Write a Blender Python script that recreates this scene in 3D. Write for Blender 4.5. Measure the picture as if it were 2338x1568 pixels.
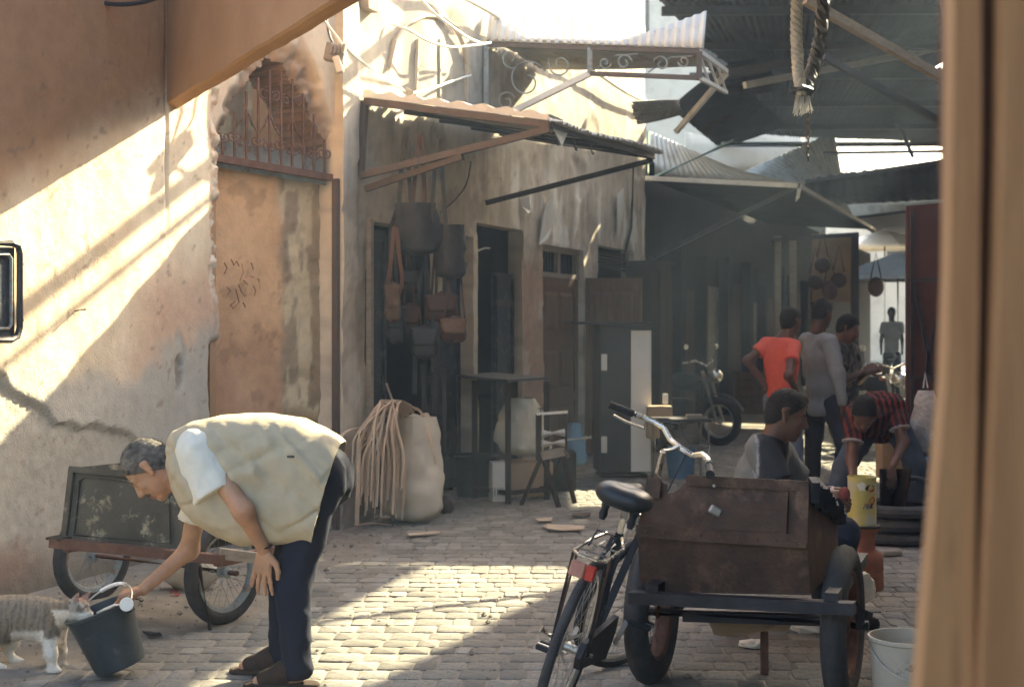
import bpy, bmesh, math, random
import numpy as np
from mathutils import Vector, Matrix

# ------------------------------------------------------------------ camera, sky, sun, exposure
for o in list(bpy.data.objects): bpy.data.objects.remove(o)
SC = bpy.context.scene
C = SC.collection
cam = bpy.data.cameras.new('camera'); camo = bpy.data.objects.new('camera', cam); C.objects.link(camo)
camo.location = (0, 0, 1.5); camo.rotation_euler = (math.pi/2, 0, 0)
cam.lens = 50; cam.sensor_width = 36; cam.shift_y = -0.0188; cam.clip_start = .05; cam.clip_end = 2000
cam.dof.use_dof = True; cam.dof.focus_distance = 6.4; cam.dof.aperture_fstop = 4.2
SC.camera = camo
SUNV = Vector((1.05, 1.25, 1.0)).normalized()          # towards the sun
W = bpy.data.worlds.new('World'); SC.world = W; W.use_nodes = True
wn = W.node_tree.nodes; wl = W.node_tree.links
sky = wn.new('ShaderNodeTexSky'); sky.sky_type = 'NISHITA'; sky.sun_disc = False
sky.sun_elevation = math.asin(SUNV.z); sky.sun_rotation = math.atan2(SUNV.x, SUNV.y)
sky.air_density = 1.2; sky.dust_density = 5.0; sky.ozone_density = 1.0
wl.new(sky.outputs[0], wn['Background'].inputs[0]); wn['Background'].inputs[1].default_value = .1
sun = bpy.data.lights.new('sun', 'SUN'); suno = bpy.data.objects.new('sun', sun); C.objects.link(suno)
sun.energy = 3.7; sun.angle = math.radians(.55); sun.color = (1.0, .9, .6)
suno.rotation_euler = SUNV.to_track_quat('Z', 'Y').to_euler()
SC.view_settings.view_transform = 'Standard'; SC.view_settings.look = 'None'
SC.view_settings.exposure = 3.1; SC.view_settings.gamma = 1.0
SC.render.engine = 'CYCLES'; SC.cycles.use_denoising = True
try: SC.cycles.denoiser = 'OPENIMAGEDENOISE'
except Exception: pass
SC.cycles.max_bounces = 5; SC.cycles.diffuse_bounces = 3; SC.cycles.glossy_bounces = 2
SC.cycles.transparent_max_bounces = 8; SC.cycles.volume_bounces = 0
SC.cycles.caustics_reflective = False; SC.cycles.caustics_refractive = False

# ------------------------------------------------------------------ helpers
R = random.Random(7)
FP, U0, V0, HC = 3247.0, 1169.0, 740.0, 1.5            # survey of the photograph: focal length, centre, horizon, eye height
def P(u, v, Y): return Vector(((u-U0)/FP*Y, Y, HC-(v-V0)/FP*Y))
def G(u, v, z=0.0):
    Y = (HC-z)*FP/(v-V0); return Vector(((u-U0)/FP*Y, Y, z))
SD = Vector((.347, .938, 0)); SN = Vector((.938, -.347, 0))   # along the street / out of the left-hand facades
def lin(c): return tuple((x/12.92 if x <= .04045 else ((x+.055)/1.055)**2.4) for x in c)

def hsh(ix, iy, iz, s):
    n = (ix*374761393 + iy*668265263 + iz*2147483647 + s*1274126177) & 0xffffffff
    n = ((n ^ (n >> 13))*1274126177) & 0xffffffff
    return ((n ^ (n >> 16)) & 0xffff)/65535.0
def vnoise(x, y, z=0, s=0):
    x, y, z = np.broadcast_arrays(np.asarray(x, float), np.asarray(y, float), np.asarray(z, float))
    ix, iy, iz = np.floor(x).astype(np.int64), np.floor(y).astype(np.int64), np.floor(z).astype(np.int64)
    fx, fy, fz = x-ix, y-iy, z-iz
    fx, fy, fz = fx*fx*(3-2*fx), fy*fy*(3-2*fy), fz*fz*(3-2*fz)
    r = 0
    for a in (0, 1):
        for b in (0, 1):
            for c in (0, 1):
                r = r + hsh(ix+a, iy+b, iz+c, s)*(fx if a else 1-fx)*(fy if b else 1-fy)*(fz if c else 1-fz)
    return r
def fbm(x, y, z=0, s=0, o=4):
    r, a, t = 0, .5, 0
    for i in range(o):
        r = r + a*vnoise(np.asarray(x)*2**i, np.asarray(y)*2**i, np.asarray(z)*2**i, s+i); t += a; a *= .5
    return r/t
def sstep(a, b, x): t = np.clip((x-a)/(b-a), 0, 1); return t*t*(3-2*t)

def tag(o, label=None, cat=None, group=None, kind=None):
    if label: o['label'] = label
    if cat: o['category'] = cat
    if group: o['group'] = group
    if kind: o['kind'] = kind
    return o
def empty(name, loc=(0, 0, 0), rz=0, label=None, cat=None, group=None, mat=None):
    o = bpy.data.objects.new(name, None); C.objects.link(o); o.empty_display_size = .1
    if mat is not None: o.matrix_world = mat
    else: o.location = loc; o.rotation_euler = (0, 0, rz)
    return tag(o, label, cat, group)
def mesh_obj(name, V, Fc, mat, parent=None, smooth=False, col=None, sharp=None):
    me = bpy.data.meshes.new(name); me.from_pydata([tuple(v) for v in V], [], [tuple(f) for f in Fc])
    if col is not None:
        a = me.color_attributes.new('Col', 'FLOAT_COLOR', 'POINT')
        cc = np.ones((len(V), 4), np.float32); cc[:, :3] = col; a.data.foreach_set('color', cc.ravel())
    if smooth:
        me.polygons.foreach_set('use_smooth', [True]*len(me.polygons))
        if sharp: me.set_sharp_from_angle(angle=math.radians(sharp))
    me.materials.append(mat); me.update()
    o = bpy.data.objects.new(name, me); C.objects.link(o)
    if parent is not None: o.parent = parent
    return o
def copy_tree(o, parent=None):
    c = o.copy(); C.objects.link(c); c.parent = parent
    if parent is not None: c.matrix_parent_inverse = o.matrix_parent_inverse.copy()
    for ch in list(o.children): copy_tree(ch, c)
    return c
def frame(d):
    d = Vector(d).normalized(); u = Vector((0, 0, 1)) if abs(d.z) < .95 else Vector((1, 0, 0))
    x = d.cross(u).normalized(); y = x.cross(d).normalized(); return x, y, d
class MB:
    def __init__(s): s.v = []; s.f = []
    def add(s, vs, fs):
        b = len(s.v); s.v += [Vector(p) for p in vs]; s.f += [tuple(i+b for i in f) for f in fs]; return s
    def box(s, c, size, M=None, bev=0):
        c = Vector(c); hx, hy, hz = size[0]/2, size[1]/2, size[2]/2
        if bev:
            bm = bmesh.new(); bmesh.ops.create_cube(bm, size=1)
            for v in bm.verts: v.co = Vector((v.co.x*size[0], v.co.y*size[1], v.co.z*size[2]))
            bmesh.ops.bevel(bm, geom=bm.edges[:], offset=bev, segments=1, affect='EDGES')
            vs = [v.co.copy() for v in bm.verts]; bm.verts.index_update(); fs = [[v.index for v in f.verts] for f in bm.faces]; bm.free()
        else:
            vs = [Vector((x*hx, y*hy, z*hz)) for x in (-1, 1) for y in (-1, 1) for z in (-1, 1)]
            fs = [(0, 1, 3, 2), (4, 6, 7, 5), (0, 4, 5, 1), (2, 3, 7, 6), (0, 2, 6, 4), (1, 5, 7, 3)]
        if M is not None: vs = [M @ v for v in vs]
        return s.add([v+c for v in vs], fs)
    def beam(s, a, b, w, h, up=(0, 0, 1), bev=0):
        a, b = Vector(a), Vector(b); d = (b-a); L = d.length; d.normalize(); up = Vector(up)
        x = d.cross(up)
        if x.length < 1e-4: x = d.cross(Vector((1, 0, 0)))
        x.normalize(); z = x.cross(d).normalized()
        M = Matrix((x, d, z)).transposed(); return s.box((a+b)/2, (w, L, h), M, bev)
    def tube(s, pts, r, n=8, cap=True, closed=False, sq=None):
        pts = [Vector(p) for p in pts]; m = len(pts); rs = r if isinstance(r, (list, tuple)) else [r]*m
        px = None; rings = []
        for i in range(m):
            if closed: d = pts[(i+1) % m]-pts[i-1]
            else: d = pts[min(i+1, m-1)]-pts[max(i-1, 0)]
            if d.length < 1e-9: d = Vector((0, 0, 1))
            d.normalize()
            if px is None: x, y, _ = frame(d)
            else:
                x = px - d*px.dot(d)
                if x.length < 1e-6: x = frame(d)[0]
                x.normalize(); y = d.cross(x)
            px = x
            rings.append([pts[i]+(x*math.cos(2*math.pi*k/n)+y*math.sin(2*math.pi*k/n)*(sq or 1))*rs[i] for k in range(n)])
        vs = [p for rg in rings for p in rg]; fs = []
        for i in range(m if closed else m-1):
            j = (i+1) % m
            for k in range(n): fs.append((i*n+k, i*n+(k+1) % n, j*n+(k+1) % n, j*n+k))
        if cap and not closed: fs += [tuple(range(n-1, -1, -1)), tuple((m-1)*n+k for k in range(n))]
        return s.add(vs, fs)
    def lathe(s, prof, n=24, M=None, cap=False):
        vs = []; fs = []; m = len(prof)
        for (r, z) in prof:
            for k in range(n):
                a = 2*math.pi*k/n; v = Vector((r*math.cos(a), r*math.sin(a), z)); vs.append(M @ v if M is not None else v)
        for i in range(m-1):
            for k in range(n): fs.append((i*n+k, i*n+(k+1) % n, (i+1)*n+(k+1) % n, (i+1)*n+k))
        if cap: fs += [tuple(range(n-1, -1, -1)), tuple((m-1)*n+k for k in range(n))]
        return s.add(vs, fs)
    def prism(s, poly, t, M=None):
        n = len(poly); vs = [Vector((p[0], p[1], 0)) for p in poly]+[Vector((p[0], p[1], t)) for p in poly]
        if M is not None: vs = [M @ v for v in vs]
        fs = [tuple(range(n-1, -1, -1)), tuple(range(n, 2*n))]+[(i, (i+1) % n, n+(i+1) % n, n+i) for i in range(n)]
        return s.add(vs, fs)
    def solid(s, poly3, t):                                   # thick plate from a 3-D outline, thickness vector t
        n = len(poly3); t = Vector(t); vs = [Vector(p) for p in poly3]; vs += [p+t for p in vs]
        fs = [tuple(range(n-1, -1, -1)), tuple(range(n, 2*n))]+[(i, (i+1) % n, n+(i+1) % n, n+i) for i in range(n)]
        return s.add(vs, fs)
    def sphere(s, c, r, n=10, m=6, sc=(1, 1, 1)):
        c = Vector(c); prof = []
        vs = [c+Vector((0, 0, -r*sc[2]))]; fs = []
        for i in range(1, m):
            a = -math.pi/2+math.pi*i/m
            for k in range(n):
                b = 2*math.pi*k/n; vs.append(c+Vector((r*sc[0]*math.cos(a)*math.cos(b), r*sc[1]*math.cos(a)*math.sin(b), r*sc[2]*math.sin(a))))
        vs.append(c+Vector((0, 0, r*sc[2]))); t = len(vs)-1
        for k in range(n): fs.append((0, 1+(k+1) % n, 1+k)); fs.append((t, 1+(m-2)*n+k, 1+(m-2)*n+(k+1) % n))
        for i in range(m-2):
            for k in range(n): fs.append((1+i*n+k, 1+i*n+(k+1) % n, 1+(i+1)*n+(k+1) % n, 1+(i+1)*n+k))
        return s.add(vs, fs)
    def grid(s, fn, nu, nv):
        vs = [fn(i/nu, j/nv) for i in range(nu+1) for j in range(nv+1)]
        fs = [(i*(nv+1)+j, (i+1)*(nv+1)+j, (i+1)*(nv+1)+j+1, i*(nv+1)+j+1) for i in range(nu) for j in range(nv)]
        return s.add(vs, fs)
    def build(s, name, mat, parent=None, smooth=False, sharp=35, col=None):
        return mesh_obj(name, s.v, s.f, mat, parent, smooth, col, sharp if smooth else None)
def solidify(o, t, off=0):
    m = o.modifiers.new('thick', 'SOLIDIFY'); m.thickness = t; m.offset = off; return o

# ------------------------------------------------------------------ materials (procedural)
def nn(nt, t, **k):
    n = nt.nodes.new(t)
    for a, b in k.items(): setattr(n, a, b)
    return n
def mat(name, c1, c2=None, c3=None, sc=6, rough=.8, bump=.3, bsc=60, metal=0, spec=.3, stretch=(1, 1, 1), vcol=False, grime=None, gsc=3, glo=.52, ghi=.62, sss=0, bdist=.01, trans=0):
    m = bpy.data.materials.new(name); m.use_nodes = True; nt = m.node_tree; L = nt.links
    b = nt.nodes['Principled BSDF']
    tc = nn(nt, 'ShaderNodeTexCoord'); mp = nn(nt, 'ShaderNodeMapping'); mp.inputs['Scale'].default_value = stretch
    L.new(tc.outputs['Object'], mp.inputs[0]); co = mp.outputs[0]
    n1 = nn(nt, 'ShaderNodeTexNoise'); n1.inputs['Scale'].default_value = sc; n1.inputs['Detail'].default_value = 6; n1.inputs['Roughness'].default_value = .65
    L.new(co, n1.inputs['Vector'])
    c2 = c2 or tuple(x*.75 for x in c1)
    if vcol:
        at = nn(nt, 'ShaderNodeAttribute', attribute_name='Col')
        mr = nn(nt, 'ShaderNodeMapRange'); mr.inputs[1].default_value = .25; mr.inputs[2].default_value = .75; mr.inputs[3].default_value = c1[0]; mr.inputs[4].default_value = c2[0]
        L.new(n1.outputs[0], mr.inputs[0])
        mx = nn(nt, 'ShaderNodeVectorMath', operation='SCALE'); L.new(at.outputs['Color'], mx.inputs[0]); L.new(mr.outputs[0], mx.inputs['Scale']); out = mx.outputs[0]
    else:
        rp = nn(nt, 'ShaderNodeValToRGB'); e = rp.color_ramp.elements; e[0].position = .3; e[1].position = .7
        e[0].color = (*c1, 1); e[1].color = (*c2, 1)
        if c3: k = e.new(.52); k.color = (*c3, 1)
        L.new(n1.outputs[0], rp.inputs[0]); out = rp.outputs[0]
    if grime is not None:
        n3 = nn(nt, 'ShaderNodeTexNoise'); n3.inputs['Scale'].default_value = gsc; n3.inputs['Detail'].default_value = 9; n3.inputs['Roughness'].default_value = .75
        L.new(co, n3.inputs['Vector'])
        mr2 = nn(nt, 'ShaderNodeMapRange'); mr2.inputs[1].default_value = glo; mr2.inputs[2].default_value = ghi; L.new(n3.outputs[0], mr2.inputs[0])
        mg = nn(nt, 'ShaderNodeMix', data_type='RGBA'); L.new(mr2.outputs[0], mg.inputs[0]); L.new(out, mg.inputs[6]); mg.inputs[7].default_value = (*grime, 1); out = mg.outputs[2]
    L.new(out, b.inputs['Base Color'])
    rr = nn(nt, 'ShaderNodeMapRange'); rr.inputs[3].default_value = max(.05, rough-.12); rr.inputs[4].default_value = min(1, rough+.12); L.new(n1.outputs[0], rr.inputs[0]); L.new(rr.outputs[0], b.inputs['Roughness'])
    b.inputs['Metallic'].default_value = metal; b.inputs['Specular IOR Level'].default_value = spec
    if sss: b.inputs['Subsurface Weight'].default_value = sss; b.inputs['Subsurface Radius'].default_value = (.012, .005, .003); b.inputs['Subsurface Scale'].default_value = 1
    if trans: b.inputs['Transmission Weight'].default_value = trans
    if bump:
        n2 = nn(nt, 'ShaderNodeTexNoise'); n2.inputs['Scale'].default_value = bsc; n2.inputs['Detail'].default_value = 5; L.new(co, n2.inputs['Vector'])
        ad = nn(nt, 'ShaderNodeMath', operation='ADD'); L.new(n2.outputs[0], ad.inputs[0]); L.new(n1.outputs[0], ad.inputs[1])
        bp = nn(nt, 'ShaderNodeBump'); bp.inputs['Strength'].default_value = bump; bp.inputs['Distance'].default_value = bdist
        L.new(ad.outputs[0], bp.inputs['Height']); L.new(bp.outputs[0], b.inputs['Normal'])
    return m
M = {}
M['plaster'] = mat('painted_plaster', (.86,)*3, (1.1,)*3, sc=9, rough=.92, bump=.28, bsc=60, spec=.12, vcol=True, bdist=.012)
M['orange'] = mat('orange_plaster', (.84,)*3, (1.1,)*3, sc=12, rough=.9, bump=.5, bsc=60, spec=.15, vcol=True, bdist=.012)
M['terracotta'] = mat('terracotta_plaster', (.36, .21, .115), (.45, .275, .155), sc=2.2, rough=.9, bump=.25, bsc=50, spec=.15)
M['iron_rust'] = mat('rusty_iron', (.11, .05, .03), (.2, .1, .06), (.13, .07, .05), sc=14, rough=.75, bump=.3, metal=.2)
M['iron_brown'] = mat('brown_painted_iron', (.085, .066, .054), (.13, .1, .082), sc=9, rough=.65, bump=.2, grime=(.12, .07, .05), gsc=9)
M['iron_dark'] = mat('dark_iron', (.02, .02, .022), (.05, .045, .045), sc=10, rough=.55, bump=.2, metal=.3)
M['iron_grey'] = mat('grey_blue_iron', (.2, .23, .23), (.32, .34, .32), sc=12, rough=.6, bump=.2, grime=(.2, .12, .08), gsc=8)
M['tin'] = mat('weathered_tin', (.34, .33, .3), (.5, .48, .43), sc=5, rough=.6, bump=.15, metal=.25, grime=(.2, .11, .06), gsc=3, glo=.5, ghi=.7)
M['tin_dark'] = mat('sooty_tin', (.045, .047, .052), (.085, .085, .088), sc=4, rough=.8, bump=.15, spec=.15, metal=0, grime=(.05, .035, .028), gsc=2)
M['tin_pale'] = mat('pale_tin', (.62, .6, .54), (.75, .72, .65), sc=5, rough=.6, bump=.12, grime=(.4, .33, .25), gsc=3, glo=.55, ghi=.75)
M['door_dark'] = mat('dark_painted_metal_door', (.026, .032, .04), (.05, .056, .064), sc=5, spec=.12, rough=.7, bump=.2, grime=(.09, .085, .08), gsc=6)
M['wood_brown'] = mat('brown_carved_wood', (.09, .042, .022), (.17, .085, .045), (.12, .06, .03), sc=5, rough=.6, bump=.4, stretch=(5, 5, .6), bsc=30)
M['wood_dark'] = mat('dark_wood', (.02, .013, .01), (.042, .026, .019), sc=5, rough=.85, spec=.06, bump=.3, stretch=(5, 5, .6), bsc=30)
M['wood_grey'] = mat('grey_weathered_wood', (.22, .18, .14), (.35, .29, .22), sc=6, rough=.85, bump=.4, stretch=(1, 6, 6), bsc=30)
M['wood_post'] = mat('varnished_post_wood', (.3, .15, .065), (.46, .25, .11), (.38, .195, .085), sc=4, rough=.55, bump=.3, stretch=(9, 9, .5), bsc=40, grime=(.13, .06, .03), gsc=4, glo=.58, ghi=.7)
M['cabinet'] = mat('grey_melamine_board', (.04, .038, .04), (.062, .057, .057), sc=4, spec=.2, rough=.55, bump=.08)
M['white_board'] = mat('white_melamine_board', (.7, .68, .6), (.78, .75, .68), sc=3, rough=.4, bump=.05)
M['black'] = mat('black_rubber', (.012, .012, .013), (.03, .03, .03), sc=30, rough=.7, bump=.3)
M['tyre'] = mat('dusty_tyre_rubber', (.028, .027, .027), (.075, .07, .064), sc=9, rough=.85, bump=.4, bsc=150)
M['chrome'] = mat('worn_chrome', (.62, .59, .52), (.75, .71, .62), sc=20, rough=.28, bump=.05, metal=.9, grime=(.3, .2, .12), gsc=16, glo=.58, ghi=.7)
M['alloy'] = mat('dull_alloy', (.4, .38, .33), (.55, .52, .45), sc=20, rough=.45, bump=.1, metal=.7)
M['bike_paint'] = mat('chipped_green_black_bicycle_paint', (.010, .010, .010), (.024, .024, .023), sc=9, rough=.4, bump=.1, grime=(.07, .09, .075), gsc=14, glo=.6, ghi=.66)
M['leather_black'] = mat('worn_black_vinyl', (.012, .013, .014), (.03, .031, .032), sc=12, rough=.38, bump=.15, bsc=200)
M['rust_box'] = mat('rusty_brown_sheet', (.036, .02, .013), (.115, .062, .036), (.066, .035, .02), sc=5, rough=.7, bump=.5, grime=(.2, .115, .065), gsc=4, glo=.54, ghi=.72)
M['green_box'] = mat('scuffed_dark_green_sheet', (.042, .038, .028), (.085, .075, .055), sc=5, rough=.65, bump=.3, grime=(.42, .36, .24), gsc=6, glo=.54, ghi=.68)
M['sack'] = mat('woven_plastic_sack', (.52, .45, .33), (.64, .57, .44), sc=4, rough=.7, bump=.5, bsc=160)
M['strip'] = mat('tan_leather_strip', (.42, .32, .22), (.58, .47, .34), (.5, .39, .28), sc=5, rough=.75, bump=.25)
M['card'] = mat('cardboard', (.33, .22, .13), (.42, .29, .18), sc=4, rough=.9, bump=.15)
M['paper'] = mat('dirty_paper', (.6, .57, .5), (.72, .69, .6), sc=8, rough=.9, bump=.2)
M['terracotta_pot'] = mat('sooty_terracotta', (.25, .09, .05), (.4, .16, .085), (.3, .11, .06), sc=7, rough=.85, bump=.3, grime=(.05, .03, .025), gsc=6, glo=.56, ghi=.68)
M['bucket'] = mat('dark_grey_plastic', (.022, .03, .034), (.05, .06, .062), sc=6, rough=.5, bump=.15, grime=(.17, .18, .17), gsc=11, glo=.6, ghi=.76)
M['white_plastic'] = mat('white_plastic', (.72, .7, .62), (.8, .77, .7), sc=5, rough=.4, bump=.05)
M['white_bucket'] = mat('dirty_white_plastic', (.42, .36, .27), (.52, .45, .35), sc=5, rough=.55, bump=.12, grime=(.2, .12, .07), gsc=9, glo=.6, ghi=.66)
for i_, k_ in enumerate((.86, .72, .98)):
    M['stone%d' % i_] = mat('paving_stone', (.225*k_, .21*k_, .182*k_), (.31*k_, .292*k_, .255*k_), (.27*k_, .253*k_, .22*k_), sc=11, rough=.9, bump=.6, bsc=90, spec=.15, grime=(.14, .118, .095), gsc=4, glo=.47, ghi=.72)
M['dirt'] = mat('packed_dirt', (.17, .148, .12), (.26, .23, .19), sc=7, rough=.95, bump=.6, bsc=80, spec=.1)
M['skin'] = mat('skin', (.9,)*3, (1.08,)*3, sc=40, rough=.5, bump=.25, bsc=250, spec=.35, vcol=True, sss=.12, bdist=.003)
M['cloth'] = mat('woven_cloth', (.88,)*3, (1.08,)*3, sc=14, rough=.9, bump=.35, bsc=45, spec=.12, vcol=True, bdist=.006)
M['hair'] = mat('short_hair', (.75,)*3, (1.25,)*3, sc=90, rough=.75, bump=.9, bsc=320, spec=.25, vcol=True, bdist=.006)
M['fur'] = mat('cat_fur', (.85,)*3, (1.12,)*3, sc=60, rough=.85, bump=.8, bsc=260, spec=.15, vcol=True, bdist=.006)
M['cable_white'] = mat('white_cable', (.6, .58, .52), (.7, .67, .6), sc=20, rough=.6, bump=.1)
M['cable_dark'] = mat('dark_cable', (.03, .035, .04), (.06, .06, .065), sc=20, rough=.6, bump=.1)
M['grey_plastic'] = mat('weathered_grey_box', (.2, .19, .17), (.3, .28, .25), sc=14, rough=.7, bump=.3)
M['leather_brown'] = mat('brown_leather', (.03, .015, .011), (.06, .029, .02), sc=9, rough=.55, bump=.2)
M['leather_tan'] = mat('tan_leather', (.075, .036, .021), (.12, .058, .033), sc=9, rough=.55, bump=.2)
M['leather_grey'] = mat('grey_black_leather', (.010, .011, .013), (.024, .025, .028), sc=9, rough=.5, bump=.2)
M['hide'] = mat('patched_hide', (.13, .092, .062), (.026, .016, .012), (.085, .054, .035), sc=7, rough=.75, bump=.4)
M['red_plastic'] = mat('red_reflector', (.35, .025, .015), (.45, .05, .03), sc=20, rough=.3, bump=.1)
M['amber_plastic'] = mat('amber_reflector', (.35, .15, .1), (.45, .22, .16), sc=20, rough=.35, bump=.1)
M['red_cloth'] = mat('red_rag', (.2, .045, .035), (.27, .07, .055), sc=8, rough=.9, bump=.3)
M['blue'] = mat('faded_blue_plastic', (.08, .16, .25), (.14, .24, .34), sc=6, rough=.6, bump=.2)
M['bag_plastic'] = mat('crinkled_grey_plastic_bag', (.4, .36, .33), (.55, .5, .46), sc=9, rough=.45, bump=.9, bsc=25, bdist=.03)
M['maroon'] = mat('maroon_metal_door', (.06, .026, .022), (.09, .04, .034), sc=3, spec=.15, rough=.75, bump=.12)
M['house'] = mat('pale_rendered_house', (.5, .44, .34), (.6, .53, .42), sc=1.2, rough=.92, bump=.3, bsc=20, grime=(.36, .3, .24), gsc=1.5, glo=.5, ghi=.75)
M['trim'] = mat('stained_plaster_trim', (.46, .39, .29), (.56, .48, .37), sc=5, rough=.92, bump=.3, bsc=50, grime=(.33, .28, .22), gsc=4, glo=.5, ghi=.7)
M['house_dark'] = mat('dark_shop_front', (.010, .010, .012), (.024, .023, .024), sc=1.5, spec=.03, rough=.95, bump=.3, bsc=30)  # even near-black base colour for the far fronts and shop rooms
M['glass'] = mat('dusty_glass', (.04, .06, .07), (.09, .11, .12), sc=4, rough=.2, bump=.05, spec=.6)
M['yellow_label'] = None
# ------------------------------------------------------------------ ground and paving
def gz(x, y):                                                # packed dirt, higher along the left-hand wall
    wallx = -2.46+.37*(np.asarray(y)-8.25)
    d = np.asarray(x)-wallx
    n = fbm(np.asarray(x)*1.3, np.asarray(y)*1.3, 0, 3)
    return -.006+.007*(fbm(np.asarray(x)*5, np.asarray(y)*5, 0, 5)-.5)+.03*sstep(1.45, .75, d+(n-.5)*1.2)*sstep(10.6, 9.0, np.asarray(y))
xs = np.concatenate([np.linspace(-400, -8, 8), np.linspace(-5, 9, 90), np.linspace(14, 400, 8)])
ys = np.concatenate([np.linspace(-40, 3, 6), np.linspace(4.5, 20, 110), np.linspace(24, 900, 12)])
gx, gy = np.meshgrid(xs, ys, indexing='ij'); gzz = np.where((gx > -6) & (gx < 10) & (gy < 21) & (gy > 4), gz(gx, gy), -.007)
gv = np.stack([gx, gy, gzz], -1).reshape(-1, 3); nb = len(ys)
gf = [(i*nb+j, (i+1)*nb+j, (i+1)*nb+j+1, i*nb+j+1) for i in range(len(xs)-1) for j in range(nb-1)]
ground = mesh_obj('ground', gv, gf, M['dirt'], smooth=True); tag(ground, kind='structure')
def stone_mesh(seed):
    r = random.Random(seed); vs = []
    n = 16; prof = [(1.0, -1), (1.0, -.2), (.975, -.05), (.925, 0)]
    for (k, z) in prof:
        for i in range(n):
            a = 2*math.pi*(i+.5)/n; c, s_ = math.cos(a), math.sin(a); e = .24
            x = math.copysign(abs(c)**e, c)*.5; y = math.copysign(abs(s_)**e, s_)*.5
            rr = random.Random(seed*100+i); j = 1+(rr.random()-.5)*.06
            vs.append(Vector((x*k*j, y*k*j, z*.05+(r.random()-.5)*.003*(k < .96))))
    vs.append(Vector((0, 0, .003)))
    fs = [(a*n+i, a*n+(i+1) % n, (a+1)*n+(i+1) % n, (a+1)*n+i) for a in range(3) for i in range(n)]+[(3*n+i, 3*n+(i+1) % n, 4*n) for i in range(n)]
    return vs, fs
stone_kinds = [stone_mesh(k+1) for k in range(7)]
stone_data = []
for (vs, fs) in stone_kinds:
    me = bpy.data.meshes.new('paving_stone'); me.from_pydata([tuple(v) for v in vs], [], fs); me.polygons.foreach_set('use_smooth', [True]*len(fs)); me.set_sharp_from_angle(angle=math.radians(16)); me.materials.append(M['stone%d' % (len(stone_data) % 3)]); stone_data.append(me)
stones = []
y = 5.3; row = 0
while y < 19.5:
    d = R.uniform(.135, .165); x = -2.9+(y-8)*.3+R.uniform(0, .15)
    while x < min(7.5, .45*y+.8):
        w = R.uniform(.1, .2) if R.random() < .8 else R.uniform(.08, .11)
        cx, cy = x+w/2, y+d/2; u = U0+FP*cx/cy
        if -60 < u < 2300 and cx > -2.42+.37*(cy-8.25): stones.append((cx-.05*(cy-8), cy, w-.007, d-.009, R.uniform(-.0022, .0022), R.uniform(-.03, .03), R.uniform(-.006, .006), R.uniform(-.006, .006), R.randrange(7)))
        x += w
    y += d; row += 1
wallx = lambda yy: -2.46+.37*(yy-8.25)
def area(s): return s[2]*s[3]/s[1]**3*(1 if abs(s[0]/s[1]) < .34 and s[1] > 5.85 else .0)*(1 if gz(s[0], s[1]) < .002 else .1)
stones.sort(key=area, reverse=True)
rest = MB()
for i, (cx, cy, w, d, dz, rz, rx, ry, k) in enumerate(stones):
    mm = Matrix.Translation((cx, cy, dz)) @ Matrix.Rotation(rz-.05, 4, 'Z') @ Matrix.Rotation(rx, 4, 'X') @ Matrix.Rotation(ry, 4, 'Y') @ Matrix.Diagonal((w, d, 1, 1))
    if i < 300:
        o = bpy.data.objects.new('paving_stone', stone_data[k]); C.objects.link(o); o.matrix_world = mm; o.parent = ground
    else: rest.add([mm @ v for v in stone_kinds[k][0]], stone_kinds[k][1])
o = rest.build('paving_stones', M['stone0'], ground, smooth=True, sharp=16); tag(o, kind='stuff')
o.data.materials.append(M['stone1']); o.data.materials.append(M['stone2']); nf_ = len(stone_kinds[0][1])
o.data.polygons.foreach_set('material_index', np.repeat([s_[8] % 3 for s_ in stones[300:]], nf_).astype(np.int32))
rgt = random.Random(77); gr = MB()                            # loose grit, gathered along the wall and in the joints
for i in range(1500):
    yy = rgt.uniform(5.7, 12.5); xx = wallx(yy)+.1+abs(rgt.gauss(0, .8)) if i % 3 else rgt.uniform(-.36*yy, .32*yy)
    if xx < wallx(yy)+.06: continue
    rr_ = rgt.uniform(.004, .011) if rgt.random() < .93 else rgt.uniform(.012, .026); zz = max(float(gz(xx, yy)), 0 if i % 3 == 0 else -.01)
    q_ = [Vector((rgt.uniform(.6, 1)*a, rgt.uniform(.6, 1)*b, rgt.uniform(.4, .9)*c))*rr_+Vector((xx, yy, zz+rr_*.35)) for a, b, c in ((1, 0, 0), (-1, 0, 0), (0, 1, 0), (0, -1, 0), (0, 0, 1), (0, 0, -1))]
    gr.add(q_, [(0, 2, 4), (2, 1, 4), (1, 3, 4), (3, 0, 4), (2, 0, 5), (1, 2, 5), (3, 1, 5), (0, 3, 5)])
tag(gr.build('grit', M['dirt']), kind='stuff')

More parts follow.
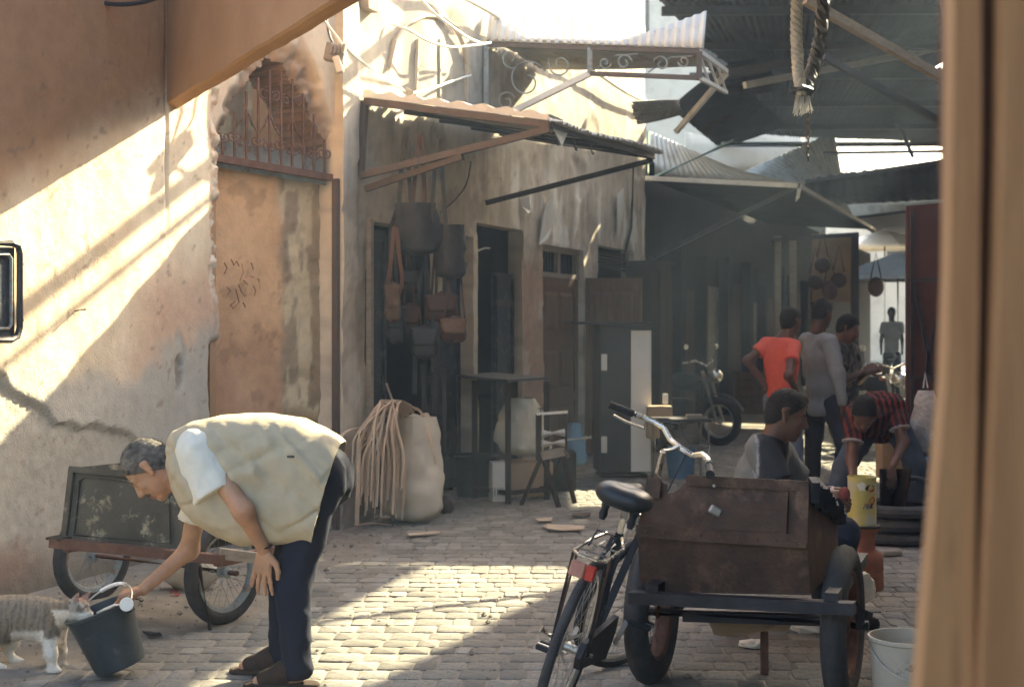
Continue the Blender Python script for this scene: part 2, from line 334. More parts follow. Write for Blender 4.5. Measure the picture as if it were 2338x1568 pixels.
# ------------------------------------------------------------------ plastered walls as real relief
def near_pt(s, z, h=0): return Vector((-2.46, 8.25, z))+SD*s+SN*h if False else Vector((-2.46+SD.x*s+SN.x*h, 8.25+SD.y*s+SN.y*h, z))
def near_s(u):
    k = (u-U0)/FP; Y = (2.46+.37*8.25)/(.37-k); return (Y-8.25)/.938, Y
def near_sz(u, v): s, Y = near_s(u); return s, HC-(v-V0)/FP*Y
FB = Vector((-1.205, 10.6, 0))
def fac_s(u):
    Y = (1.205+.37*10.6)/(.37-(u-U0)/FP); return (Y-10.6)/.938, Y
def fac_sz(u, v): s, Y = fac_s(u); return s, HC-(v-V0)/FP*Y
def fac_pt(s, z, h=0): return Vector((FB.x+SD.x*s+SN.x*h, FB.y+SD.y*s+SN.y*h, z))
def relief_wall(name, base, S, Z, hfun, cfun, mat_, hole=None, parent=None, thick=.35):
    S = np.array(sorted(set(np.round(S, 4)))); Z = np.array(sorted(set(np.round(Z, 4))))
    gs, gz_ = np.meshgrid(S, Z, indexing='ij'); h = hfun(gs, gz_); c = cfun(gs, gz_)
    V = np.stack([base.x+SD.x*gs+SN.x*h, base.y+SD.y*gs+SN.y*h, gz_], -1).reshape(-1, 3)
    ns, nz = len(S), len(Z); keep = np.ones((ns-1, nz-1), bool)
    ms, mz = (gs[:-1, :-1]+gs[1:, 1:])/2, (gz_[:-1, :-1]+gz_[1:, 1:])/2
    if hole is not None: keep &= ~hole(ms, mz)
    F_ = []
    V = [tuple(p) for p in V]; col = [tuple(x) for x in c.reshape(-1, 3)]
    back = {}
    def bk(i, j):
        if (i, j) not in back:
            back[(i, j)] = len(V); V.append((base.x+SD.x*S[i]-SN.x*thick, base.y+SD.y*S[i]-SN.y*thick, Z[j])); col.append(col[i*nz+j])
        return back[(i, j)]
    for i in range(ns-1):
        for j in range(nz-1):
            if not keep[i, j]: continue
            F_.append((i*nz+j, (i+1)*nz+j, (i+1)*nz+j+1, i*nz+j+1))
            for (di, dj, a, b) in ((-1, 0, (i, j), (i, j+1)), (1, 0, (i+1, j+1), (i+1, j)), (0, -1, (i+1, j), (i, j)), (0, 1, (i, j+1), (i+1, j+1))):
                ii, jj = i+di, j+dj
                if not (0 <= ii < ns-1 and 0 <= jj < nz-1) or not keep[ii, jj]:
                    F_.append((a[0]*nz+a[1], b[0]*nz+b[1], bk(*b), bk(*a)))
    return mesh_obj(name, V, F_, mat_, parent, smooth=True, col=np.array(col), sharp=48)
def mixc(a, b, t): t = np.asarray(t)[..., None]; return np.asarray(a)*(1-t)+np.asarray(b)*t
# --- the near house
crack_px = [(-200, 780), (0, 850), (7, 858), (30, 890), (54, 908), (72, 912), (107, 936), (129, 969), (168, 967), (182, 977), (214, 971), (265, 983), (297, 989), (311, 1004), (380, 1050), (430, 1080), (500, 1110)]
cr = np.array([near_sz(*p) for p in crack_px]); cr[0, 0] = -3
def crackz(s): return np.interp(s, cr[:, 0], cr[:, 1])
def near_masks(s, z):
    n = fbm(s*5, z*5, 0, 11); nf = fbm(s*22, z*22, 0, 12)
    below = sstep(.006, -.006, z-(crackz(s)+.02*(nf-.5)+.018*(fbm(s*45, z*45, 0, 14)-.5)))
    se, ze = near_sz(410, 810); patch = sstep(.02, -.02, np.hypot((s-se)/.07, (z-ze)/.17)-1+.9*(fbm(s*9, z*9, 0, 15)-.5))*.9
    se, ze = near_sz(412, 850); hole = sstep(.05, -.05, np.hypot((s-se)/.045, (z-ze)/.1)-1+1.0*(fbm(s*14, z*14, 0, 16)-.5))
    send = near_s(500)[0]
    edge = sstep(.0, .09, s-(send-.09-.09*fbm(z*5, s*2, 0, 17)))
    cav = edge*sstep(.72, .82, z)*sstep(1.42, 1.32, z)
    return n, nf, below, patch, hole, edge, cav
def near_h(s, z):
    n, nf, below, patch, hole, edge, cav = near_masks(s, z)
    h = .03*(fbm(s*1.2, z*1.2, 0, 21)-.5)+.010*(n-.5)+.006*(nf-.5)-.024*below*(1+.5*(nf-.5))-.010*patch-.02*hole
    flake = np.abs(fbm(s*7+3*z, z*11, 0, 25)-.5)
    h += edge*((flake-.12)*.13-.02)*sstep(1.5, 1.9, z)-.09*cav*(.5+nf)
    h += below*.01*(fbm(s*30, z*30, 0, 28)-.5)
    se, ze = near_sz(382, 300); h -= .02*sstep(.012, 0, np.abs(s-se))*sstep(1.9, 2.6, z)
    return h
def near_c(s, z):
    n, nf, below, patch, hole, edge, cav = near_masks(s, z)
    big = fbm(s*1.7, z*1.7, 0, 31); ver = fbm(s*9, z*1.4, 0, 33)
    top = mixc((.43, .25, .14), (.5, .325, .2), big)
    mid = mixc((.6, .47, .32), (.68, .575, .425), sstep(.3, .7, .5*big+.5*ver))
    sal = mixc((.54, .34, .225), (.59, .4, .285), n)
    gry = mixc((.4, .36, .3), (.49, .45, .38), n)
    c = mixc(mid, sal, sstep(.0, .5, s-.25+.5*(big-.5))*sstep(.85, 1.1, z)*sstep(2.05, 1.6, z+.2*(n-.5))*.9)
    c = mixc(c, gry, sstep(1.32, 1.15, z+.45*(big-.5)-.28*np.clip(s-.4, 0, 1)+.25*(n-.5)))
    c = mixc(c, top, sstep(-.1, .25, z-(2.18+.47*(s+.746)+.25*(big-.5))))  # terracotta paint edged along the overhang's shadow, adding its shade to the colour
    exp_ = mixc((.37, .33, .265), (.46, .415, .34), nf)
    exp_ = mixc(exp_, (.27, .14, .095), sstep(.42, .15, z+.2*(big-.5))*sstep(-.1, -.7, s)*.8)
    exp_ = mixc(exp_, (.2, .17, .13), sstep(.3, .0, z))
    c = mixc(c, exp_, below); c = mixc(c, gry*.95, patch); c = mixc(c, (.3, .25, .2), hole)
    c = mixc(c, (.66, .6, .5), edge*sstep(1.5, 1.9, z)*sstep(.45, .6, nf)); c = mixc(c, (.42, .28, .2), edge*sstep(.6, .35, nf)*.7)
    c = mixc(c, (.3, .2, .145), cav)
    spots = sstep(.8, .84, vnoise(s*17, z*17, 0, 37))*sstep(.6, .7, vnoise(s*40, z*40, 0, 38)); c = mixc(c, (.3, .22, .16), spots*.7)
    return c*(.93+.14*fbm(s*3, z*.9, 0, 39))[..., None]
sE = near_s(500)[0]
near_house = empty('plaster_house', near_pt(-.5, 0), 0, 'peeling cream and salmon plaster house beside the arched doorway, at left edge', 'house')
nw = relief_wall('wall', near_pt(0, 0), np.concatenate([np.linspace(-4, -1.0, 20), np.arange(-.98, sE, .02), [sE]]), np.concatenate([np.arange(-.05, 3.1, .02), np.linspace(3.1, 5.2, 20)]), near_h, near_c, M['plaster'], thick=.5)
nw.parent = near_house; nw.matrix_parent_inverse = Matrix.Translation(near_house.location).inverted()
def adopt(o, p): o.parent = p; o.matrix_parent_inverse = Matrix.Translation(p.location).inverted(); return o
ext = MB().solid([near_pt(-4.0, -.05, .0), near_pt(-15, -.05, .0), near_pt(-15, 1.9, .0), near_pt(-4.0, 1.9, .0)], -SN*.5)
adopt(ext.build('wall_continuation', M['terracotta']), near_house)  # unseen wall run added towards the camera, kept low for the sky light
# overhanging upper storey
E0 = Vector((-2.18, 9.0, 2.9)); ED = Vector((.489, -1, 0)).normalized(); EN = Vector((1, .489, 0)).normalized()
mb = MB()
def ov(a, b):
    t = a*4.2-.25; z = 2.9+b*2.6
    d = .012*(fbm(t*2, z*2, 0, 41)-.5)
    return Vector((E0.x, E0.y, 0))+ED*t+Vector((0, 0, z+(.012*(fbm(t*6, 3, 0, 43)-.5) if b == 0 else 0)))-EN*float(d)
mb.grid(ov, 90, 30)
b0 = [ov(i/90, 0) for i in range(91)]
pr = [(0, 0), (.015, -.012), (.05, -.018), (.09, -.016), (.11, .0), (.11, 2.6)]
for k in range(len(pr)-1):
    A_, B_ = pr[k], pr[k+1]
    mb.grid(lambda a, b: b0[min(90, round(a*90))]+EN*(A_[0]*(1-b)+B_[0]*b)+Vector((0, 0, A_[1]*(1-b)+B_[1]*b)), 90, 1)
ovh = adopt(mb.build('overhang', M['terracotta'], smooth=True), near_house)
# dark iron shutter at the frame's left edge, with hinges
sh = empty('iron_hatch', P(-25, 665, 7.62), 0, 'black iron hatch with rounded frame and two hinges on the sunlit wall', 'hatch')
def nwp(u, v, h):
    s, z = near_sz(u, v); return near_pt(s, z, h)
loop = [nwp(u, v, .05) for (u, v) in [(-120, 556), (10, 556), (24, 562), (28, 580), (28, 748), (22, 768), (8, 776), (-120, 776)]]
adopt(MB().tube(loop, .018, 8, closed=True).build('frame', M['iron_dark'], smooth=True), sh)
loop2 = [nwp(u, v, .045) for (u, v) in [(-110, 582), (4, 582), (10, 590), (10, 740), (4, 750), (-110, 750)]]
adopt(MB().tube(loop2, .009, 6, closed=True).build('inner_bar', M['iron_grey'], smooth=True), sh)
adopt(MB().solid([nwp(u, v, .02) for (u, v) in [(-115, 565), (22, 565), (22, 768), (-115, 768)]], SN*.012).build('plate', M['door_dark']), sh)
for v in (602, 730):
    adopt(MB().tube([nwp(26, v, .05), nwp(39, v+1, .03)], .013, 8).tube([nwp(36, v-9, .035), nwp(36, v+10, .035)], .009, 8).build('hinge', M['iron_dark'], smooth=True), sh)
nail = MB().tube([nwp(171, 711, -.03), nwp(171, 711, .075)+Vector((0, 0, .012))], .006, 7).build('wall_nail', M['iron_rust'], smooth=True)
tag(nail, 'bent nail sticking out of the sunlit plaster wall', 'nail')

# --- arched doorway: recess, back wall, iron fanlight, post
jL, jR = near_pt(sE, 0), fac_pt(fac_s(768)[0], 0)
dd = (jR-jL); dw = dd.length; dx = dd.normalized(); dn = Vector((dx.y, -dx.x, 0))     # along the opening / out to the street
def dpt(a, z, h=0): return jL+dx*a+Vector((0, 0, z))+dn*h
def dsz(u, v):
    k = (u-U0)/FP; a = (k*jL.y-jL.x)/(dx.x-k*dx.y); Y = jL.y+dx.y*a; return a, HC-(v-V0)/FP*Y
door_house = empty('arched_doorway', dpt(dw/2, 0), 0, 'broken arched doorway with orange plaster wall inside', 'doorway')
def arch_hole(a, z):
    top = 2.62+.72*(1-np.clip(np.abs((a-dw*.52)/(dw*.53)), 0, 1)**1.9)
    n = .15*(fbm(a*8, z*8, 0, 51)-.5)
    return (z < top+n*(z > 2.62)) & (a > .015*fbm(z*8, a, 0, 52)) & (a < dw-.005)
def dgrid(name, A, Z, hfun, cfun, mat_, hole=None, thick=.3, off=0, parent=door_house, mat_sharp=45):
    A = np.asarray(A); Z = np.asarray(Z); ga, gz_ = np.meshgrid(A, Z, indexing='ij'); h = hfun(ga, gz_)+off; c = cfun(ga, gz_); nz = len(Z)
    V = np.stack([jL.x+dx.x*ga+dn.x*h, jL.y+dx.y*ga+dn.y*h, gz_], -1).reshape(-1, 3).tolist(); col = c.reshape(-1, 3).tolist()
    keep = np.ones((len(A)-1, nz-1), bool)
    if hole is not None: keep &= ~hole((ga[:-1, :-1]+ga[1:, 1:])/2, (gz_[:-1, :-1]+gz_[1:, 1:])/2)
    F_ = []; back = {}
    def bk(i, j):
        if (i, j) not in back:
            n1 = float(vnoise(A[i]*30, Z[j]*30, 0, 55)); back[(i, j)] = len(V); q = dpt(A[i], Z[j], off-thick); V.append(tuple(q)); cc = .55+.5*n1; col.append((.33*cc, .22*cc, .15*cc))
        return back[(i, j)]
    for i in range(len(A)-1):
        for j in range(nz-1):
            if not keep[i, j]: continue
            F_.append((i*nz+j, (i+1)*nz+j, (i+1)*nz+j+1, i*nz+j+1))
            for (di, dj, p, q) in ((-1, 0, (i, j), (i, j+1)), (1, 0, (i+1, j+1), (i+1, j)), (0, -1, (i+1, j), (i, j))):
                ii, jj = i+di, j+dj
                if 0 <= ii < len(A)-1 and 0 <= jj < nz-1 and not keep[ii, jj]: F_.append((p[0]*nz+p[1], q[0]*nz+q[1], bk(*q), bk(*p)))
    return adopt(mesh_obj(name, V, F_, mat_, None, True, np.array(col), mat_sharp), parent)
def sp_h(a, z):
    top = 2.62+.72*(1-np.clip(np.abs((a-dw*.52)/(dw*.53)), 0, 1)**1.9); d = z-top
    broken = sstep(.3, .02, d+.3*(fbm(a*6, z*6, 0, 61)-.5))
    return .02*(fbm(a*3, z*3, 0, 62)-.5)-.11*broken*(.25+fbm(a*13, z*13, 0, 63))
def sp_c(a, z):
    top = 2.62+.72*(1-np.clip(np.abs((a-dw*.52)/(dw*.53)), 0, 1)**1.9); d = z-top
    broken = sstep(.3, .05, d+.3*(fbm(a*6, z*6, 0, 61)-.5))
    c = mixc((.55, .47, .37), (.66, .58, .46), fbm(a*3, z*3, 0, 64)); return mixc(c, mixc((.24, .17, .12), (.42, .32, .23), fbm(a*20, z*24, 0, 65)), broken)
dgrid('arch_wall', np.arange(-.06, dw+.07, .016), np.concatenate([np.arange(2.3, 3.75, .016), [3.8, 4.0]]), sp_h, sp_c, M['plaster'], hole=arch_hole, thick=.5, off=-.02)
def or_h(a, z):
    right = sstep(.55, .72, a/dw+.12*(fbm(a*5, z*5, 0, 71)-.5))
    brick = right*sstep(.62, .8, a/dw)*sstep(.9, .75, z+.3*(fbm(a*4, z*4, 0, 72)-.5))
    return -.95*(z > 2.6)+.02*(fbm(a*2, z*2, 0, 73)-.5)-.025*right*fbm(a*14, z*14, 0, 74)-.04*brick*(.4+fbm(a*12, z*16, 0, 75))
def or_c(a, z):
    right = sstep(.57, .68, a/dw+.14*(fbm(a*5, z*5, 0, 71)-.5)); n = fbm(a*3, z*3, 0, 76)
    c = mixc((.66, .39, .2), (.72, .47, .27), n); c = mixc(c, mixc((.46, .26, .15), (.55, .33, .2), n), sstep(1.75, .9, z+.5*(n-.5)))  # lower wall darkened, the fall-off of light painted into the orange
    pale = mixc((.56, .45, .28), (.68, .58, .4), fbm(a*12, z*6, 0, 77)); grey = mixc((.33, .25, .165), (.42, .33, .22), n)
    rr = mixc(grey, pale, sstep(.48, .56, fbm(a*9, z*3, 0, 78)+.12*(a/dw-.8))); c = mixc(c, rr, right)
    brick = right*sstep(.62, .8, a/dw)*sstep(.9, .75, z+.3*(fbm(a*4, z*4, 0, 72)-.5)); c = mixc(c, mixc((.42, .2, .11), (.25, .15, .1), (np.sin(z*90) > .6)*1.0), brick*.85)
    fl = sstep(.66, .7, fbm(a*7, z*7, 0, 79)); c = mixc(c, c*.62, fl*.6)
    return c
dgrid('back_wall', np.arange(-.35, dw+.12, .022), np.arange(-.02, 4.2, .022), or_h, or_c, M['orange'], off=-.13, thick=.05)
adopt(MB().solid([dpt(-.06, 0, -.14), dpt(-.06, 2.7, -.14), dpt(-.06, 2.7, -.02), dpt(-.06, 0, -.02)], dx*.05).build('reveal', M['terracotta']), door_house)
adopt(MB().solid([dpt(-1.2, 2.62, -1.1), dpt(dw+2.2, 2.62, -1.1), dpt(dw+2.2, 4.2, -1.1), dpt(-1.2, 4.2, -1.1)], -dn*.08).build('court_wall', mat('peach_plaster', (.62, .37, .19), (.7, .46, .27), sc=3, rough=.9, bump=.3)), door_house)
adopt(MB().beam(dpt(dw-.005, 0, .0), dpt(dw-.005, 2.56, .0), .035, .05, up=dn).build('door_post', M['iron_brown']), door_house)
(aL, zL), (aR, zR) = dsz(508, 360), dsz(768, 405)
lint = lambda a: zL+(zR-zL)*(a-aL)/(aR-aL)
# iron fanlight
fan = empty('iron_fanlight', dpt(dw/2, lint(dw/2), -.05), 0, 'rusty wrought iron grille with scrolls filling the broken arch', 'grille')
adopt(MB().beam(dpt(.0, lint(0), -.06), dpt(dw, lint(dw), -.06), .05, .05).build('lintel', M['iron_rust']), fan)
adopt(MB().beam(dpt(.02, lint(0)+.045, -.09), dpt(dw-.02, lint(dw)+.045, -.09), .012, .2, ).build('tin_panel', M['iron_grey']), fan)
def dcurve(pts, h=-.05): return [dpt(a, z, h) for a, z in pts]
def spiral(a, z, r, t0, turns, sgn=1, n=22): return [(a+sgn*r*(1-.75*i/n)*math.cos(t0+turns*2*math.pi*i/n), z+r*(1-.75*i/n)*math.sin(t0+turns*2*math.pi*i/n)) for i in range(n+1)]
nb_ = 10
def atop(a): return 2.58+.71*(1-min(1, abs((a-dw*.52)/(dw*.53)))**1.9)
for i in range(nb_):
    a = .07+(dw-.14)*i/(nb_-1); zt = atop(a)
    adopt(MB().beam(dpt(a, lint(a), -.05), dpt(a, zt, -.05), .014, .014, up=dn).build('bar', M['iron_rust']), fan)
    for sg in (-1, 1): adopt(MB().tube(dcurve(spiral(a+sg*.028, lint(a)+.15+.02*(i % 2), .04, math.pi if sg > 0 else math.pi, 1.15, sg)), .006, 5).build('scroll', M['iron_rust'], smooth=True), fan)
st = (dw-.14)/(nb_-1)
for i in range(1, nb_-1, 2):
    a = .07+st*i
    for sg in (-1, 1):
        pts = [(a, lint(a)+.22), (a+sg*st*.55, lint(a)+.28), (a+sg*st*.98, lint(a)+.38)]
        if atop(a+sg*st) > lint(a)+.36: adopt(MB().tube(dcurve(pts), .0065, 5).build('brace', M['iron_rust'], smooth=True), fan)
    if i+1 < nb_-1:
        a2 = a+st
        for sg in (-1, 1):
            zc = lint(a2)+.47
            if atop(a2) > zc+.05: adopt(MB().tube(dcurve([(a2, zc-.1), (a2+sg*.02, zc+.05)]+spiral(a2+sg*.055, zc+.03, .04, math.pi*.55, 1.0, -sg)), .0065, 5).build('scroll', M['iron_rust'], smooth=True), fan)
# painted scrawl on the orange wall (marks as in the photograph)
def owp(u, v, h=-.112):
    k = (u-U0)/FP; O = jL+dn*h; a = (k*O.y-O.x)/(dx.x-k*dx.y); q = O+dx*a; return Vector((q.x, q.y, HC-(v-V0)/FP*q.y))
M['scrawl'] = mat('faded_brown_paint', (.26, .12, .07), (.33, .16, .09), sc=20, rough=.9, bump=.2)
scr = [[(512, 600), (518, 612), (512, 625)], [(528, 592), (534, 606), (540, 596), (546, 608)], [(552, 602), (556, 622), (548, 640)], [(560, 632), (572, 630), (580, 634)], [(574, 600), (578, 615)],
       [(518, 655), (526, 664), (520, 672)], [(545, 650), (552, 668), (560, 676), (572, 668)], [(556, 640), (566, 650)], [(578, 652), (584, 664), (580, 676)], [(590, 640), (594, 660)], [(538, 660), (546, 690), (532, 704), (526, 696), (536, 688)], [(555, 690), (560, 702)], [(588, 636), (592, 640)]]
mb = MB()
for st_ in scr:
    pts = [owp(*p) for p in st_]; mb.tube(pts, .006, 6, sq=.35)
adopt(mb.build('scrawl', M['scrawl'], smooth=True), door_house)

# --- the main facade with its shop openings
OP = [(838, 1082, 0, 2.29), (1092, 1195, 0, 2.43), (1241, 1333, 0, 2.33), (1366, 1446, 0, 2.42)]
OPS = [(fac_s(a)[0], fac_s(b)[0], z0, z1) for a, b, z0, z1 in OP]
def fhole(s, z):
    r = np.zeros_like(s, bool)
    for a, b, z0, z1 in OPS: r |= (s > a) & (s < b) & (z > z0-1) & (z < z1)
    return r
sF0, sF1 = fac_s(770)[0], fac_s(1474)[0]
def fac_h(s, z):
    n = fbm(s*2, z*2, 0, 81); peel = sstep(.6, .62, fbm(s*1.6, z*1.6, 0, 82)+.1*(fbm(s*12, z*12, 0, 83)-.5))
    wave = .02*np.sin(s*5.5)*sstep(2.9, 3.4, z)*sstep(.7, 1.0, s)*sstep(2.6, 2.2, s)
    return .035*(n-.5)+.012*(fbm(s*9, z*9, 0, 84)-.5)-.012*peel+wave+.05*sstep(.1, .0, s-sF0-.25+.05*(n-.5))
def fac_c(s, z):
    n = fbm(s*1.5, z*1.5, 0, 91); v = fbm(s*8, z*.8, 0, 92); f = fbm(s*12, z*12, 0, 93)
    c = mixc((.54, .455, .34), (.64, .56, .435), .5*n+.5*v)
    c = mixc(c, (.36, .31, .24), sstep(.5, .75, v)*sstep(3.6, 2.4, z)*.7)
    peel = sstep(.6, .62, fbm(s*1.6, z*1.6, 0, 82)+.1*(fbm(s*12, z*12, 0, 83)-.5)); c = mixc(c, (.42, .35, .27), peel*.7)
    pk = sstep(fac_s(1196)[0]-.05, fac_s(1200)[0], s)*sstep(fac_s(1243)[0]+.05, fac_s(1240)[0], s)*sstep(2.3, 2.0, z); c = mixc(c, (.42, .27, .19), pk*.8)
    c = mixc(c, (.24, .21, .18), sstep(.7, .1, z+.3*(n-.5))*.8); c = mixc(c, (.27, .23, .19), sstep(.55, .7, f)*.35)
    c = c*(1-.34*sstep(3.0, 3.5, z))[..., None]  # upper wall colour darkened to hold back its sunlit brightness
    wht = .5*sstep(.64, .68, fbm(s*2.3+7, z*3, 0, 95)); c = mixc(c, (.7, .65, .55), wht*.7)
    drip = sstep(.55, .75, fbm(s*14, z*.7, 0, 96)); c = mixc(c, (.33, .29, .23), drip*.55*sstep(2.2, 3.0, z))
    gl = sstep(.6, .66, fbm(s*5+3, z*2.2, 0, 97))*sstep(fac_s(1150)[0], fac_s(1180)[0], s)*sstep(3.2, 2.9, z)*sstep(2.3, 2.4, z); c = mixc(c, (.82, .77, .66), gl)
    return c
SS = np.concatenate([np.arange(sF0, sF1, .045), [sF1]]+[[a, b] for a, b, _, _ in OPS]); SS = np.array([s for s in sorted(SS)])
ZZ = np.concatenate([np.arange(0, 4.8, .045), np.linspace(4.9, 6.2, 8), [-.05]]+[[z1] for *_, z1 in OPS])
main_house = empty('shop_building', fac_pt((sF0+sF1)/2, 0), 0, 'two-storey stained cream shop building with four dark door openings', 'building')
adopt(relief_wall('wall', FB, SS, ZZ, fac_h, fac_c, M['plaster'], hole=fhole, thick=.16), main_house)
# dim rooms behind the openings
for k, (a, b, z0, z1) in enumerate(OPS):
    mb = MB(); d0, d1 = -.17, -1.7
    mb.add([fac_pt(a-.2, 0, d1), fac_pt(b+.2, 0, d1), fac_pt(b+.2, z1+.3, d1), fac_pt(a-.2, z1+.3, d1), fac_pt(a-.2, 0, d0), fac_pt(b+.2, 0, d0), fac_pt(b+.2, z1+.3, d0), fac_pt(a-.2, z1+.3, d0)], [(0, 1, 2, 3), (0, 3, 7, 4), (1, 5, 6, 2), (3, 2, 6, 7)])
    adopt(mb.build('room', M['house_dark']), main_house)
# blind arched niche above the first awning, brick corbel, coping with pipe
def fp(u, v, h=0): s, z = fac_sz(u, v); return fac_pt(s, z, h)
for uu in (945, 1000, 1062):
    adopt(MB().beam(fp(uu, 232, .012), fp(uu+(6 if uu < 950 else 0), 90 if 930 < uu < 1050 else 130, .012), .02, .03, up=SN).build('rib', M['trim']), main_house)
pts = [fp(u, v, .02) for u, v in [(880, 160), (895, 95), (925, 55), (965, 38), (1005, 40), (1035, 62), (1055, 110), (1066, 170)]]
adopt(MB().tube(pts, .022, 6, sq=.6).build('arch_moulding', M['trim'], smooth=True), main_house)
adopt(MB().box(fp(835, 12, .03), (.18, .08, .09), Matrix.Rotation(math.atan2(SD.y, SD.x), 3, 'Z')).build('corbel', M['wood_grey']), main_house)
adopt(MB().tube([fac_pt(sF0+.3+i*.5, 4.33-.02*math.sin(i), .12) for i in range(18)], .022, 8).build('pipe', M['tin_pale'], smooth=True), main_house)
adopt(MB().tube([fp(1440, 372, .04), fp(1436, 470, .04), fp(1432, 520, .05), fp(1424, 560, .04), fp(1418, 600, .04)], .018, 7).build('drain_pipe', M['cable_dark'], smooth=True), main_house)
# ------------------------------------------------------------------ shop doors
def fpanel(mb, u0, u1, z0, z1, h, t=.03):
    a, b = fac_s(u0)[0], fac_s(u1)[0]; return mb.solid([fac_pt(a, z0, h), fac_pt(b, z0, h), fac_pt(b, z1, h), fac_pt(a, z1, h)], -SN*t)
def metal_door(u0, u1, z1, h, label):
    d = empty('metal_door', fac_pt(fac_s((u0+u1)/2)[0], .02, h), 0, label, 'door', 'dark metal shop doors')
    adopt(fpanel(MB(), u0, u1, .03, z1, h).build('leaf', M['door_dark']), d)
    for (za, zb) in ((.06, .12), (.98, 1.05), (z1-.09, z1-.03)): adopt(fpanel(MB(), u0+2, u1-2, za, zb, h+.014, .014).build('rail', M['door_dark']), d)
    for uu in (u0+3, u1-6): adopt(fpanel(MB(), uu, uu+4, .06, z1-.05, h+.022, .02).build('stile', M['door_dark']), d)
    adopt(MB().tube([fac_pt(fac_s(u1-14)[0], .95, h+.03), fac_pt(fac_s(u1-14)[0], 1.1, h+.03)], .012, 6).build('handle', M['iron_dark'], smooth=True), d)
    return d
metal_door(840, 905, 2.25, -.1, 'dark metal door leaf beside the cream pillar, behind the hanging bags')
metal_door(1010, 1081, 2.24, -.14, 'dark metal door leaf behind the tall thin-topped table')
metal_door(1150, 1193, 2.0, -.1, 'narrow dark door leaf left of the pinkish pillar')
# frame strip at the first opening
tag(MB().beam(fac_pt(fac_s(839)[0]-.02, 0, .03), fac_pt(fac_s(839)[0]-.02, 2.3, .03), .05, .04, up=SN).build('door_frame_strip', M['wood_grey']), 'pale wooden door jamb strip at the corner of the cream pillar', 'door jamb')
# white hide drying in the second doorway
mb = MB(); aa = [(1090, 665), (1096, 640), (1112, 608), (1126, 596), (1134, 612), (1132, 640), (1120, 668), (1108, 682), (1100, 700), (1091, 716)]
tag(solidify(mesh_obj('drying_hide', [fp(u, v, -.2+.02*math.sin(i)) for i, (u, v) in enumerate(aa)], [tuple(range(len(aa)))], M['white_board']), .008), 'white drying hide catching light in the second doorway', 'hide')
tag(MB().tube([fp(u, v, -.1) for u, v in [(1098, 565), (1104, 572), (1108, 580), (1114, 572), (1130, 566), (1140, 566)]], .009, 6).build('knotted_cord', M['cable_white'], smooth=True), 'short white cord knotted across the second doorway', 'cord')
# opening 3: transom window and carved double door
tw = empty('transom_window', fp(1287, 620, -.08), 0, 'small barred two-pane window above the carved brown door', 'window')
adopt(fpanel(MB(), 1242, 1332, 2.02, 2.3, -.14, .02).build('pane', M['glass']), tw)
for (za, zb) in ((2.0, 2.05), (2.27, 2.33)): adopt(fpanel(MB(), 1241, 1333, za, zb, -.05, .07).build('frame', M['wood_grey']), tw)
for uu in (1241, 1286, 1328): adopt(fpanel(MB(), uu, uu+5, 2.05, 2.27, -.06, .05).build('mullion', M['wood_grey']), tw)
for i in range(14): adopt(fpanel(MB(), 1246+i*6, 1247.4+i*6, 2.05, 2.27, -.1, .012).build('bar', M['iron_dark']), tw)
def panel_door(name, pts, label, m, t=.045, rows=3, cols=2):
    # pts: bottom-left, bottom-right, top-right, top-left (3-D)
    bl, br, tr, tl = [Vector(p) for p in pts]; n = (br-bl).cross(tl-bl).normalized(); n = -n if n.y > 0 else n
    d = empty(name, (bl+br)/2, 0, label, 'door')
    q = lambda a, b, h=0: bl*(1-a)*(1-b)+br*a*(1-b)+tr*a*b+tl*(1-a)*b+n*h
    adopt(MB().solid([q(0, 0), q(1, 0), q(1, 1), q(0, 1)], -n*t).build('leaf', m), d)
    for a0, a1, b0, b1 in ((0, .09, 0, 1), (.91, 1, 0, 1)): adopt(MB().solid([q(a0, b0, .014), q(a1, b0, .014), q(a1, b1, .014), q(a0, b1, .014)], -n*.014).build('stile', m), d)
    for k in range(rows+1):
        b = k/rows*.95; adopt(MB().solid([q(.09, b, .012), q(.91, b, .012), q(.91, b+.05, .012), q(.09, b+.05, .012)], -n*.012).build('rail', m), d)
    for k in range(rows):
        for c in range(cols):
            a0 = .13+.78*c/cols; a1 = a0+.78/cols-.06; b0 = k/rows*.95+.08; b1 = (k+1)/rows*.95-.03
            mb = MB(); o = [q(a0, b0), q(a1, b0), q(a1, b1), q(a0, b1)]; i_ = [q(a0+.05, b0+.02, .016), q(a1-.05, b0+.02, .016), q(a1-.05, b1-.02, .016), q(a0+.05, b1-.02, .016)]
            mb.add(o+i_, [(4, 5, 6, 7), (0, 1, 5, 4), (1, 2, 6, 5), (2, 3, 7, 6), (3, 0, 4, 7)]); adopt(mb.build('panel', m), d)
    return d
sA, sB = fac_s(1243)[0], fac_s(1331)[0]
panel_door('carved_door', [fac_pt(sA, .03, -.07), fac_pt(sB, .03, -.07), fac_pt(sB, 2.0, -.07), fac_pt(sA, 2.0, -.07)], 'closed carved brown wooden door under the barred transom window', M['wood_brown'])
hp = fac_pt(sB+.04, .04, .02); he = hp+SN*.62+SD*.12
up = Vector((0, 0, 1.98)); panel_door('open_door_leaf', [hp, he, he+up, hp+up], 'opened brown panelled door leaf behind the tall grey cabinet', M['wood_brown'])
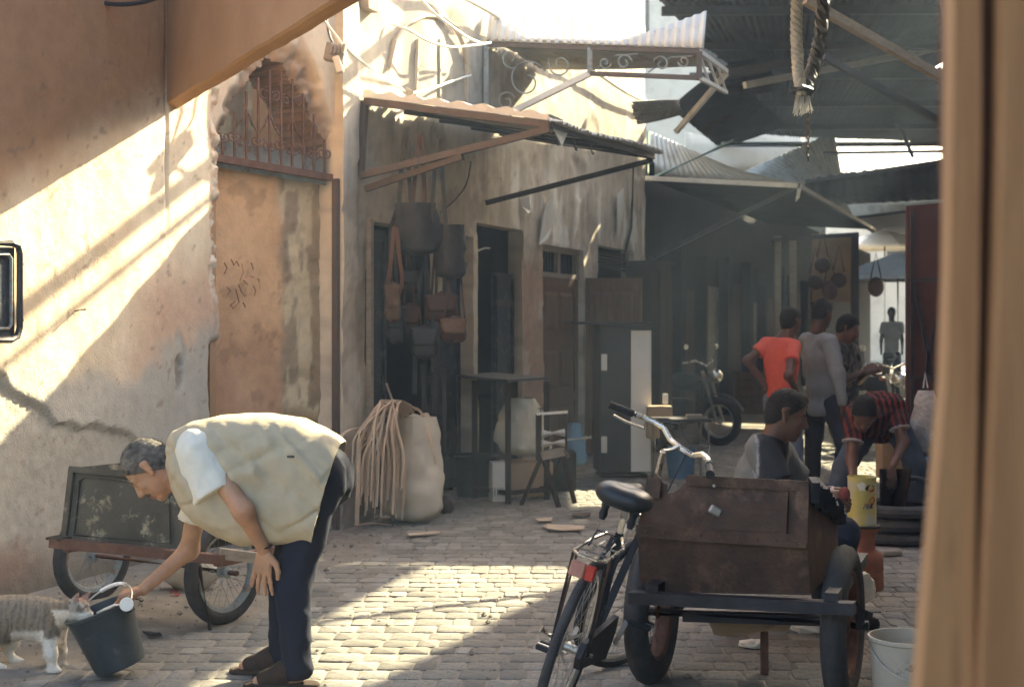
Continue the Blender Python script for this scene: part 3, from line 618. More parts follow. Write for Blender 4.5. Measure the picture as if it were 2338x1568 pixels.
# opening 4
wg = empty('vent_grille', fp(1405, 570, -.05), 0, 'dark slatted vent above the fourth shop opening', 'grille')
for i in range(6): adopt(fpanel(MB(), 1368, 1445, 2.16+i*.04, 2.185+i*.04, -.06, .02).build('slat', M['wood_dark']), wg)
def cabinet(name, base, w, d, h, rz, label, cat, m, top=None, side=None):
    c = empty(name, base, rz, label, cat)
    def part(nm, cc, sz, mm, bev=.004): o = MB().box(cc, sz, bev=bev).build(nm, mm, c); return o
    part('body', (0, 0, h/2+.03), (w, d, h-.06), m)
    part('top', (0, -.02, h+.012), (w+.02, d+.06, .024), top or m)
    part('plinth', (0, .01, .02), (w-.04, d-.04, .03), M['wood_dark'])
    return c, part
dk, part = cabinet('dark_cabinet', fac_pt(fac_s(1398)[0], 0, .45), .62, .4, 2.22, math.atan2(SD.y, SD.x), 'tall dark brown cabinet with lit top edge beside the fourth opening', 'cabinet', M['wood_dark'])
part('door', (-.15, -.21, 1.1), (.28, .018, 2.05), M['wood_dark']); part('door', (.15, -.21, 1.1), (.28, .018, 2.05), M['wood_dark'])
# tall cabinet with a pale side and an overhanging lid
b = G(1418, 1092); ang = math.radians(-12)
cb, part = cabinet('tall_cabinet', b+Vector((.02, .22, 0)), .5, .36, 1.47, 0, 'tall grey cabinet with pale side panel under a long thin lid', 'cabinet', M['cabinet'])
cb.rotation_euler = (0, 0, math.radians(8))
part('side_panel', (.254, 0, .75), (.012, .35, 1.38), M['white_board'], .002); part('front_panel', (.15, -.185, .75), (.19, .012, 1.38), M['white_board'], .002)
part('front_board', (-.1, -.184, .75), (.3, .01, 1.38), M['cabinet'], .002)
part('hinge_block', (-.215, -.195, 1.13), (.055, .03, .16), M['white_board']); part('hinge_block', (-.215, -.195, .33), (.055, .03, .16), M['white_board'])
part('lid', (-.16, -.05, 1.512), (.78, .5, .022), M['cabinet'])

# ------------------------------------------------------------------ corrugated sheets
def corr(p00, p10, p11, p01, pitch=.076, amp=.012, n=6, rows=4, sag=0, rag=0, seed=0):
    p00, p10, p11, p01 = [Vector(p) for p in (p00, p10, p11, p01)]
    w = max((p10-p00).length, (p11-p01).length); N = max(6, int(w/pitch*n)); nor = (p10-p00).cross(p01-p00).normalized()
    if nor.z < 0: nor = -nor
    rr = random.Random(seed); ph = [rr.random() for _ in range(40)]
    def fn(a, b):
        e = (rag*(ph[int(a*39)]-.5) if b in (0, 1) else 0)
        b2 = b+e
        return p00*(1-a)*(1-b2)+p10*a*(1-b2)+p11*a*b2+p01*(1-a)*b2+nor*(amp*math.sin(2*math.pi*a*w/pitch)-sag*math.sin(math.pi*b)*1.0+.012*math.sin(a*7+seed)+.01*math.sin(b*5+a*3))
    return MB().grid(fn, N, rows)
def sheet(name, q, mat_, parent=None, **k):
    o = corr(*q, **k).build(name, mat_, None, smooth=True, sharp=80); solidify(o, .003)
    return adopt(o, parent) if parent is not None else o
# first awning
WA = fac_pt(fac_s(822)[0], 3.18, .04); OA = Vector((.272, 10.21, 2.93)); OB = Vector((1.28, 12.93, 3.02)); WB = fac_pt(fac_s(1133)[0], 3.3, .04)
aw = empty('tin_awning', (WA+WB)/2, 0, 'sagging corrugated tin awning on rusty brackets over the bag shop', 'awning')
sheet('tin_sheet', (WA+Vector((0, 0, .03)), WB+Vector((0, 0, .03)), OB+SN*.12+Vector((0, 0, .02)), OA+SN*.1+Vector((0, 0, .02))), M['tin'], aw, rag=.03, sag=.03, seed=3)
def rod(nm, a, b, w=.045, m='iron_brown', parent=None, t=None): return adopt(MB().beam(a, b, w, t or w).build(nm, M[m]), parent)
Zm = Vector((0, 0, 1))
rod('edge_bar', WA, OA, .05, parent=aw); rod('edge_bar', OA, OB, .045, 'iron_dark', aw); rod('edge_bar', WB, OB, .045, 'iron_dark', aw)
low = fp(815, 402, .03); low2 = fp(826, 432, .03)
rod('bracket', low, OA-Zm*.03, .05, parent=aw); rod('bracket', low2, (low*.45+OA*.55)-Zm*.06, .045, parent=aw); rod('wall_bar', low, WA, .045, parent=aw)
rod('bracket', fp(1102, 464, .03), OB-Zm*.03, .045, 'iron_dark', aw)
for i in range(1, 4): rod('purlin', WA.lerp(WB, i/4)-Zm*.01, OA.lerp(OB, i/4)-Zm*.01, .035, 'iron_dark', aw)
mb = MB().solid([OA.lerp(OB, -.02)+Zm*.05, OA.lerp(OB, .17)+Zm*.06, OA.lerp(OB, .09)-Zm*.13], SN*.006); adopt(mb.build('torn_flap', M['tin_pale']), aw)
rim = [WA.lerp(OA, i/24)+Zm*(.045+.012*math.sin(i*2.1)) for i in range(25)]
mb = MB()
mb.grid(lambda a, b: WA.lerp(OA, a)+Zm*(.03+.05*b+.012*math.sin(a*50)*b)-SD*.03, 48, 1); mb.grid(lambda a, b: WA.lerp(OA, a)+Zm*(.08+.012*math.sin(a*50))+SD*(.35*b-.03), 48, 2)
adopt(mb.build('folded_edge', M['tin_pale']), aw)
for t in (.55, .7, .85):
    h0 = OA.lerp(OB, t-.5)-Zm*.04
    adopt(MB().tube([h0, h0-Zm*.05, h0-Zm*.085+SD*.02, h0-Zm*.09+SD*.05, h0-Zm*.06+SD*.06], .006, 5).build('hook', M['iron_dark'], smooth=True), aw)
bk = MB().box(fp(1085, 272, .55)+Zm*0, (.13, .1, .06), Matrix.Rotation(.4, 3, 'Z'), bev=.012).build('loose_brick', M['house']); tag(bk, 'loose pale brick lying on the tin awning', 'brick')
bk.location = (0, 0, 0)
# second, upper canopy with wrought scroll bracket
s2 = fac_s(1103)[0]; WC = fac_pt(s2, 4.08, .03); OC = WC+SN*2.0-Zm*.2; OD = OC+SD*1.15+Zm*.02; WD = WC+SD*1.6
cn = empty('scroll_canopy', (WC+WD)/2, 0, 'upper corrugated canopy with scrolled iron side bracket, lit from above', 'canopy')
sheet('tin_sheet', (WC+Zm*.05, WD+Zm*.05, OD+Zm*.06, OC+Zm*.05), M['tin'], cn, rag=.02, seed=5)
mb = MB(); prof = lambda a: .05+.26*max(0, 1-a/.2)**1.2+.3*max(0, (a-.62)/.38)**1.1
mb.grid(lambda a, b: WC.lerp(OC, a*1.02)+Zm*(.03+b*prof(a))+SD*(.02*math.sin(a*26*6.283)+.16*b*prof(a)*2)-SN*0, 156, 3)
o = mb.build('corrugated_fascia', M['tin_pale'], smooth=True, sharp=80); solidify(o, .003); adopt(o, cn)
def cr_(a, z): return WC.lerp(OC, a)+Zm*(z+.2*0)
rod('top_bar', WC, OC, .04, 'iron_brown', cn); lo = -.23
rod('lower_bar', cr_(.5, lo), cr_(1, lo), .04, 'iron_brown', cn); rod('end_bar', cr_(1, lo), OC, .045, 'iron_brown', cn); rod('mid_bar', cr_(.5, lo), cr_(.5, 0), .045, 'iron_grey', cn)
rod('diagonal', cr_(.04, -.7), cr_(.5, lo), .05, 'tin_pale', cn); rod('wall_post', cr_(.0, -.75), WC, .045, 'iron_grey', cn)
rod('front_bar', OC, OD, .04, 'tin_pale', cn); rod('front_lower_bar', cr_(1, lo), OD-Zm*.2, .035, 'tin_pale', cn); rod('far_strut', OD-Zm*.02, OD-SN*.55+SD*.25-Zm*.52, .045, 'tin_pale', cn)
for i in range(3): rod('lattice', OC.lerp(OD, i/3)-Zm*.02, OC.lerp(OD, (i+1)/3)-Zm*.2, .02, 'tin_pale', cn)
def sc2(a, z, r, t0, tr, sg): return [cr_(a+sg*(r/2.0)*(1-.75*i/24)*math.cos(t0+tr*6.283*i/24), z+r*(1-.75*i/24)*math.sin(t0+tr*6.283*i/24)) for i in range(25)]
for (a, z, r, t0, tr, sg) in ((.66, -.12, .075, 0, 1.2, 1), (.83, -.12, .075, 0, 1.2, -1), (.93, -.09, .055, 3.1, 1.2, 1), (.57, -.13, .06, 3.1, 1.2, -1), (.2, -.32, .2, .5, 1.15, 1), (.36, -.16, .12, 2.6, 1.2, 1), (.1, -.52, .1, 0, 1.3, 1), (.12, -.12, .1, 3.6, 1.1, -1)):
    adopt(MB().tube(sc2(a, z, r, t0, tr, sg), .008, 5).build('scroll', M['iron_grey'], smooth=True), cn)
for k in range(2): adopt(MB().tube([cr_(.52+.25*k, lo+.03), cr_(.62+.25*k, -.06), cr_(.72+.25*k, -.04)], .007, 5).build('scroll', M['iron_grey'], smooth=True), cn)

# ------------------------------------------------------------------ the big market roof on the right
rf = empty('market_roof', (4, 15, 5), 0, 'large dark corrugated tin roof hanging over the right side of the alley', 'roof')
ZR = 5.0
def rq(*q): return [Vector((x, y, ZR+dz)) for x, y, dz in [(p if len(p) == 3 else (*p, 0)) for p in q]]
quads = [((1.24, 13.4), (3.6, 11.0), (4.73, 15.1), (1.6, 15.4)), ((4.05, 10.6), (12, 4.0), (13, 14.5), (5.6, 14.6)), ((1.6, 15.4, .01), (5.72, 15.05, .01), (5.8, 20, .01), (2.85, 19.4, .01)),
         ((5.75, 14.55, .02), (13, 14.45, .02), (13, 18, .02), (5.8, 18, .02)), ((6.4, 18, .03), (13, 18, .03), (13, 19.8, .03), (6.3, 19.8, .03)), ((3.2, 19.6, .04), (8.6, 19.8, .04), (8.5, 28, .04), (4.6, 26.5, .04)), ((9.4, 19.7, .05), (14, 19.7, .05), (14, 28, .05), (9.2, 28, .05)), ((4.6, 27.6, -.55), (15, 27.6, -.55), (19, 37.6, -.5), (8, 37.6, -.5)), ((8.4, 37.5, -.4), (20, 37.3, -.4), (24, 50, -.5), (13, 50, -.5))]
quads.append(((.3, 3.0, .1), (10, 3.0, .1), (4.4, 8.9, .1), (.3, 10.4, .1)))  # unseen extra sheet added overhead to block sky light on the right
for k, q in enumerate(quads): sheet('tin_sheet', rq(*q), M['tin_dark'], rf, pitch=.09, amp=.014, n=5, rows=6, rag=.012, seed=10+k)
# drooping sheet at the roof's lower corner
hs = [P(1530, 248, 18.6), P(1645, 338, 20.5), P(1800, 290, 21.4), P(1645, 150, 18.0)]
sheet('hanging_sheet', hs, M['tin_dark'], rf, pitch=.09, amp=.016, n=5, rows=6, rag=.01, seed=31)
sheet('hanging_sheet', [P(1610, 150, 17.2), P(1660, 225, 17.8), P(1790, 205, 19.0), P(1740, 130, 18.4)], M['tin_dark'], rf, pitch=.09, amp=.016, n=5, rows=6, rag=.03, seed=35)
sheet('hanging_sheet', [P(1440, 232, 17.0), P(1455, 285, 17.6), P(1560, 262, 18.6), P(1545, 225, 18.0)], M['tin'], rf, pitch=.09, amp=.016, n=5, rows=6, rag=.05, seed=36)
for y0 in (15.6, 17.6, 19.7, 22.2, 24.8, 27.2): rod('purlin', (1.6+(y0-15.4)*.2, y0, 4.93), (13, y0-.2, 4.93), .09, 'iron_dark', rf)
for (a, b, w, m) in ((P(1838, 0, 9.0), P(2172, 190, 9.6), .055, 'wood_grey'), (P(1880, 130, 11.5), P(2172, 292, 12), .05, 'iron_dark'), (P(2152, -20, 8.8), P(2178, 110, 8.8), .05, 'wood_grey'), (P(1640, 172, 16.5), P(2170, 82, 17.5), .1, 'tin_dark'), (P(1700, 195, 17), P(2170, 105, 18), .08, 'tin'), (P(1620, 10, 16.2), P(1745, 140, 18), .09, 'iron_dark')):
    rod('roof_strut', a, b, w, m, rf)
# two off-frame planks laid across the alley
for k, (a, b, w) in enumerate((((.30, 12.88), (1.35, 11.42), .14), ((.75, 12.85), (1.3, 12.1), .035))):
    rod('cross_plank', Vector((*a, 5.0)), Vector((*b, 5.0)), w, 'wood_grey', rf, t=.04)
nc = empty('light_block_canopy', (3.8, 2, 3.05), 0, 'dark tin canopy of the stall with the wooden post, overhead on the right', 'canopy')  # unseen canopy added to cut sky light over the right side
sheet('tin_sheet', [Vector(q) for q in ((.35, -3, 3.4), (6.4, -3, 3.5), (6.4, 7.4, 3.5), (.35, 7.4, 3.4))], M['tin_dark'], nc, pitch=.12, amp=.014, n=4, rows=4, seed=77)
rod('edge_bar', (.4, -3, 3.35), (.4, 7.4, 3.35), .06, 'iron_dark', nc); rod('canopy_leg', (.4, -2.9, 0), (.4, -2.9, 3.35), .07, 'wood_grey', nc)
adopt(MB().box((3.4, -3.1, 1.7), (6.1, .1, 3.3)).build('back_panel', M['wood_dark']), nc); adopt(MB().box((.64, -.85, 1.7), (.06, 4.3, 3.3)).build('side_panel', M['wood_dark']), nc)  # unseen back and side panels added to block light from behind
# unseen house blocks added on the right to keep sky light out
rh = MB(); rh.box((15.2, 15, 3), (2, 34, 6)); rh.box((6.6, 6.5, 2.4), (.4, 15, 4.8)); rh.box((10.5, 14.2, 2.4), (8, .4, 4.8)); tag(rh.build('unseen_building', M['house']), 'plain rendered building closing the right side behind the wooden post', 'building')

# ------------------------------------------------------------------ farther shops on the left
dark = empty('dark_shop_row', fac_pt(14, 0), 0, 'row of unlit dark shop fronts beyond the cream building', 'building')
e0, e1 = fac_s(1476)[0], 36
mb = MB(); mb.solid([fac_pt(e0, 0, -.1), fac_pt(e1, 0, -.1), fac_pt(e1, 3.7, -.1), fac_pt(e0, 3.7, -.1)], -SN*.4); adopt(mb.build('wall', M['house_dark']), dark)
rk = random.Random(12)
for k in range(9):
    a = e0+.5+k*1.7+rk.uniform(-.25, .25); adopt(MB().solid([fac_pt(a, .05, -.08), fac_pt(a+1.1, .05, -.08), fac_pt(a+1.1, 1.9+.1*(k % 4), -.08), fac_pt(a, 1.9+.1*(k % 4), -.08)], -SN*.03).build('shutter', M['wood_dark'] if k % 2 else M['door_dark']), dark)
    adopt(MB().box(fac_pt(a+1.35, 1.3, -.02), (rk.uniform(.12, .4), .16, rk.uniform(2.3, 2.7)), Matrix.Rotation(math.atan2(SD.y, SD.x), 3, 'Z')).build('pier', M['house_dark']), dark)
A0 = fac_pt(e0+.1, 3.42, -.05); A1 = A0+SN*2.0-Zm*.17; 
a3 = empty('far_awning', A0, 0, 'long dark tin awning with a bright front edge beyond the cream building', 'awning')
sheet('tin_sheet', (A0, A0+SD*9, A1+SD*9, A1), M['tin_dark'], a3, seed=8, rag=.01)
rod('edge_bar', A0-SD*.02, A1-SD*.02, .06, 'tin_pale', a3); rod('edge_bar', A1, A1+SD*9, .06, 'iron_dark', a3); rod("strut", A0-Zm*1.1, A1, .05, 'iron_dark', a3)
adopt(MB().solid([A1+Zm*.02, A1+Zm*.02+SN*.05, A1-Zm*.15+SN*.02, A1-Zm*.2-SN*.03], SD*.01).build('torn_flap', M['tin_pale']), a3)
hb = MB().solid([A0+SN*.75-Zm*.07-SD*.05, A0+SN*1.95-Zm*.16-SD*.05, A0+SN*1.95-Zm*1.0-SD*.05, A0+SN*.75-Zm*1.1-SD*.05], SD*.03)
# pale tin gable and lit sheets above it
gb = tag(corr(P(1484, 400, 19.4), P(1830, 421, 19.6), P(1700, 395, 19.6), P(1484, 300, 19.4), pitch=.09).build('lit_tin_gable', M['tin_pale'], smooth=True, sharp=80), 'sunlit triangular tin sheet above the dark far awning', 'tin sheet'); solidify(gb, .004)
gp = empty('green_pole_frame', P(1480, 410, 18.9), 0, 'thin pale green pole with diagonal brace by the lit tin sheet', 'pole')
M['green_pole'] = mat('pale_green_paint', (.22, .3, .24), (.3, .37, .3), sc=9, rough=.6, bump=.1)
for a, b in ((P(1480, 300, 18.9), P(1478, 412, 18.9)), (P(1480, 412, 18.9), P(1675, 322, 19.2)), (P(1650, 328, 19.2), P(1830, 330, 20.5))): adopt(MB().tube([a, b], .028, 7).build('bar', M['green_pole'], smooth=True), gp)
# houses behind
def house(name, x0, x1, y, z1, label, m='house', wins=(), roofz=None, z0=0):
    h = empty(name, ((x0+x1)/2, y, z0), 0, label, 'house')
    adopt(MB().box(((x0+x1)/2, y+2, (z1+z0)/2), (x1-x0, 4, z1-z0)).build('wall', M[m]), h)
    adopt(MB().box(((x0+x1)/2, y+1.98, z1+.06), (x1-x0+.14, 4.1, .14)).build('parapet', M[m]), h)
    for (wx, wz, ww, wh) in wins:
        w = MB().box((wx, y-.005, wz), (ww, .05, wh)).build('window', M['wood_dark']); adopt(w, h)
        adopt(MB().box((wx, y-.06, wz-wh/2-.04), (ww+.16, .12, .06)).build('sill', M[m]), h)
    return h
house('pale_house', 1.6, 7.5, 34, 10.5, 'pale rendered house rising behind the upper canopy', wins=((3.0, 8.6, .55, 1.5), (5.2, 6.7, .5, 1.2)))
house('end_house', 7.4, 20, 58, 7.0, 'sunlit house closing the far end of the alley', wins=((13.4, 4.6, 1.0, 1.2), (15.8, 4.6, 1.0, 1.2)))
lw = MB(); 
lw.grid(lambda a, b: P(1565+270*a, 300+100*b+10*math.sin(a*9), 27+a), 20, 4)
tag(solidify(lw.build('patched_wall_sheet', M['house'], smooth=True), .05), 'pale patched wall panel seen between the roofs', 'wall panel')
for k, (q, m, lab) in enumerate((
    ((P(1700, 392, 26), P(1905, 300, 27), P(1920, 400, 27), P(1820, 425, 26)), 'tin', 'grey corrugated lean-to sheet left of the bright gap'),)):
    o = corr(*q, pitch=.12, amp=.02).build('roof_panel', M[m], smooth=True, sharp=80); solidify(o, .004); tag(o, lab, 'roof panel')
# black sagging canopy sheet across the alley
bc = empty('dark_canopy', P(2000, 430, 24), 0, 'black sagging canopy stretched across the alley behind the people', 'canopy')
o = corr(P(1838, 412, 23), P(2190, 362, 22), P(2190, 452, 25), P(1845, 470, 26), pitch=.2, amp=.02).build('cover', M['tin_dark'], smooth=True); solidify(o, .01); adopt(o, bc)
for a, b in ((P(1838, 415, 22.9), P(2190, 362, 21.9)), (P(1880, 350, 24), P(2190, 345, 24)), (P(2040, 260, 23), P(2085, 360, 23)), (P(1930, 500, 25), P(2190, 470, 24))): rod('pole', a, b, .05, 'iron_dark', bc)
fl = corr(P(1935, 468, 27), P(2190, 455, 26), P(2190, 475, 26.5), P(1950, 498, 27), pitch=.2, amp=.01).build('pale_roof_edge', M['tin_pale'], smooth=True); solidify(fl, .01); tag(fl, 'pale roof edge above the far end of the alley', 'roof panel')
for k, (u, v, Y, w) in enumerate(((2020, 548, 44, 1.6), (2050, 610, 30, 1.3))):
    c = P(u, v, Y); um = empty('market_parasol', (c.x, c.y, 0), 0, ('farther white parasol in the sunlit end of the alley', 'pale awning cloth beside the maroon door, nearer than the white parasol')[k], 'parasol')
    mb = MB().lathe([(w, -.28), (w*.98, -.2), (w*.55, .06), (.05, .3), (0, .31)], 8, Matrix.Translation(c)); adopt(mb.build('cover', M['tin_pale']), um)
    adopt(MB().tube([(c.x, c.y, 0), c+Zm*.28], .03, 6).build('pole', M['iron_dark'], smooth=True), um)
# goods hung outside a far stall
st = empty('far_stall', P(1900, 590, 20.5)*1, 0, 'dim stall with hung goods behind the standing men', 'stall')
st.location.z = 0
adopt(MB().solid([P(1855, 535, 21), P(1950, 535, 21), P(1950, 690, 21), P(1855, 690, 21)], Vector((0, .06, 0))).build('back_panel', M['card']), st)
for u in (1810, 1775, 1952): rod('post', P(u, 540, 20.5), P(u, 980, 20.5), .09, 'wood_grey' if u < 1900 else 'iron_dark', st)
rod('rail', P(1760, 548, 20.4), P(1960, 535, 20.4), .06, 'iron_dark', st)
rb = random.Random(4)
for i, (u, v) in enumerate(((1862, 645), (1895, 662), (1915, 640), (2000, 655), (1878, 606))):
    c = P(u, v, 20.3+.6*(i == 3)); hb_ = empty('hanging_bag', c-Zm*.15, 0, ('reddish bag hung at the far stall, left of its row', 'orange bag hung low at the far stall', 'pale-tied red bag hung at the right of the far stall', 'small red bag hanging right of the far stall post', 'small dark red pouch hung high at the far stall')[i], 'bag', 'bags on the far stall')
    adopt(MB().sphere(c, .12, 10, 7, (1, .5, 1.25 if i % 2 else .9)).build('pouch', M['leather_tan'] if i % 2 else M['leather_brown'], smooth=True), hb_)
    adopt(MB().tube([c+Vector((-.08, 0, .12)), c+Vector((0, 0, .5)), c+Vector((.08, 0, .12))], .012, 5).build('strap', M['leather_brown'], smooth=True), hb_)
# maroon metal door leaf on the right
md = empty('maroon_door', P(2118, 1000, 11.6)*1, 0, 'maroon metal shutter door with crossed braces, right of the people', 'door'); md.location.z = .0
adopt(MB().solid([P(2070, 470, 11.6), P(2260, 455, 11.4), P(2260, 1120, 11.4), P(2070, 1120, 11.6)], Vector((0, .04, 0))).build('leaf', M['maroon']), md)
for a, b in (((2082, 480), (2082, 1110)), ((2072, 640), (2260, 636)), ((2072, 862), (2260, 862)), ((2085, 640), (2160, 1030)), ((2160, 600), (2085, 1000)), ((2072, 1020), (2260, 1020))): rod('brace', P(*a, 11.54), P(*b, 11.36 if b[0] > 2200 else 11.54), .022, 'iron_dark', md)

# ------------------------------------------------------------------ wires, junction box, rope and chain
jb = empty('junction_box', P(765, 120, 10.2), 0, 'weathered grey electrical junction box hanging from its wires', 'junction box')
rot = Matrix.Rotation(.2, 3, 'Y')
adopt(MB().box(P(765, 122, 10.15), (.14, .08, .13), rot, bev=.008).build('case', M['grey_plastic']), jb)
adopt(MB().box(P(772, 148, 10.1), (.05, .05, .12), Matrix.Rotation(-.3, 3, 'Y'), bev=.006).build('breaker', M['paper']), jb)
for k in range(4): adopt(MB().box(P(757+k*9, 112, 10.09), (.02, .02, .07), rot, bev=.003).build('terminal', M['grey_plastic']), jb)
def wire(name, pts, r, m, label, sagk=0):
    pp = [Vector(p) for p in pts]
    sm = []
    for i in range(len(pp)-1):
        for t in range(4):
            t /= 4; p0, p1, p2, p3 = pp[max(i-1, 0)], pp[i], pp[i+1], pp[min(i+2, len(pp)-1)]
            sm.append(.5*((2*p1)+(p2-p0)*t+(2*p0-5*p1+4*p2-p3)*t*t+(3*p1-p0-3*p2+p3)*t**3))
    sm.append(pp[-1]); o = MB().tube(sm, r, 6).build(name, M[m], smooth=True); return tag(o, label, 'cable') if label else o
wire('cable', [P(740, -30, 10.3), P(745, 40, 10.2), P(752, 80, 10.2), P(760, 100, 10.15)], .009, 'cable_dark', 'dark cables dropping to the junction box')
wire('cable', [P(715, 20, 9.9), P(740, 48, 10.1), P(765, 80, 10.15), P(790, 110, 10.2), P(850, 160, 10.6), P(905, 195, 11), P(935, 212, 11.2), P(980, 205, 11.6), P(1020, 190, 12.2), P(1075, 172, 12.8)], .0105, 'cable_white', 'white twisted cable sagging from the junction box to the canopy')
wire('cable', [P(895, 55, 11.2), P(930, 68, 11.3), P(980, 95, 11.6), P(1030, 108, 12), P(1080, 104, 12.4), P(1120, 98, 12.8)], .011, 'cable_white', 'lower white cable looping across the blind arch')
wire('cable', [P(955, -10, 11), P(985, 25, 11.2), P(1030, 60, 11.6), P(1065, 85, 12), P(1100, 100, 12.5)], .011, 'cable_white', 'upper white cable descending steeply to the canopy corner')
wire('cable', [P(1005, 485, 12.2), P(1040, 455, 12.5), P(1065, 420, 12.6), P(1075, 370, 12.0)], .006, 'cable_dark', 'thin dark wire curling under the awning bracket')
wire('cable', [P(200, 0, 8.5), P(240, 8, 8.4), P(280, 11, 8.3), P(330, 5, 8.2), P(370, -10, 8.1)], .014, 'cable_dark', 'dark cable looping along the terracotta overhang')
tag(MB().box(P(932, 210, 11.15), (.08, .05, .05), Matrix.Rotation(.5, 3, 'Y'), bev=.006).build('cable_connector', M['wood_grey']), 'taped connector in the sagging white cable', 'connector')
rp = empty('twisted_rope', P(1835, -40, 6.9), 0, 'thick white twisted cloth rope hanging in a loop from the roof', 'rope')
def twist(pts, r, n=40, tw=9):
    pp = [Vector(p) for p in pts]; out = []
    mb = MB()
    for s_ in range(3):
        path = []
        for i in range(n+1):
            t = i/n*(len(pp)-1); k = min(int(t), len(pp)-2); f = t-k; c = pp[k].lerp(pp[k+1], f); d = (pp[k+1]-pp[k]).normalized(); x, y, _ = frame(d); a = tw*2*math.pi*i/n+s_*2.094
            path.append(c+(x*math.cos(a)+y*math.sin(a))*r*.52)
        mb.tube(path, r*.62, 6)
    return mb
M['rope'] = mat('dirty_white_cloth', (.6, .57, .5), (.74, .7, .62), sc=9, rough=.85, bump=.6, bsc=60)
M['rope_grey'] = mat('grey_plastic_wrap', (.1, .11, .12), (.22, .23, .24), sc=9, rough=.5, bump=.6, bsc=40)
adopt(twist([P(1820, -40, 6.9), P(1818, 80, 6.9), P(1822, 160, 6.9), P(1830, 212, 6.9)], .028, 60, 8).build('rope', M['rope'], smooth=True), rp)
adopt(twist([P(1885, -40, 7.1), P(1872, 90, 7.05), P(1855, 160, 7), P(1838, 212, 6.9)], .032, 60, 6).build('wrapped_rope', M['rope_grey'], smooth=True), rp)
adopt(MB().tube([P(1812, 205, 6.88), P(1832, 200, 6.84), P(1850, 206, 6.88), P(1846, 216, 6.94), P(1822, 216, 6.94)], .016, 8, closed=True).build('knot', M['rope_grey'], smooth=True), rp)
mb = MB(); rr = random.Random(9)
for i in range(34):
    u0 = 1816+rr.random()*32; mb.tube([P(u0, 216, 6.9+rr.random()*.05), P(u0+rr.uniform(-4, 4), 236, 6.9), P(u0+rr.uniform(-9, 9), 250+rr.random()*16, 6.9)], .0028, 4)
adopt(mb.build('frayed_end', M['rope']), rp)
ch = empty('rusty_chain', P(1845, 260, 6.9), 0, 'thin rusty chain hanging below the frayed rope', 'chain')
for i in range(11):
    c = P(1845, 262+i*10, 6.9); ax = Vector((1, 0, 0)) if i % 2 else Vector((0, 1, 0))
    loop = [c+ax*.0075*math.cos(a*.785)+Zm*.0145*math.sin(a*.785) for a in range(8)]
    adopt(MB().tube(loop, .0028, 5, closed=True).build('link', M['iron_rust'] if i < 8 else M['iron_dark'], smooth=True), ch)

# ------------------------------------------------------------------ blurred wooden post close to the camera
M['wood_post_groove'] = mat('groove_shade_wood', (.09, .04, .02), (.14, .065, .035), sc=4, rough=.6, bump=.3, stretch=(9, 9, .5), bsc=40)
po = empty('wooden_post', P(2250, 1500, 1.35)*1, 0, 'out-of-focus varnished wooden post of boards close to the camera at right edge', 'post'); po.location.z = 0
def board(ul, ur, vs, Y, t, nm='board', m='wood_post'):          # left and right edge of a bowed board at given heights
    mb = MB(); n = len(vs)
    V_ = [P(ul[i], vs[i], Y) for i in range(n)]+[P(ur[i], vs[i], Y) for i in range(n)]; V_ += [q+Vector((0, t, 0)) for q in V_]; N2 = 2*n; fs = []
    for i in range(n-1):
        fs += [(i, i+1, n+i+1, n+i), (N2+i, N2+n+i, N2+n+i+1, N2+i+1), (i, N2+i, N2+i+1, i+1), (n+i, n+i+1, N2+n+i+1, N2+n+i)]
    fs += [(0, n, N2+n, N2), (n-1, N2+n-1, N2+N2-1, N2-1)]
    adopt(mb.add(V_, fs).build(nm, M[m]), po)
vs_ = [-150, 300, 620, 860, 1568, 4400]
board([2180, 2176, 2170, 2162, 2102, 1860], [2240, 2240, 2236, 2232, 2222, 2190], vs_, 1.31, .03)
board([2296, 2292, 2284, 2276, 2242, 2200], [2420]*6, vs_, 1.29, .03)
board([2174, 2172, 2180, 2178, 2120, 1900], [2440]*6, vs_, 1.36, .04, 'backing_board', 'wood_post_groove')  # backing coloured dark so the groove between boards reads as shade
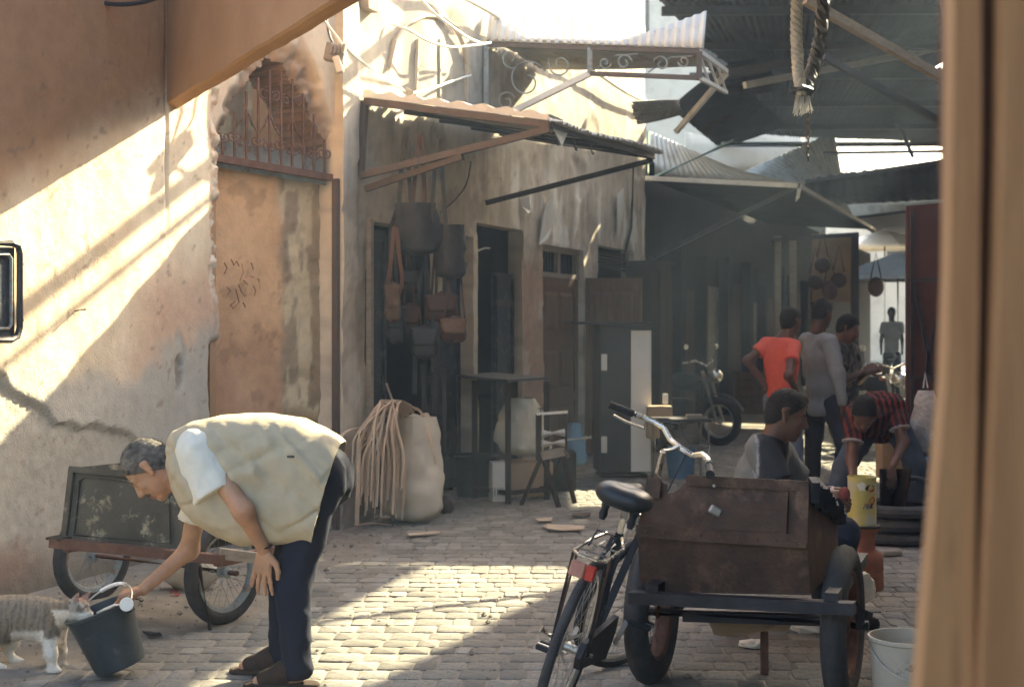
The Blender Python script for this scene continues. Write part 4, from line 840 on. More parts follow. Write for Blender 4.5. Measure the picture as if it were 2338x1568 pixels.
# ------------------------------------------------------------------ implicit surfaces for bodies, clothes and animals
def vec(*a): return np.array(a, float)
def cap(a, b, ra, rb=None, col=0): return ('c', vec(*a), vec(*b), ra, ra if rb is None else rb, col)
def ell(c, r, rot=None, col=0):
    return ('e', vec(*c), vec(*r), np.eye(3) if rot is None else np.array(rot, float), col)
def sdf_mesh(prims, res, k=.02, cuts=(), disp=None, subs=()):
    lo = np.full(3, 1e9); hi = -lo
    bx = []
    for p in prims:
        if p[0] == 'c': a = np.minimum(p[1]-p[3], p[2]-p[4]); b = np.maximum(p[1]+p[3], p[2]+p[4])
        else: r = np.max(p[2]); a, b = p[1]-r, p[1]+r
        bx.append((a, b)); lo = np.minimum(lo, a); hi = np.maximum(hi, b)
    m = 3*res+k*.6; lo -= m; hi += m; N = np.ceil((hi-lo)/res).astype(int)+1
    ax = [lo[i]+res*np.arange(N[i]) for i in range(3)]
    D = np.full(N, .2, np.float32); ID = np.full(N, -1, np.int16); DB = np.full(N, 9., np.float32)
    for n, p in enumerate(prims):
        a, b = bx[n]; mm = k*1.5+4*res
        i0 = np.clip(np.floor((a-mm-lo)/res).astype(int), 0, N-1); i1 = np.clip(np.ceil((b+mm-lo)/res).astype(int)+1, 1, N)
        sl = tuple(slice(i0[i], i1[i]) for i in range(3))
        X, Y, Z = np.meshgrid(ax[0][sl[0]], ax[1][sl[1]], ax[2][sl[2]], indexing='ij')
        if p[0] == 'c':
            ab = p[2]-p[1]; L2 = max(ab @ ab, 1e-9)
            t = np.clip(((X-p[1][0])*ab[0]+(Y-p[1][1])*ab[1]+(Z-p[1][2])*ab[2])/L2, 0, 1)
            d = np.sqrt((X-p[1][0]-t*ab[0])**2+(Y-p[1][1]-t*ab[1])**2+(Z-p[1][2]-t*ab[2])**2)-(p[3]+(p[4]-p[3])*t)
        else:
            Q = p[3]; x, y, z = X-p[1][0], Y-p[1][1], Z-p[1][2]
            x, y, z = (Q[0][0]*x+Q[0][1]*y+Q[0][2]*z)/p[2][0], (Q[1][0]*x+Q[1][1]*y+Q[1][2]*z)/p[2][1], (Q[2][0]*x+Q[2][1]*y+Q[2][2]*z)/p[2][2]
            k0 = np.sqrt(x*x+y*y+z*z)+1e-9; k1 = np.sqrt((x/p[2][0])**2+(y/p[2][1])**2+(z/p[2][2])**2)+1e-9; d = k0*(k0-1)/k1
        d = d.astype(np.float32); cur = D[sl]; kk = k
        h = np.clip(.5+.5*(cur-d)/kk, 0, 1); D[sl] = cur*(1-h)+d*h-kk*h*(1-h)
        bet = d < DB[sl]; ID[sl] = np.where(bet, p[-1], ID[sl]); DB[sl] = np.where(bet, d, DB[sl])
    GX, GY, GZ = np.meshgrid(*ax, indexing='ij')
    if disp is not None: D = D+disp(GX, GY, GZ).astype(np.float32)
    for (pt, nr) in cuts:
        nr = np.array(nr, float); nr /= np.linalg.norm(nr); D = np.maximum(D, ((GX-pt[0])*nr[0]+(GY-pt[1])*nr[1]+(GZ-pt[2])*nr[2]).astype(np.float32))
    for p in subs:
        a = p[1]; ab = p[2]-a; t = np.clip(((GX-a[0])*ab[0]+(GY-a[1])*ab[1]+(GZ-a[2])*ab[2])/max(ab @ ab, 1e-9), 0, 1)
        d = np.sqrt((GX-a[0]-t*ab[0])**2+(GY-a[1]-t*ab[1])**2+(GZ-a[2]-t*ab[2])**2)-(p[3]+(p[4]-p[3])*t); D = np.maximum(D, -d.astype(np.float32))
    S = D < 0
    c = np.stack([S[i:N[0]-1+i, j:N[1]-1+j, l:N[2]-1+l] for i in (0, 1) for j in (0, 1) for l in (0, 1)], 0)
    act = c.any(0) & ~c.all(0); idx = np.full(act.shape, -1, np.int64); cells = np.argwhere(act); idx[act] = np.arange(len(cells))
    acc = np.zeros((len(cells), 3)); cnt = np.zeros(len(cells))
    off = [(i, j, l) for i in (0, 1) for j in (0, 1) for l in (0, 1)]
    for a in range(8):
        for b in range(a+1, 8):
            da = np.array(off[b])-np.array(off[a])
            if np.abs(da).sum() != 1: continue
            ca = cells+off[a]; cb_ = cells+off[b]; va = D[ca[:, 0], ca[:, 1], ca[:, 2]]; vb = D[cb_[:, 0], cb_[:, 1], cb_[:, 2]]
            sgn = (va < 0) != (vb < 0); t = np.where(sgn, va/(va-vb+1e-12), 0)[:, None]
            acc += np.where(sgn[:, None], ca+(cb_-ca)*t, 0); cnt += sgn
    Vt = lo+res*(acc/cnt[:, None]); F_ = []
    for d in range(3):
        s0 = [slice(None)]*3; s1 = [slice(None)]*3; s0[d] = slice(0, -1); s1[d] = slice(1, None)
        e = np.argwhere(S[tuple(s0)] != S[tuple(s1)]); o1, o2 = [x for x in range(3) if x != d]
        e = e[(e[:, o1] > 0) & (e[:, o2] > 0) & (e[:, o1] < N[o1]-1) & (e[:, o2] < N[o2]-1)]
        q = []
        for (x, y) in ((-1, -1), (0, -1), (0, 0), (-1, 0)):
            g = e.copy(); g[:, o1] += x; g[:, o2] += y; q.append(idx[g[:, 0], g[:, 1], g[:, 2]])
        q = np.stack(q, 1); fl = S[e[:, 0], e[:, 1], e[:, 2]]
        if d == 1: fl = ~fl
        q = np.where(fl[:, None], q, q[:, ::-1]); F_.append(q)
    F_ = np.concatenate(F_); cid = ID[cells[:, 0], cells[:, 1], cells[:, 2]]
    return Vt, F_, cid
def smooth_obj(name, parts, mat_, parent, palette=None, cfun=None):
    V = np.concatenate([p[0] for p in parts]); o = 0; F_ = []
    for p in parts: F_.append(p[1]+o); o += len(p[0])
    F_ = np.concatenate(F_); ids = np.concatenate([p[2] for p in parts])
    col = np.array(palette)[np.clip(ids, 0, len(palette)-1)] if palette is not None else None
    if cfun is not None: col = cfun(V, ids, col)
    return adopt(mesh_obj(name, V.tolist(), F_.tolist(), mat_, None, True, col), parent)
def basis(fwd, upv):
    f = np.array(fwd, float); f /= np.linalg.norm(f); u = np.array(upv, float); u -= f*(u @ f); u /= np.linalg.norm(u); l = np.cross(u, f); return np.array([f, l, u])   # rows: forward, left, up
def head_prims(c, B, s=1.0, col=0, lip=3, nose=1.0):
    c = np.array(c, float); w = lambda x, y, z: c+s*(B.T @ np.array([x, y, z])); e = lambda p, r, **k: ell(w(*p), np.array(r)*s, B, **k)
    q = [e((-.012, 0, .03), (.098, .077, .1)), e((.03, 0, -.035), (.066, .06, .088)), e((.066, 0, -.098), (.026, .03, .022)), e((.0, 0, -.04), (.075, .064, .06)),
         cap(w(.083, 0, .022), w(.112*nose, 0, -.022), .011*s, .0125*s), e((.1*nose, .011, -.028), (.013, .009, .009)), e((.1*nose, -.011, -.028), (.013, .009, .009)),
         cap(w(.078, .012, .03), w(.068, .045, .026), .013*s, .01*s), cap(w(.078, -.012, .03), w(.068, -.045, .026), .013*s, .01*s),
         e((.058, .036, -.02), (.026, .022, .022)), e((.058, -.036, -.02), (.026, .022, .022)), cap(w(.088, .018, -.064), w(.088, -.018, -.064), .0085*s, col=lip), cap(w(.084, .016, -.075), w(.084, -.016, -.075), .009*s, col=lip),
         e((.071, .03, .006), (.012, .014, .010)), e((.071, -.03, .006), (.012, .014, .010))]
    ears = []
    for sg in (1, -1):
        ears += [cap(w(-.012, sg*.076, .022), w(-.006, sg*.08, -.028), .011*s, .009*s), cap(w(-.026, sg*.083, .024), w(-.016, sg*.084, -.012), .0085*s, .007*s), cap(w(-.012, sg*.082, .032), w(-.028, sg*.084, .018), .0075*s)]
    return [(p[:-1]+((lip if p[-1] == lip else col),)) for p in q], [p[:-1]+(col,) for p in ears], w
def hair_prims(c, B, s=1.0, col=0, lift=.006, full=True):
    c = np.array(c, float); w = lambda x, y, z: c+s*(B.T @ np.array([x, y, z])); e = lambda p, r: ell(w(*p), np.array(r)*s, B, col=col)
    q = [e((-.014, 0, .034), (.098+lift, .077+lift, .1+lift)), e((-.05, 0, -.02), (.058, .066, .06))]
    f = lambda v: B.T @ np.array(v, float)
    cuts = [(w(.052, 0, .05), f((.75, 0, -.66)))]
    return q, cuts, w
def hand_prims(wr, d, nrm, side, curl=.5, s=1.0, col=0, spread=.12, thumb=1.0):
    # wr wrist, d pointing direction, nrm back-of-hand normal, side +1/-1 gives the thumb side
    wr = np.array(wr, float); d = np.array(d, float); d /= np.linalg.norm(d); n = np.array(nrm, float); n -= d*(n @ d); n /= np.linalg.norm(n); l = np.cross(n, d)*side
    q = []
    for k in range(4):
        a = (k-1.5)/1.5; base = wr+d*.082*s+l*(-a*.030)*s; q.append(cap(wr+l*(-a*.016)*s+d*.012*s, base, .016*s, .0125*s, col))
        L = [.046, .05, .047, .037][k]*s; ang = 0; p = base; dirv = d+l*(-a)*spread
        dirv = dirv/np.linalg.norm(dirv)
        for j in range(3):
            ang += curl*(.6, .8, .6)[j]; v = dirv*math.cos(ang)-n*math.sin(ang); Lj = L*(.95, .62, .5)[j]; r0 = (.0098, .0088, .0078)[j]*s
            q.append(cap(p, p+v*Lj, r0, r0-.0008*s, col)); p = p+v*Lj
    t0 = wr+d*.02*s+l*.022*s; t1 = t0+(d*.55+l*.62-n*.25*thumb)*.052*s; t2 = t1+(d*.85+l*.3-n*.3*thumb)*.036*s; t3 = t2+(d*.95+l*.0-n*.35*thumb)*.028*s
    q += [cap(t0, t1, .0165*s, .0125*s, col), cap(t1, t2, .0118*s, .0108*s, col), cap(t2, t3, .0105*s, .009*s, col)]
    return q
def person(loc, label, J, pal, res=.012, clothes=(), hair=None, hands=(), head=None, hres=.005, extra=None, group=None, hscale=1.0, girth=1.0):
    root = empty('person', loc, 0, label, 'person', group)
    parts = []
    g = girth; v = {k: np.array(x, float) for k, x in J.items()}
    sk = []
    mid = (v['shL']+v['shR'])/2; hm = (v['hpL']+v['hpR'])/2; ax = v['shL']-v['shR']; ax /= np.linalg.norm(ax); spine = mid-hm; spine /= np.linalg.norm(spine); fw = np.cross(ax, spine)
    Bt = np.array([fw, ax, spine])
    sk += [ell(mid*.72+hm*.28, (.105*g, .16*g, .2), Bt), ell(mid*.3+hm*.7, (.098*g, .135*g, .18), Bt), ell(hm, (.11*g, .15*g, .11), Bt), cap(v['shL'], v['shR'], .06*g)]
    sk += [cap(mid+spine*.02, v['head']-head[1][2]*.06, .062, .056)]
    for S_ in 'LR':
        sk += [cap(v['sh'+S_], v['el'+S_], .052*g, .039*g), cap(v['el'+S_], v['wr'+S_], .039*g, .026*g), cap(v['hp'+S_], v['kn'+S_], .084*g, .056*g), cap(v['kn'+S_], v['an'+S_], .055*g, .037*g)]
        if 'to'+S_ in v: sk.append(cap(v['an'+S_]-np.array([0, 0, .03]), v['to'+S_], .036, .026))
    parts.append(sdf_mesh(sk, res, .035))
    hp, ears, w = head_prims(v['head'], head[1], head[0])
    parts.append(sdf_mesh(hp+ears+[cap(v['head']-head[1][2]*.03-head[1][0]*.02, v['head']-head[1][2]*.15-head[1][0]*.03, .055, .056)], hres, .011))
    for h in hands: parts.append(sdf_mesh(h, min(res, .0045 if hres < .005 else .007), .007))
    def sk_c(V, ids, c0):
        a = fbm(V[:, 0]*22, V[:, 1]*22, V[:, 2]*22, 5, 3)[:, None]; b = vnoise(V[:, 0]*9, V[:, 1]*9, V[:, 2]*9, 8)[:, None]
        return c0*(.78+.44*a)*(1+(b-.5)*np.array([.12, -.1, -.16]))
    body = smooth_obj('body', parts, M['skin'], root, pal, sk_c)
    return root, v, w, Bt, mid, hm, spine, fw

def fuzz(o, n, L, w, lean, name, mat_):                       # short strands standing off a surface
    me = o.data; nv = len(me.vertices); co = np.empty(nv*3); me.vertices.foreach_get('co', co); co = co.reshape(-1, 3)
    nr = np.empty(nv*3); me.vertices.foreach_get('normal', nr); nr = nr.reshape(-1, 3)
    cl = np.empty(nv*4); me.color_attributes['Col'].data.foreach_get('color', cl); cl = cl.reshape(-1, 4)[:, :3]
    rg_ = np.random.default_rng(3); ii = rg_.integers(0, nv, n); b = co[ii]+rg_.normal(0, .002, (n, 3)); nn_ = nr[ii]
    t = np.cross(nn_, np.array(lean)+rg_.normal(0, .3, (n, 3))); t /= np.linalg.norm(t, axis=1, keepdims=True)+1e-9
    d = nn_*.55+np.array(lean)+rg_.normal(0, .22, (n, 3)); d /= np.linalg.norm(d, axis=1, keepdims=True)
    Ls = (L*rg_.uniform(.5, 1.2, n))[:, None]; V = np.stack([b-t*w, b+t*w, b+d*Ls], 1).reshape(-1, 3)
    col = np.repeat(cl[ii]*rg_.uniform(.7, 1.35, n)[:, None], 3, 0)
    f = mesh_obj(name, V.tolist(), np.arange(3*n).reshape(-1, 3).tolist(), mat_, o, False, col); tag(f, kind='stuff'); return f
# ------------------------------------------------------------------ people
A = lambda p: np.array(p, float)
def lerp(a, b, t): return a*(1-t)+b*t
def shoes(root, v, col=(.03, .025, .022), r=.043):
    for S_ in 'LR':
        if 'to'+S_ not in v: continue
        a = v['an'+S_]-A((0, 0, .035)); smooth_obj('shoe', [sdf_mesh([cap(a, v['to'+S_], r, r*.85)], .012, .02, cuts=[((0, 0, .004), (0, 0, -1))])], M['cloth'], root, [col])
def shirt(name, root, v, Bt, mid, hm, spine, col, sleeve=.45, full=False, inf=.016, hem=.1, res=.012, g=1.0, cfun=None, collar=.075, loose=.0, smat='cloth', cuffs=None):
    fold = lambda X, Y, Z: .018*(vnoise(X*13+Z*4, Y*13, Z*6, 3)-.5)+.012*(vnoise(X*30+Z*12, Y*30, Z*14, 5)-.5)
    pr = [ell(mid*.72+hm*.28, (.105*g+inf+loose, .165*g+inf, .2+inf), Bt), ell(mid*.3+hm*.7, (.1*g+inf+loose, .14*g+inf+loose*.6, .19+inf), Bt), ell(hm-spine*.02, (.112*g+inf+loose, .152*g+inf+loose*.5, .13+inf), Bt), cap(v['shL'], v['shR'], .06*g+inf), cap(mid, mid+spine*.06, .08)]
    parts = [sdf_mesh(pr, res, .04, cuts=[(mid+spine*collar, spine), (hm-spine*hem, -spine)], disp=fold)]
    for S_ in 'LR':
        s, e, w = v['sh'+S_], v['el'+S_], v['wr'+S_]
        if full: parts.append(sdf_mesh([cap(s, e, .058*g+inf, .045*g+inf), cap(e, lerp(e, w, .93), .045*g+inf, .034*g+inf)], res, .03, disp=fold))
        else:
            t = lerp(s, e, sleeve); d = (e-s)/np.linalg.norm(e-s); parts.append(sdf_mesh([cap(s, lerp(s, e, sleeve+.15), .06*g+inf, .056*g+inf)], res, .03, cuts=[(t, d)], disp=fold))
    return smooth_obj(name, parts, M[smat], root, [col, col], cfun)
def trousers(root, v, Bt, hm, spine, col, inf=.018, res=.012, g=1.0, waist=.09, legend=.06):
    fold = lambda X, Y, Z: .018*(vnoise(X*12, Y*12, Z*15+X*6, 13)-.5)+.009*(vnoise(X*26, Y*26, Z*30, 15)-.5)
    pel = [ell(hm, (.112*g+inf, .152*g+inf, .12+inf), Bt)]; pr = [ell(hm-spine*.03, (.1*g+inf, .145*g+inf, .1), Bt)]
    for S_ in 'LR':
        a = v['an'+S_]; pr += [cap(v['hp'+S_], v['kn'+S_], .087*g+inf, .06*g+inf), cap(v['kn'+S_], a, .06*g+inf, .048*g+inf)]
    return smooth_obj('trousers', [sdf_mesh(pel, res, .035, cuts=[(hm+spine*waist, spine)], disp=fold), sdf_mesh(pr, res, .035, cuts=[((0, 0, legend), (0, 0, -1))], disp=fold)], M['cloth'], root, [col])
def hair(root, c, B, s, col, lift=.006, grey=None, res=.006, stache=None, brows=True, cutp=None):
    q, cuts, w = hair_prims(c, B, s, 0, lift)
    rough = lambda X, Y, Z: .006*(vnoise(X*110, Y*110, Z*110, 3)-.5)
    parts = [sdf_mesh(q, res, .012, cuts=cuts, disp=rough)]
    if brows: parts.append(sdf_mesh([cap(w(.088, sg*.014, .033), w(.077, sg*.047, .03), .006*s, .004*s) for sg in (1, -1)], .0035, .003))
    if stache: parts.append(sdf_mesh([cap(w(.099, sg*.004, -.048), w(.086, sg*.03, -.056), .0085*s, .006*s) for sg in (1, -1)], .0035, .004))
    def cf(V, ids, c0):
        t = vnoise(V[:, 0]*60, V[:, 1]*60, V[:, 2]*60, 7)[:, None]; gcol = np.array(grey if grey else col); return c0*(1-t)+gcol*t
    ho = smooth_obj('hair', parts, M['hair'], root, [col], cf)
    if res < .007: fuzz(ho, 9000, .009, .0007, tuple(-.6*B[0]-.35*B[2]), 'hair_strands', M['hair'])
    return ho
def eyes(root, w, s=1.0, r=.0115):
    mb = MB()
    for sg in (1, -1): mb.sphere(w(.0715, sg*.03, .004), r*s, 8, 6)
    o = mb.build('eyes', M['eye'], smooth=True); return adopt(o, root)
M['eye'] = mat('eye', (.05, .035, .03), (.3, .27, .25), sc=60, rough=.2, bump=0)
TAN, BROWN, DARKSK = (.4, .215, .12), (.14, .066, .04), (.1, .046, .028)
def pal(c, lip=.8): return [c, c, c, (c[0]*.85, c[1]*.62, c[2]*.6)]

# --- man bending over the bucket
def mp(u, v, Y=6.0): return A(P(u, v, Y))
hB = basis((-.52, -.04, -.85), (-.86, 0, .5))
J = dict(shL=mp(470, 1040, 5.84), shR=mp(462, 1090, 6.17), hpL=mp(735, 1085, 5.92), hpR=mp(733, 1085, 6.09), knL=mp(668, 1330, 5.9), knR=mp(652, 1320, 6.1),
         anL=A((P(680, 1500, 5.88).x, 5.88, .085)), anR=A((P(648, 1500, 6.12).x, 6.12, .085)), elL=mp(556, 1166, 5.74), wrL=mp(604, 1256, 5.83), elR=mp(432, 1255, 6.27), wrR=mp(326, 1346, 6.17), head=mp(344, 1072, 6.0))
J['toL'] = J['anL']+A((-.16, -.01, -.058)); J['toR'] = J['anR']+A((-.17, .0, -.058))
hL = hand_prims(J['wrL'], (-.12, .05, -1), (-.25, -1, .1), 1, .16, 1.02, spread=.2, thumb=.4)
hR = hand_prims(J['wrR'], (-1, .02, -.22), (-.1, -.15, 1), 1, 1.25, 1.05, spread=.05)
root, v, w, Bt, mid, hm, spine, fw = person((P(690, 1500, 6.0).x, 6.0, 0), 'man in khaki vest and black trousers bending down to the bucket', J, pal(TAN), res=.009, hands=(hL, hR), head=(1.0, hB), hres=.0038)
hair(root, v['head'], hB, 1.0, (.05, .042, .035), .005, grey=(.24, .21, .17), res=.0042, stache=True); eyes(root, w, 1, .0098)
# white T-shirt: sleeves and the part showing under the arm
fold = lambda X, Y, Z: .017*(vnoise(X*17+Z*9, Y*16, Z*8, 3)-.5)+.008*(vnoise(X*36, Y*30, Z*20, 9)-.5)
cL = mp(497, 1128, 5.80); dL = v['elL']-v['shL']; dL /= np.linalg.norm(dL)
cR = mp(440, 1185, 6.22); dR = v['elR']-v['shR']; dR /= np.linalg.norm(dR)
smooth_obj('t_shirt', [sdf_mesh([cap(mp(452, 1030, 5.86), mp(500, 1150, 5.80), .098, .096)], .008, .02, cuts=[(cL, lerp(dL, A((.25, 0, -1)), .3))], disp=fold), sdf_mesh([cap(v['shR'], cR+dR*.03, .078, .062)], .009, .02, cuts=[(cR, dR)], disp=fold),
                        sdf_mesh([ell(mid*.85+hm*.15, (.1, .16, .14), Bt)], .012, .02)], M['cloth'], root, [(.66, .63, .53)])
# khaki vest, lofted along the back
stn = [((392, 1012), (402, 1100), .085), ((390, 1000), (408, 1122), .12), ((402, 984), (428, 1156), .17), ((440, 964), (462, 1186), .212), ((500, 951), (510, 1216), .222), ((560, 945), (562, 1238), .222), ((625, 946), (612, 1236), .217), ((690, 957), (662, 1232), .222), ((742, 981), (700, 1232), .226), ((772, 1000), (716, 1233), .228), ((783, 1010), (721, 1234), .23)]
nS, nT = 150, 150; sp = np.linspace(0, len(stn)-1, nS); Vv = []; tp = np.array([s[0] for s in stn], float); bt = np.array([s[1] for s in stn], float); hw_ = np.array([s[2] for s in stn])
ix = np.arange(len(stn)); 
ip = lambda arr: np.interp(sp, ix, arr)
px_ = lambda uu, vv: np.stack([(uu-U0)/FP*6.0, np.full_like(uu, 6.0), HC-(vv-V0)/FP*6.0], -1)
Tt = px_(ip(tp[:, 0]), ip(tp[:, 1]))[:, None, :]; Bb = px_(ip(bt[:, 0]), ip(bt[:, 1]))[:, None, :]; h_ = ip(hw_)[:, None]
th = (2*np.pi*np.arange(nT)/nT)[None, :]; ct, st_ = np.cos(th)+0*h_, np.sin(th)+0*h_; cc_ = (Tt+Bb)/2; aa_ = (Tt-Bb)/2
pw = np.sign(ct)*np.abs(ct)**np.where(ct > 0, .72, .62); qw = np.sign(st_)*np.abs(st_)**np.where(ct > 0, .6, .42)
p = cc_+aa_*pw[..., None]; p[..., 1] += h_*qw
X_, Y_, Z_ = p[..., 0], p[..., 1], p[..., 2]; sd_ = 1-np.abs(ct)
nz_ = .024*(fbm(X_*5+Z_*5, Y_*6, Z_*4-X_*5, 3)-.5)*(.1+.9*sd_)+.014*(.2+.8*sd_)*(vnoise(X_*13+Z_*9, Y_*5, Z_*7, 5)-.5)
crease = -.024*np.exp(-((np.sin((X_*.62+Z_*.78)*19+Y_*3))/.22)**2)*sd_*(.3+.7*vnoise(X_*4, Y_*3, Z_*4, 8))
q1 = fbm((X_*.7+Z_*.7)*9, (X_*.7-Z_*.7)*3.2, Y_*3, 17, 2); q2 = fbm((X_*.5-Z_*.86)*8, (X_*.86+Z_*.5)*2.6, Y_*4, 19, 2)
crease = crease+(.027*np.clip(1-np.abs(q1-.5)*9, 0, 1)-.018*np.clip(1-np.abs(q2-.52)*10, 0, 1))*(.08+.92*sd_)
nd = aa_/np.linalg.norm(aa_, axis=-1, keepdims=True)*ct[..., None]; nd = nd+np.stack([0*st_, st_, 0*st_], -1)
Vv = (p+nd*(nz_+crease)[..., None]).reshape(-1, 3).tolist()
Ff = [(i*nT+k, (i+1)*nT+k, (i+1)*nT+(k+1) % nT, i*nT+(k+1) % nT) for i in range(nS-1) for k in range(nT)]
vest = mesh_obj('vest', Vv, Ff, M['cloth'], None, True, np.tile(A((.44, .365, .245)), (len(Vv), 1))); solidify(vest, .006); adopt(vest, root)
def on_vest(u, v_): return P(u, v_, 5.772)
M['seam'] = mat('khaki_seam', (.3, .26, .16), (.36, .31, .2), rough=.9)
o = MB().box(P(664, 1042, 5.777), (.03, .006, .009)).build('vest_tag', M['door_dark']); o.parent = vest
for nm, pts in ():
    o = MB().tube([P(u_, v_, 5.792) for u_, v_ in pts], .004, 5).build(nm, M['seam'], smooth=True); o.parent = vest
for (o_) in [c for c in vest.children]: o_.matrix_parent_inverse = Matrix.Identity(4)
trousers(root, v, Bt, hm, A((-.2, 0, 1))/np.linalg.norm(A((-.2, 0, 1))), (.013, .015, .027), inf=.016, res=.009, waist=.1, legend=.035)
for S_, c in (('L', 0), ('R', 1)):
    an, to = v['an'+S_], v['to'+S_]; sa = smooth_obj('sandal', [sdf_mesh([cap(an+A((.045, 0, -.072)), to+A((-.02, 0, -.022)), .046, .046)], .007, .01, cuts=[((0, 0, .022), (0, 0, 1)), ((0, 0, .002), (0, 0, -1))]),
        sdf_mesh([cap(lerp(an, to, .35)+A((0, 0, .0)), lerp(an, to, .5)+A((0, 0, -.005)), .05, .048), cap(lerp(an, to, .75), lerp(an, to, .85), .039, .037)], .007, .01, cuts=[((0, 0, .01), (0, 0, -1))])], M['cloth'], root, [(.045, .03, .022)])
o = MB().tube([Vector(v['wrL'])+Vector((.031*math.cos(a), .031*math.sin(a), .012+.006*math.cos(a))) for a in np.linspace(0, 6.283, 15)[:-1]], .004, 5, closed=True).build('bracelet', M['black'], smooth=True); adopt(o, root)

# --- man sitting behind the rusty cart
hB = basis((.93, -.12, -.33), (.3, -.02, .95))
J = dict(shR=mp(1738, 1026, 6.95), shL=mp(1774, 1032, 7.3), hpR=A((P(1690, 0, 7.1).x, 7.02, .36)), hpL=A((P(1690, 0, 7.1).x, 7.22, .36)), knR=A((1.62, 6.95, .48)), knL=A((1.64, 7.36, .5)), anR=A((1.6, 6.98, .08)), anL=A((1.63, 7.4, .08)), elR=mp(1800, 1150, 6.86), wrR=mp(1884, 1132, 6.8), elL=mp(1850, 1130, 7.4), wrL=mp(1900, 1120, 7.2), head=mp(1796, 948, 7.08))
J['toR'] = J['anR']+A((.17, 0, -.05)); J['toL'] = J['anL']+A((.17, 0, -.05))
root, v, w, Bt, mid, hm, spine, fw = person((P(1712, 0, 7.1).x, 7.1, 0), 'man with cropped hair in grey shirt sitting behind the rusty cart', J, pal(BROWN), res=.011, hands=(hand_prims(J['wrR'], (1, .05, -.1), (0, -.7, .7), 1, 1.0, 1.05),), head=(.98, hB), hres=.0045)
hair(root, v['head'], hB, .98, (.02, .017, .016), .0015, grey=(.045, .038, .033), res=.0055); eyes(root, w)
def sit_c(V, ids, c0):
    dist = np.linalg.norm(V-v['shR'], axis=1); t = sstep(.0, .012, (V[:, 0]-(v['shR'][0]-.03)))*sstep(.02, -.01, V[:, 1]-(v['shR'][1]+.14)); line = np.abs(V[:, 0]-(v['shR'][0]-.03)) < .005
    c = c0*(1-t[:, None])+np.array([.045, .045, .048])*t[:, None]; c[line & (V[:, 1] < v['shR'][1]+.1)] = (.3, .3, .3); return c
shirt('shirt', root, v, Bt, mid, hm, spine, (.17, .168, .155), .6, cfun=sit_c, inf=.02, res=.010); trousers(root, v, Bt, hm, spine, (.03, .035, .05)); shoes(root, v)

# --- youth in a coral T-shirt, hand on hip
hB = basis((.75, .62, -.1), (0, 0, 1))
Yb = 12.0
def bp(u, v_, Y=None): return A(P(u, v_, Yb if Y is None else Y))
J = dict(shL=bp(1752, 788), shR=bp(1812, 792, 11.85), hpL=bp(1768, 915), hpR=bp(1806, 915, 11.9), knL=A((bp(1770, 0)[0], 12.05, .5)), knR=A((bp(1812, 0)[0], 11.95, .5)), anL=A((bp(1768, 0)[0], 12.0, .08)), anR=A((bp(1815, 0)[0], 11.85, .08)), elL=bp(1706, 822, 11.95), wrL=bp(1750, 884, 11.95), elR=bp(1800, 858, 11.62), wrR=bp(1826, 905, 11.8), head=bp(1806, 735, 11.95))
for S_ in 'LR': J['to'+S_] = J['an'+S_]+A((.12, .1, -.05))
root, v, w, Bt, mid, hm, spine, fw = person((J['anL'][0], 12, 0), 'youth in coral red T-shirt standing with hand on hip', J, pal(DARKSK), res=.014, head=(.95, hB), hres=.009, girth=.86, hands=(hand_prims(J['wrL'], (.75, .2, -.4), (-.3, -.9, 0), 1, .7), hand_prims(J['wrR'], (.4, .3, -.9), (.3, -.9, 0), 1, .5)))
hair(root, v['head'], hB, .95, (.012, .01, .01), .008, res=.01, brows=False)
shirt('t_shirt', root, v, Bt, mid, hm, spine, (.6, .11, .075), .5, g=.86, res=.013, hem=.04); trousers(root, v, Bt, hm, spine, (.12, .14, .17), g=.86); shoes(root, v)

# --- man in a grey long-sleeved shirt
hB = basis((.8, .55, -.2), (.1, 0, 1)); Yb = 12.6
J = dict(shL=bp(1842, 778, 12.7), shR=bp(1892, 780, 12.35), hpL=bp(1862, 925, 12.65), hpR=bp(1900, 925, 12.45), knL=A((bp(1865, 0)[0], 12.7, .5)), knR=A((bp(1912, 0)[0], 12.35, .5)), anL=A((bp(1858, 0)[0], 12.7, .08)), anR=A((bp(1915, 0)[0], 12.3, .08)), elL=bp(1850, 855, 12.8), wrL=bp(1900, 890, 12.9), elR=bp(1912, 852, 12.25), wrR=bp(1924, 920, 12.2), head=bp(1878, 716, 12.5))
for S_ in 'LR': J['to'+S_] = J['an'+S_]+A((.14, .08, -.05))
root, v, w, Bt, mid, hm, spine, fw = person((J['anL'][0], 12.6, 0), 'man in grey long-sleeved shirt and dark trousers, back turned, beside the coral T-shirt', J, pal(DARKSK), res=.014, head=(.98, hB), hres=.009, hands=(hand_prims(J['wrR'], (.15, 0, -1), (.5, -.8, 0), 1, .4),))
hair(root, v['head'], hB, .98, (.012, .01, .01), .006, res=.01, brows=False)
shirt('shirt', root, v, Bt, mid, hm, spine, (.26, .25, .24), full=True, res=.013, hem=.08, loose=.02); trousers(root, v, Bt, hm, spine, (.04, .042, .05)); shoes(root, v)

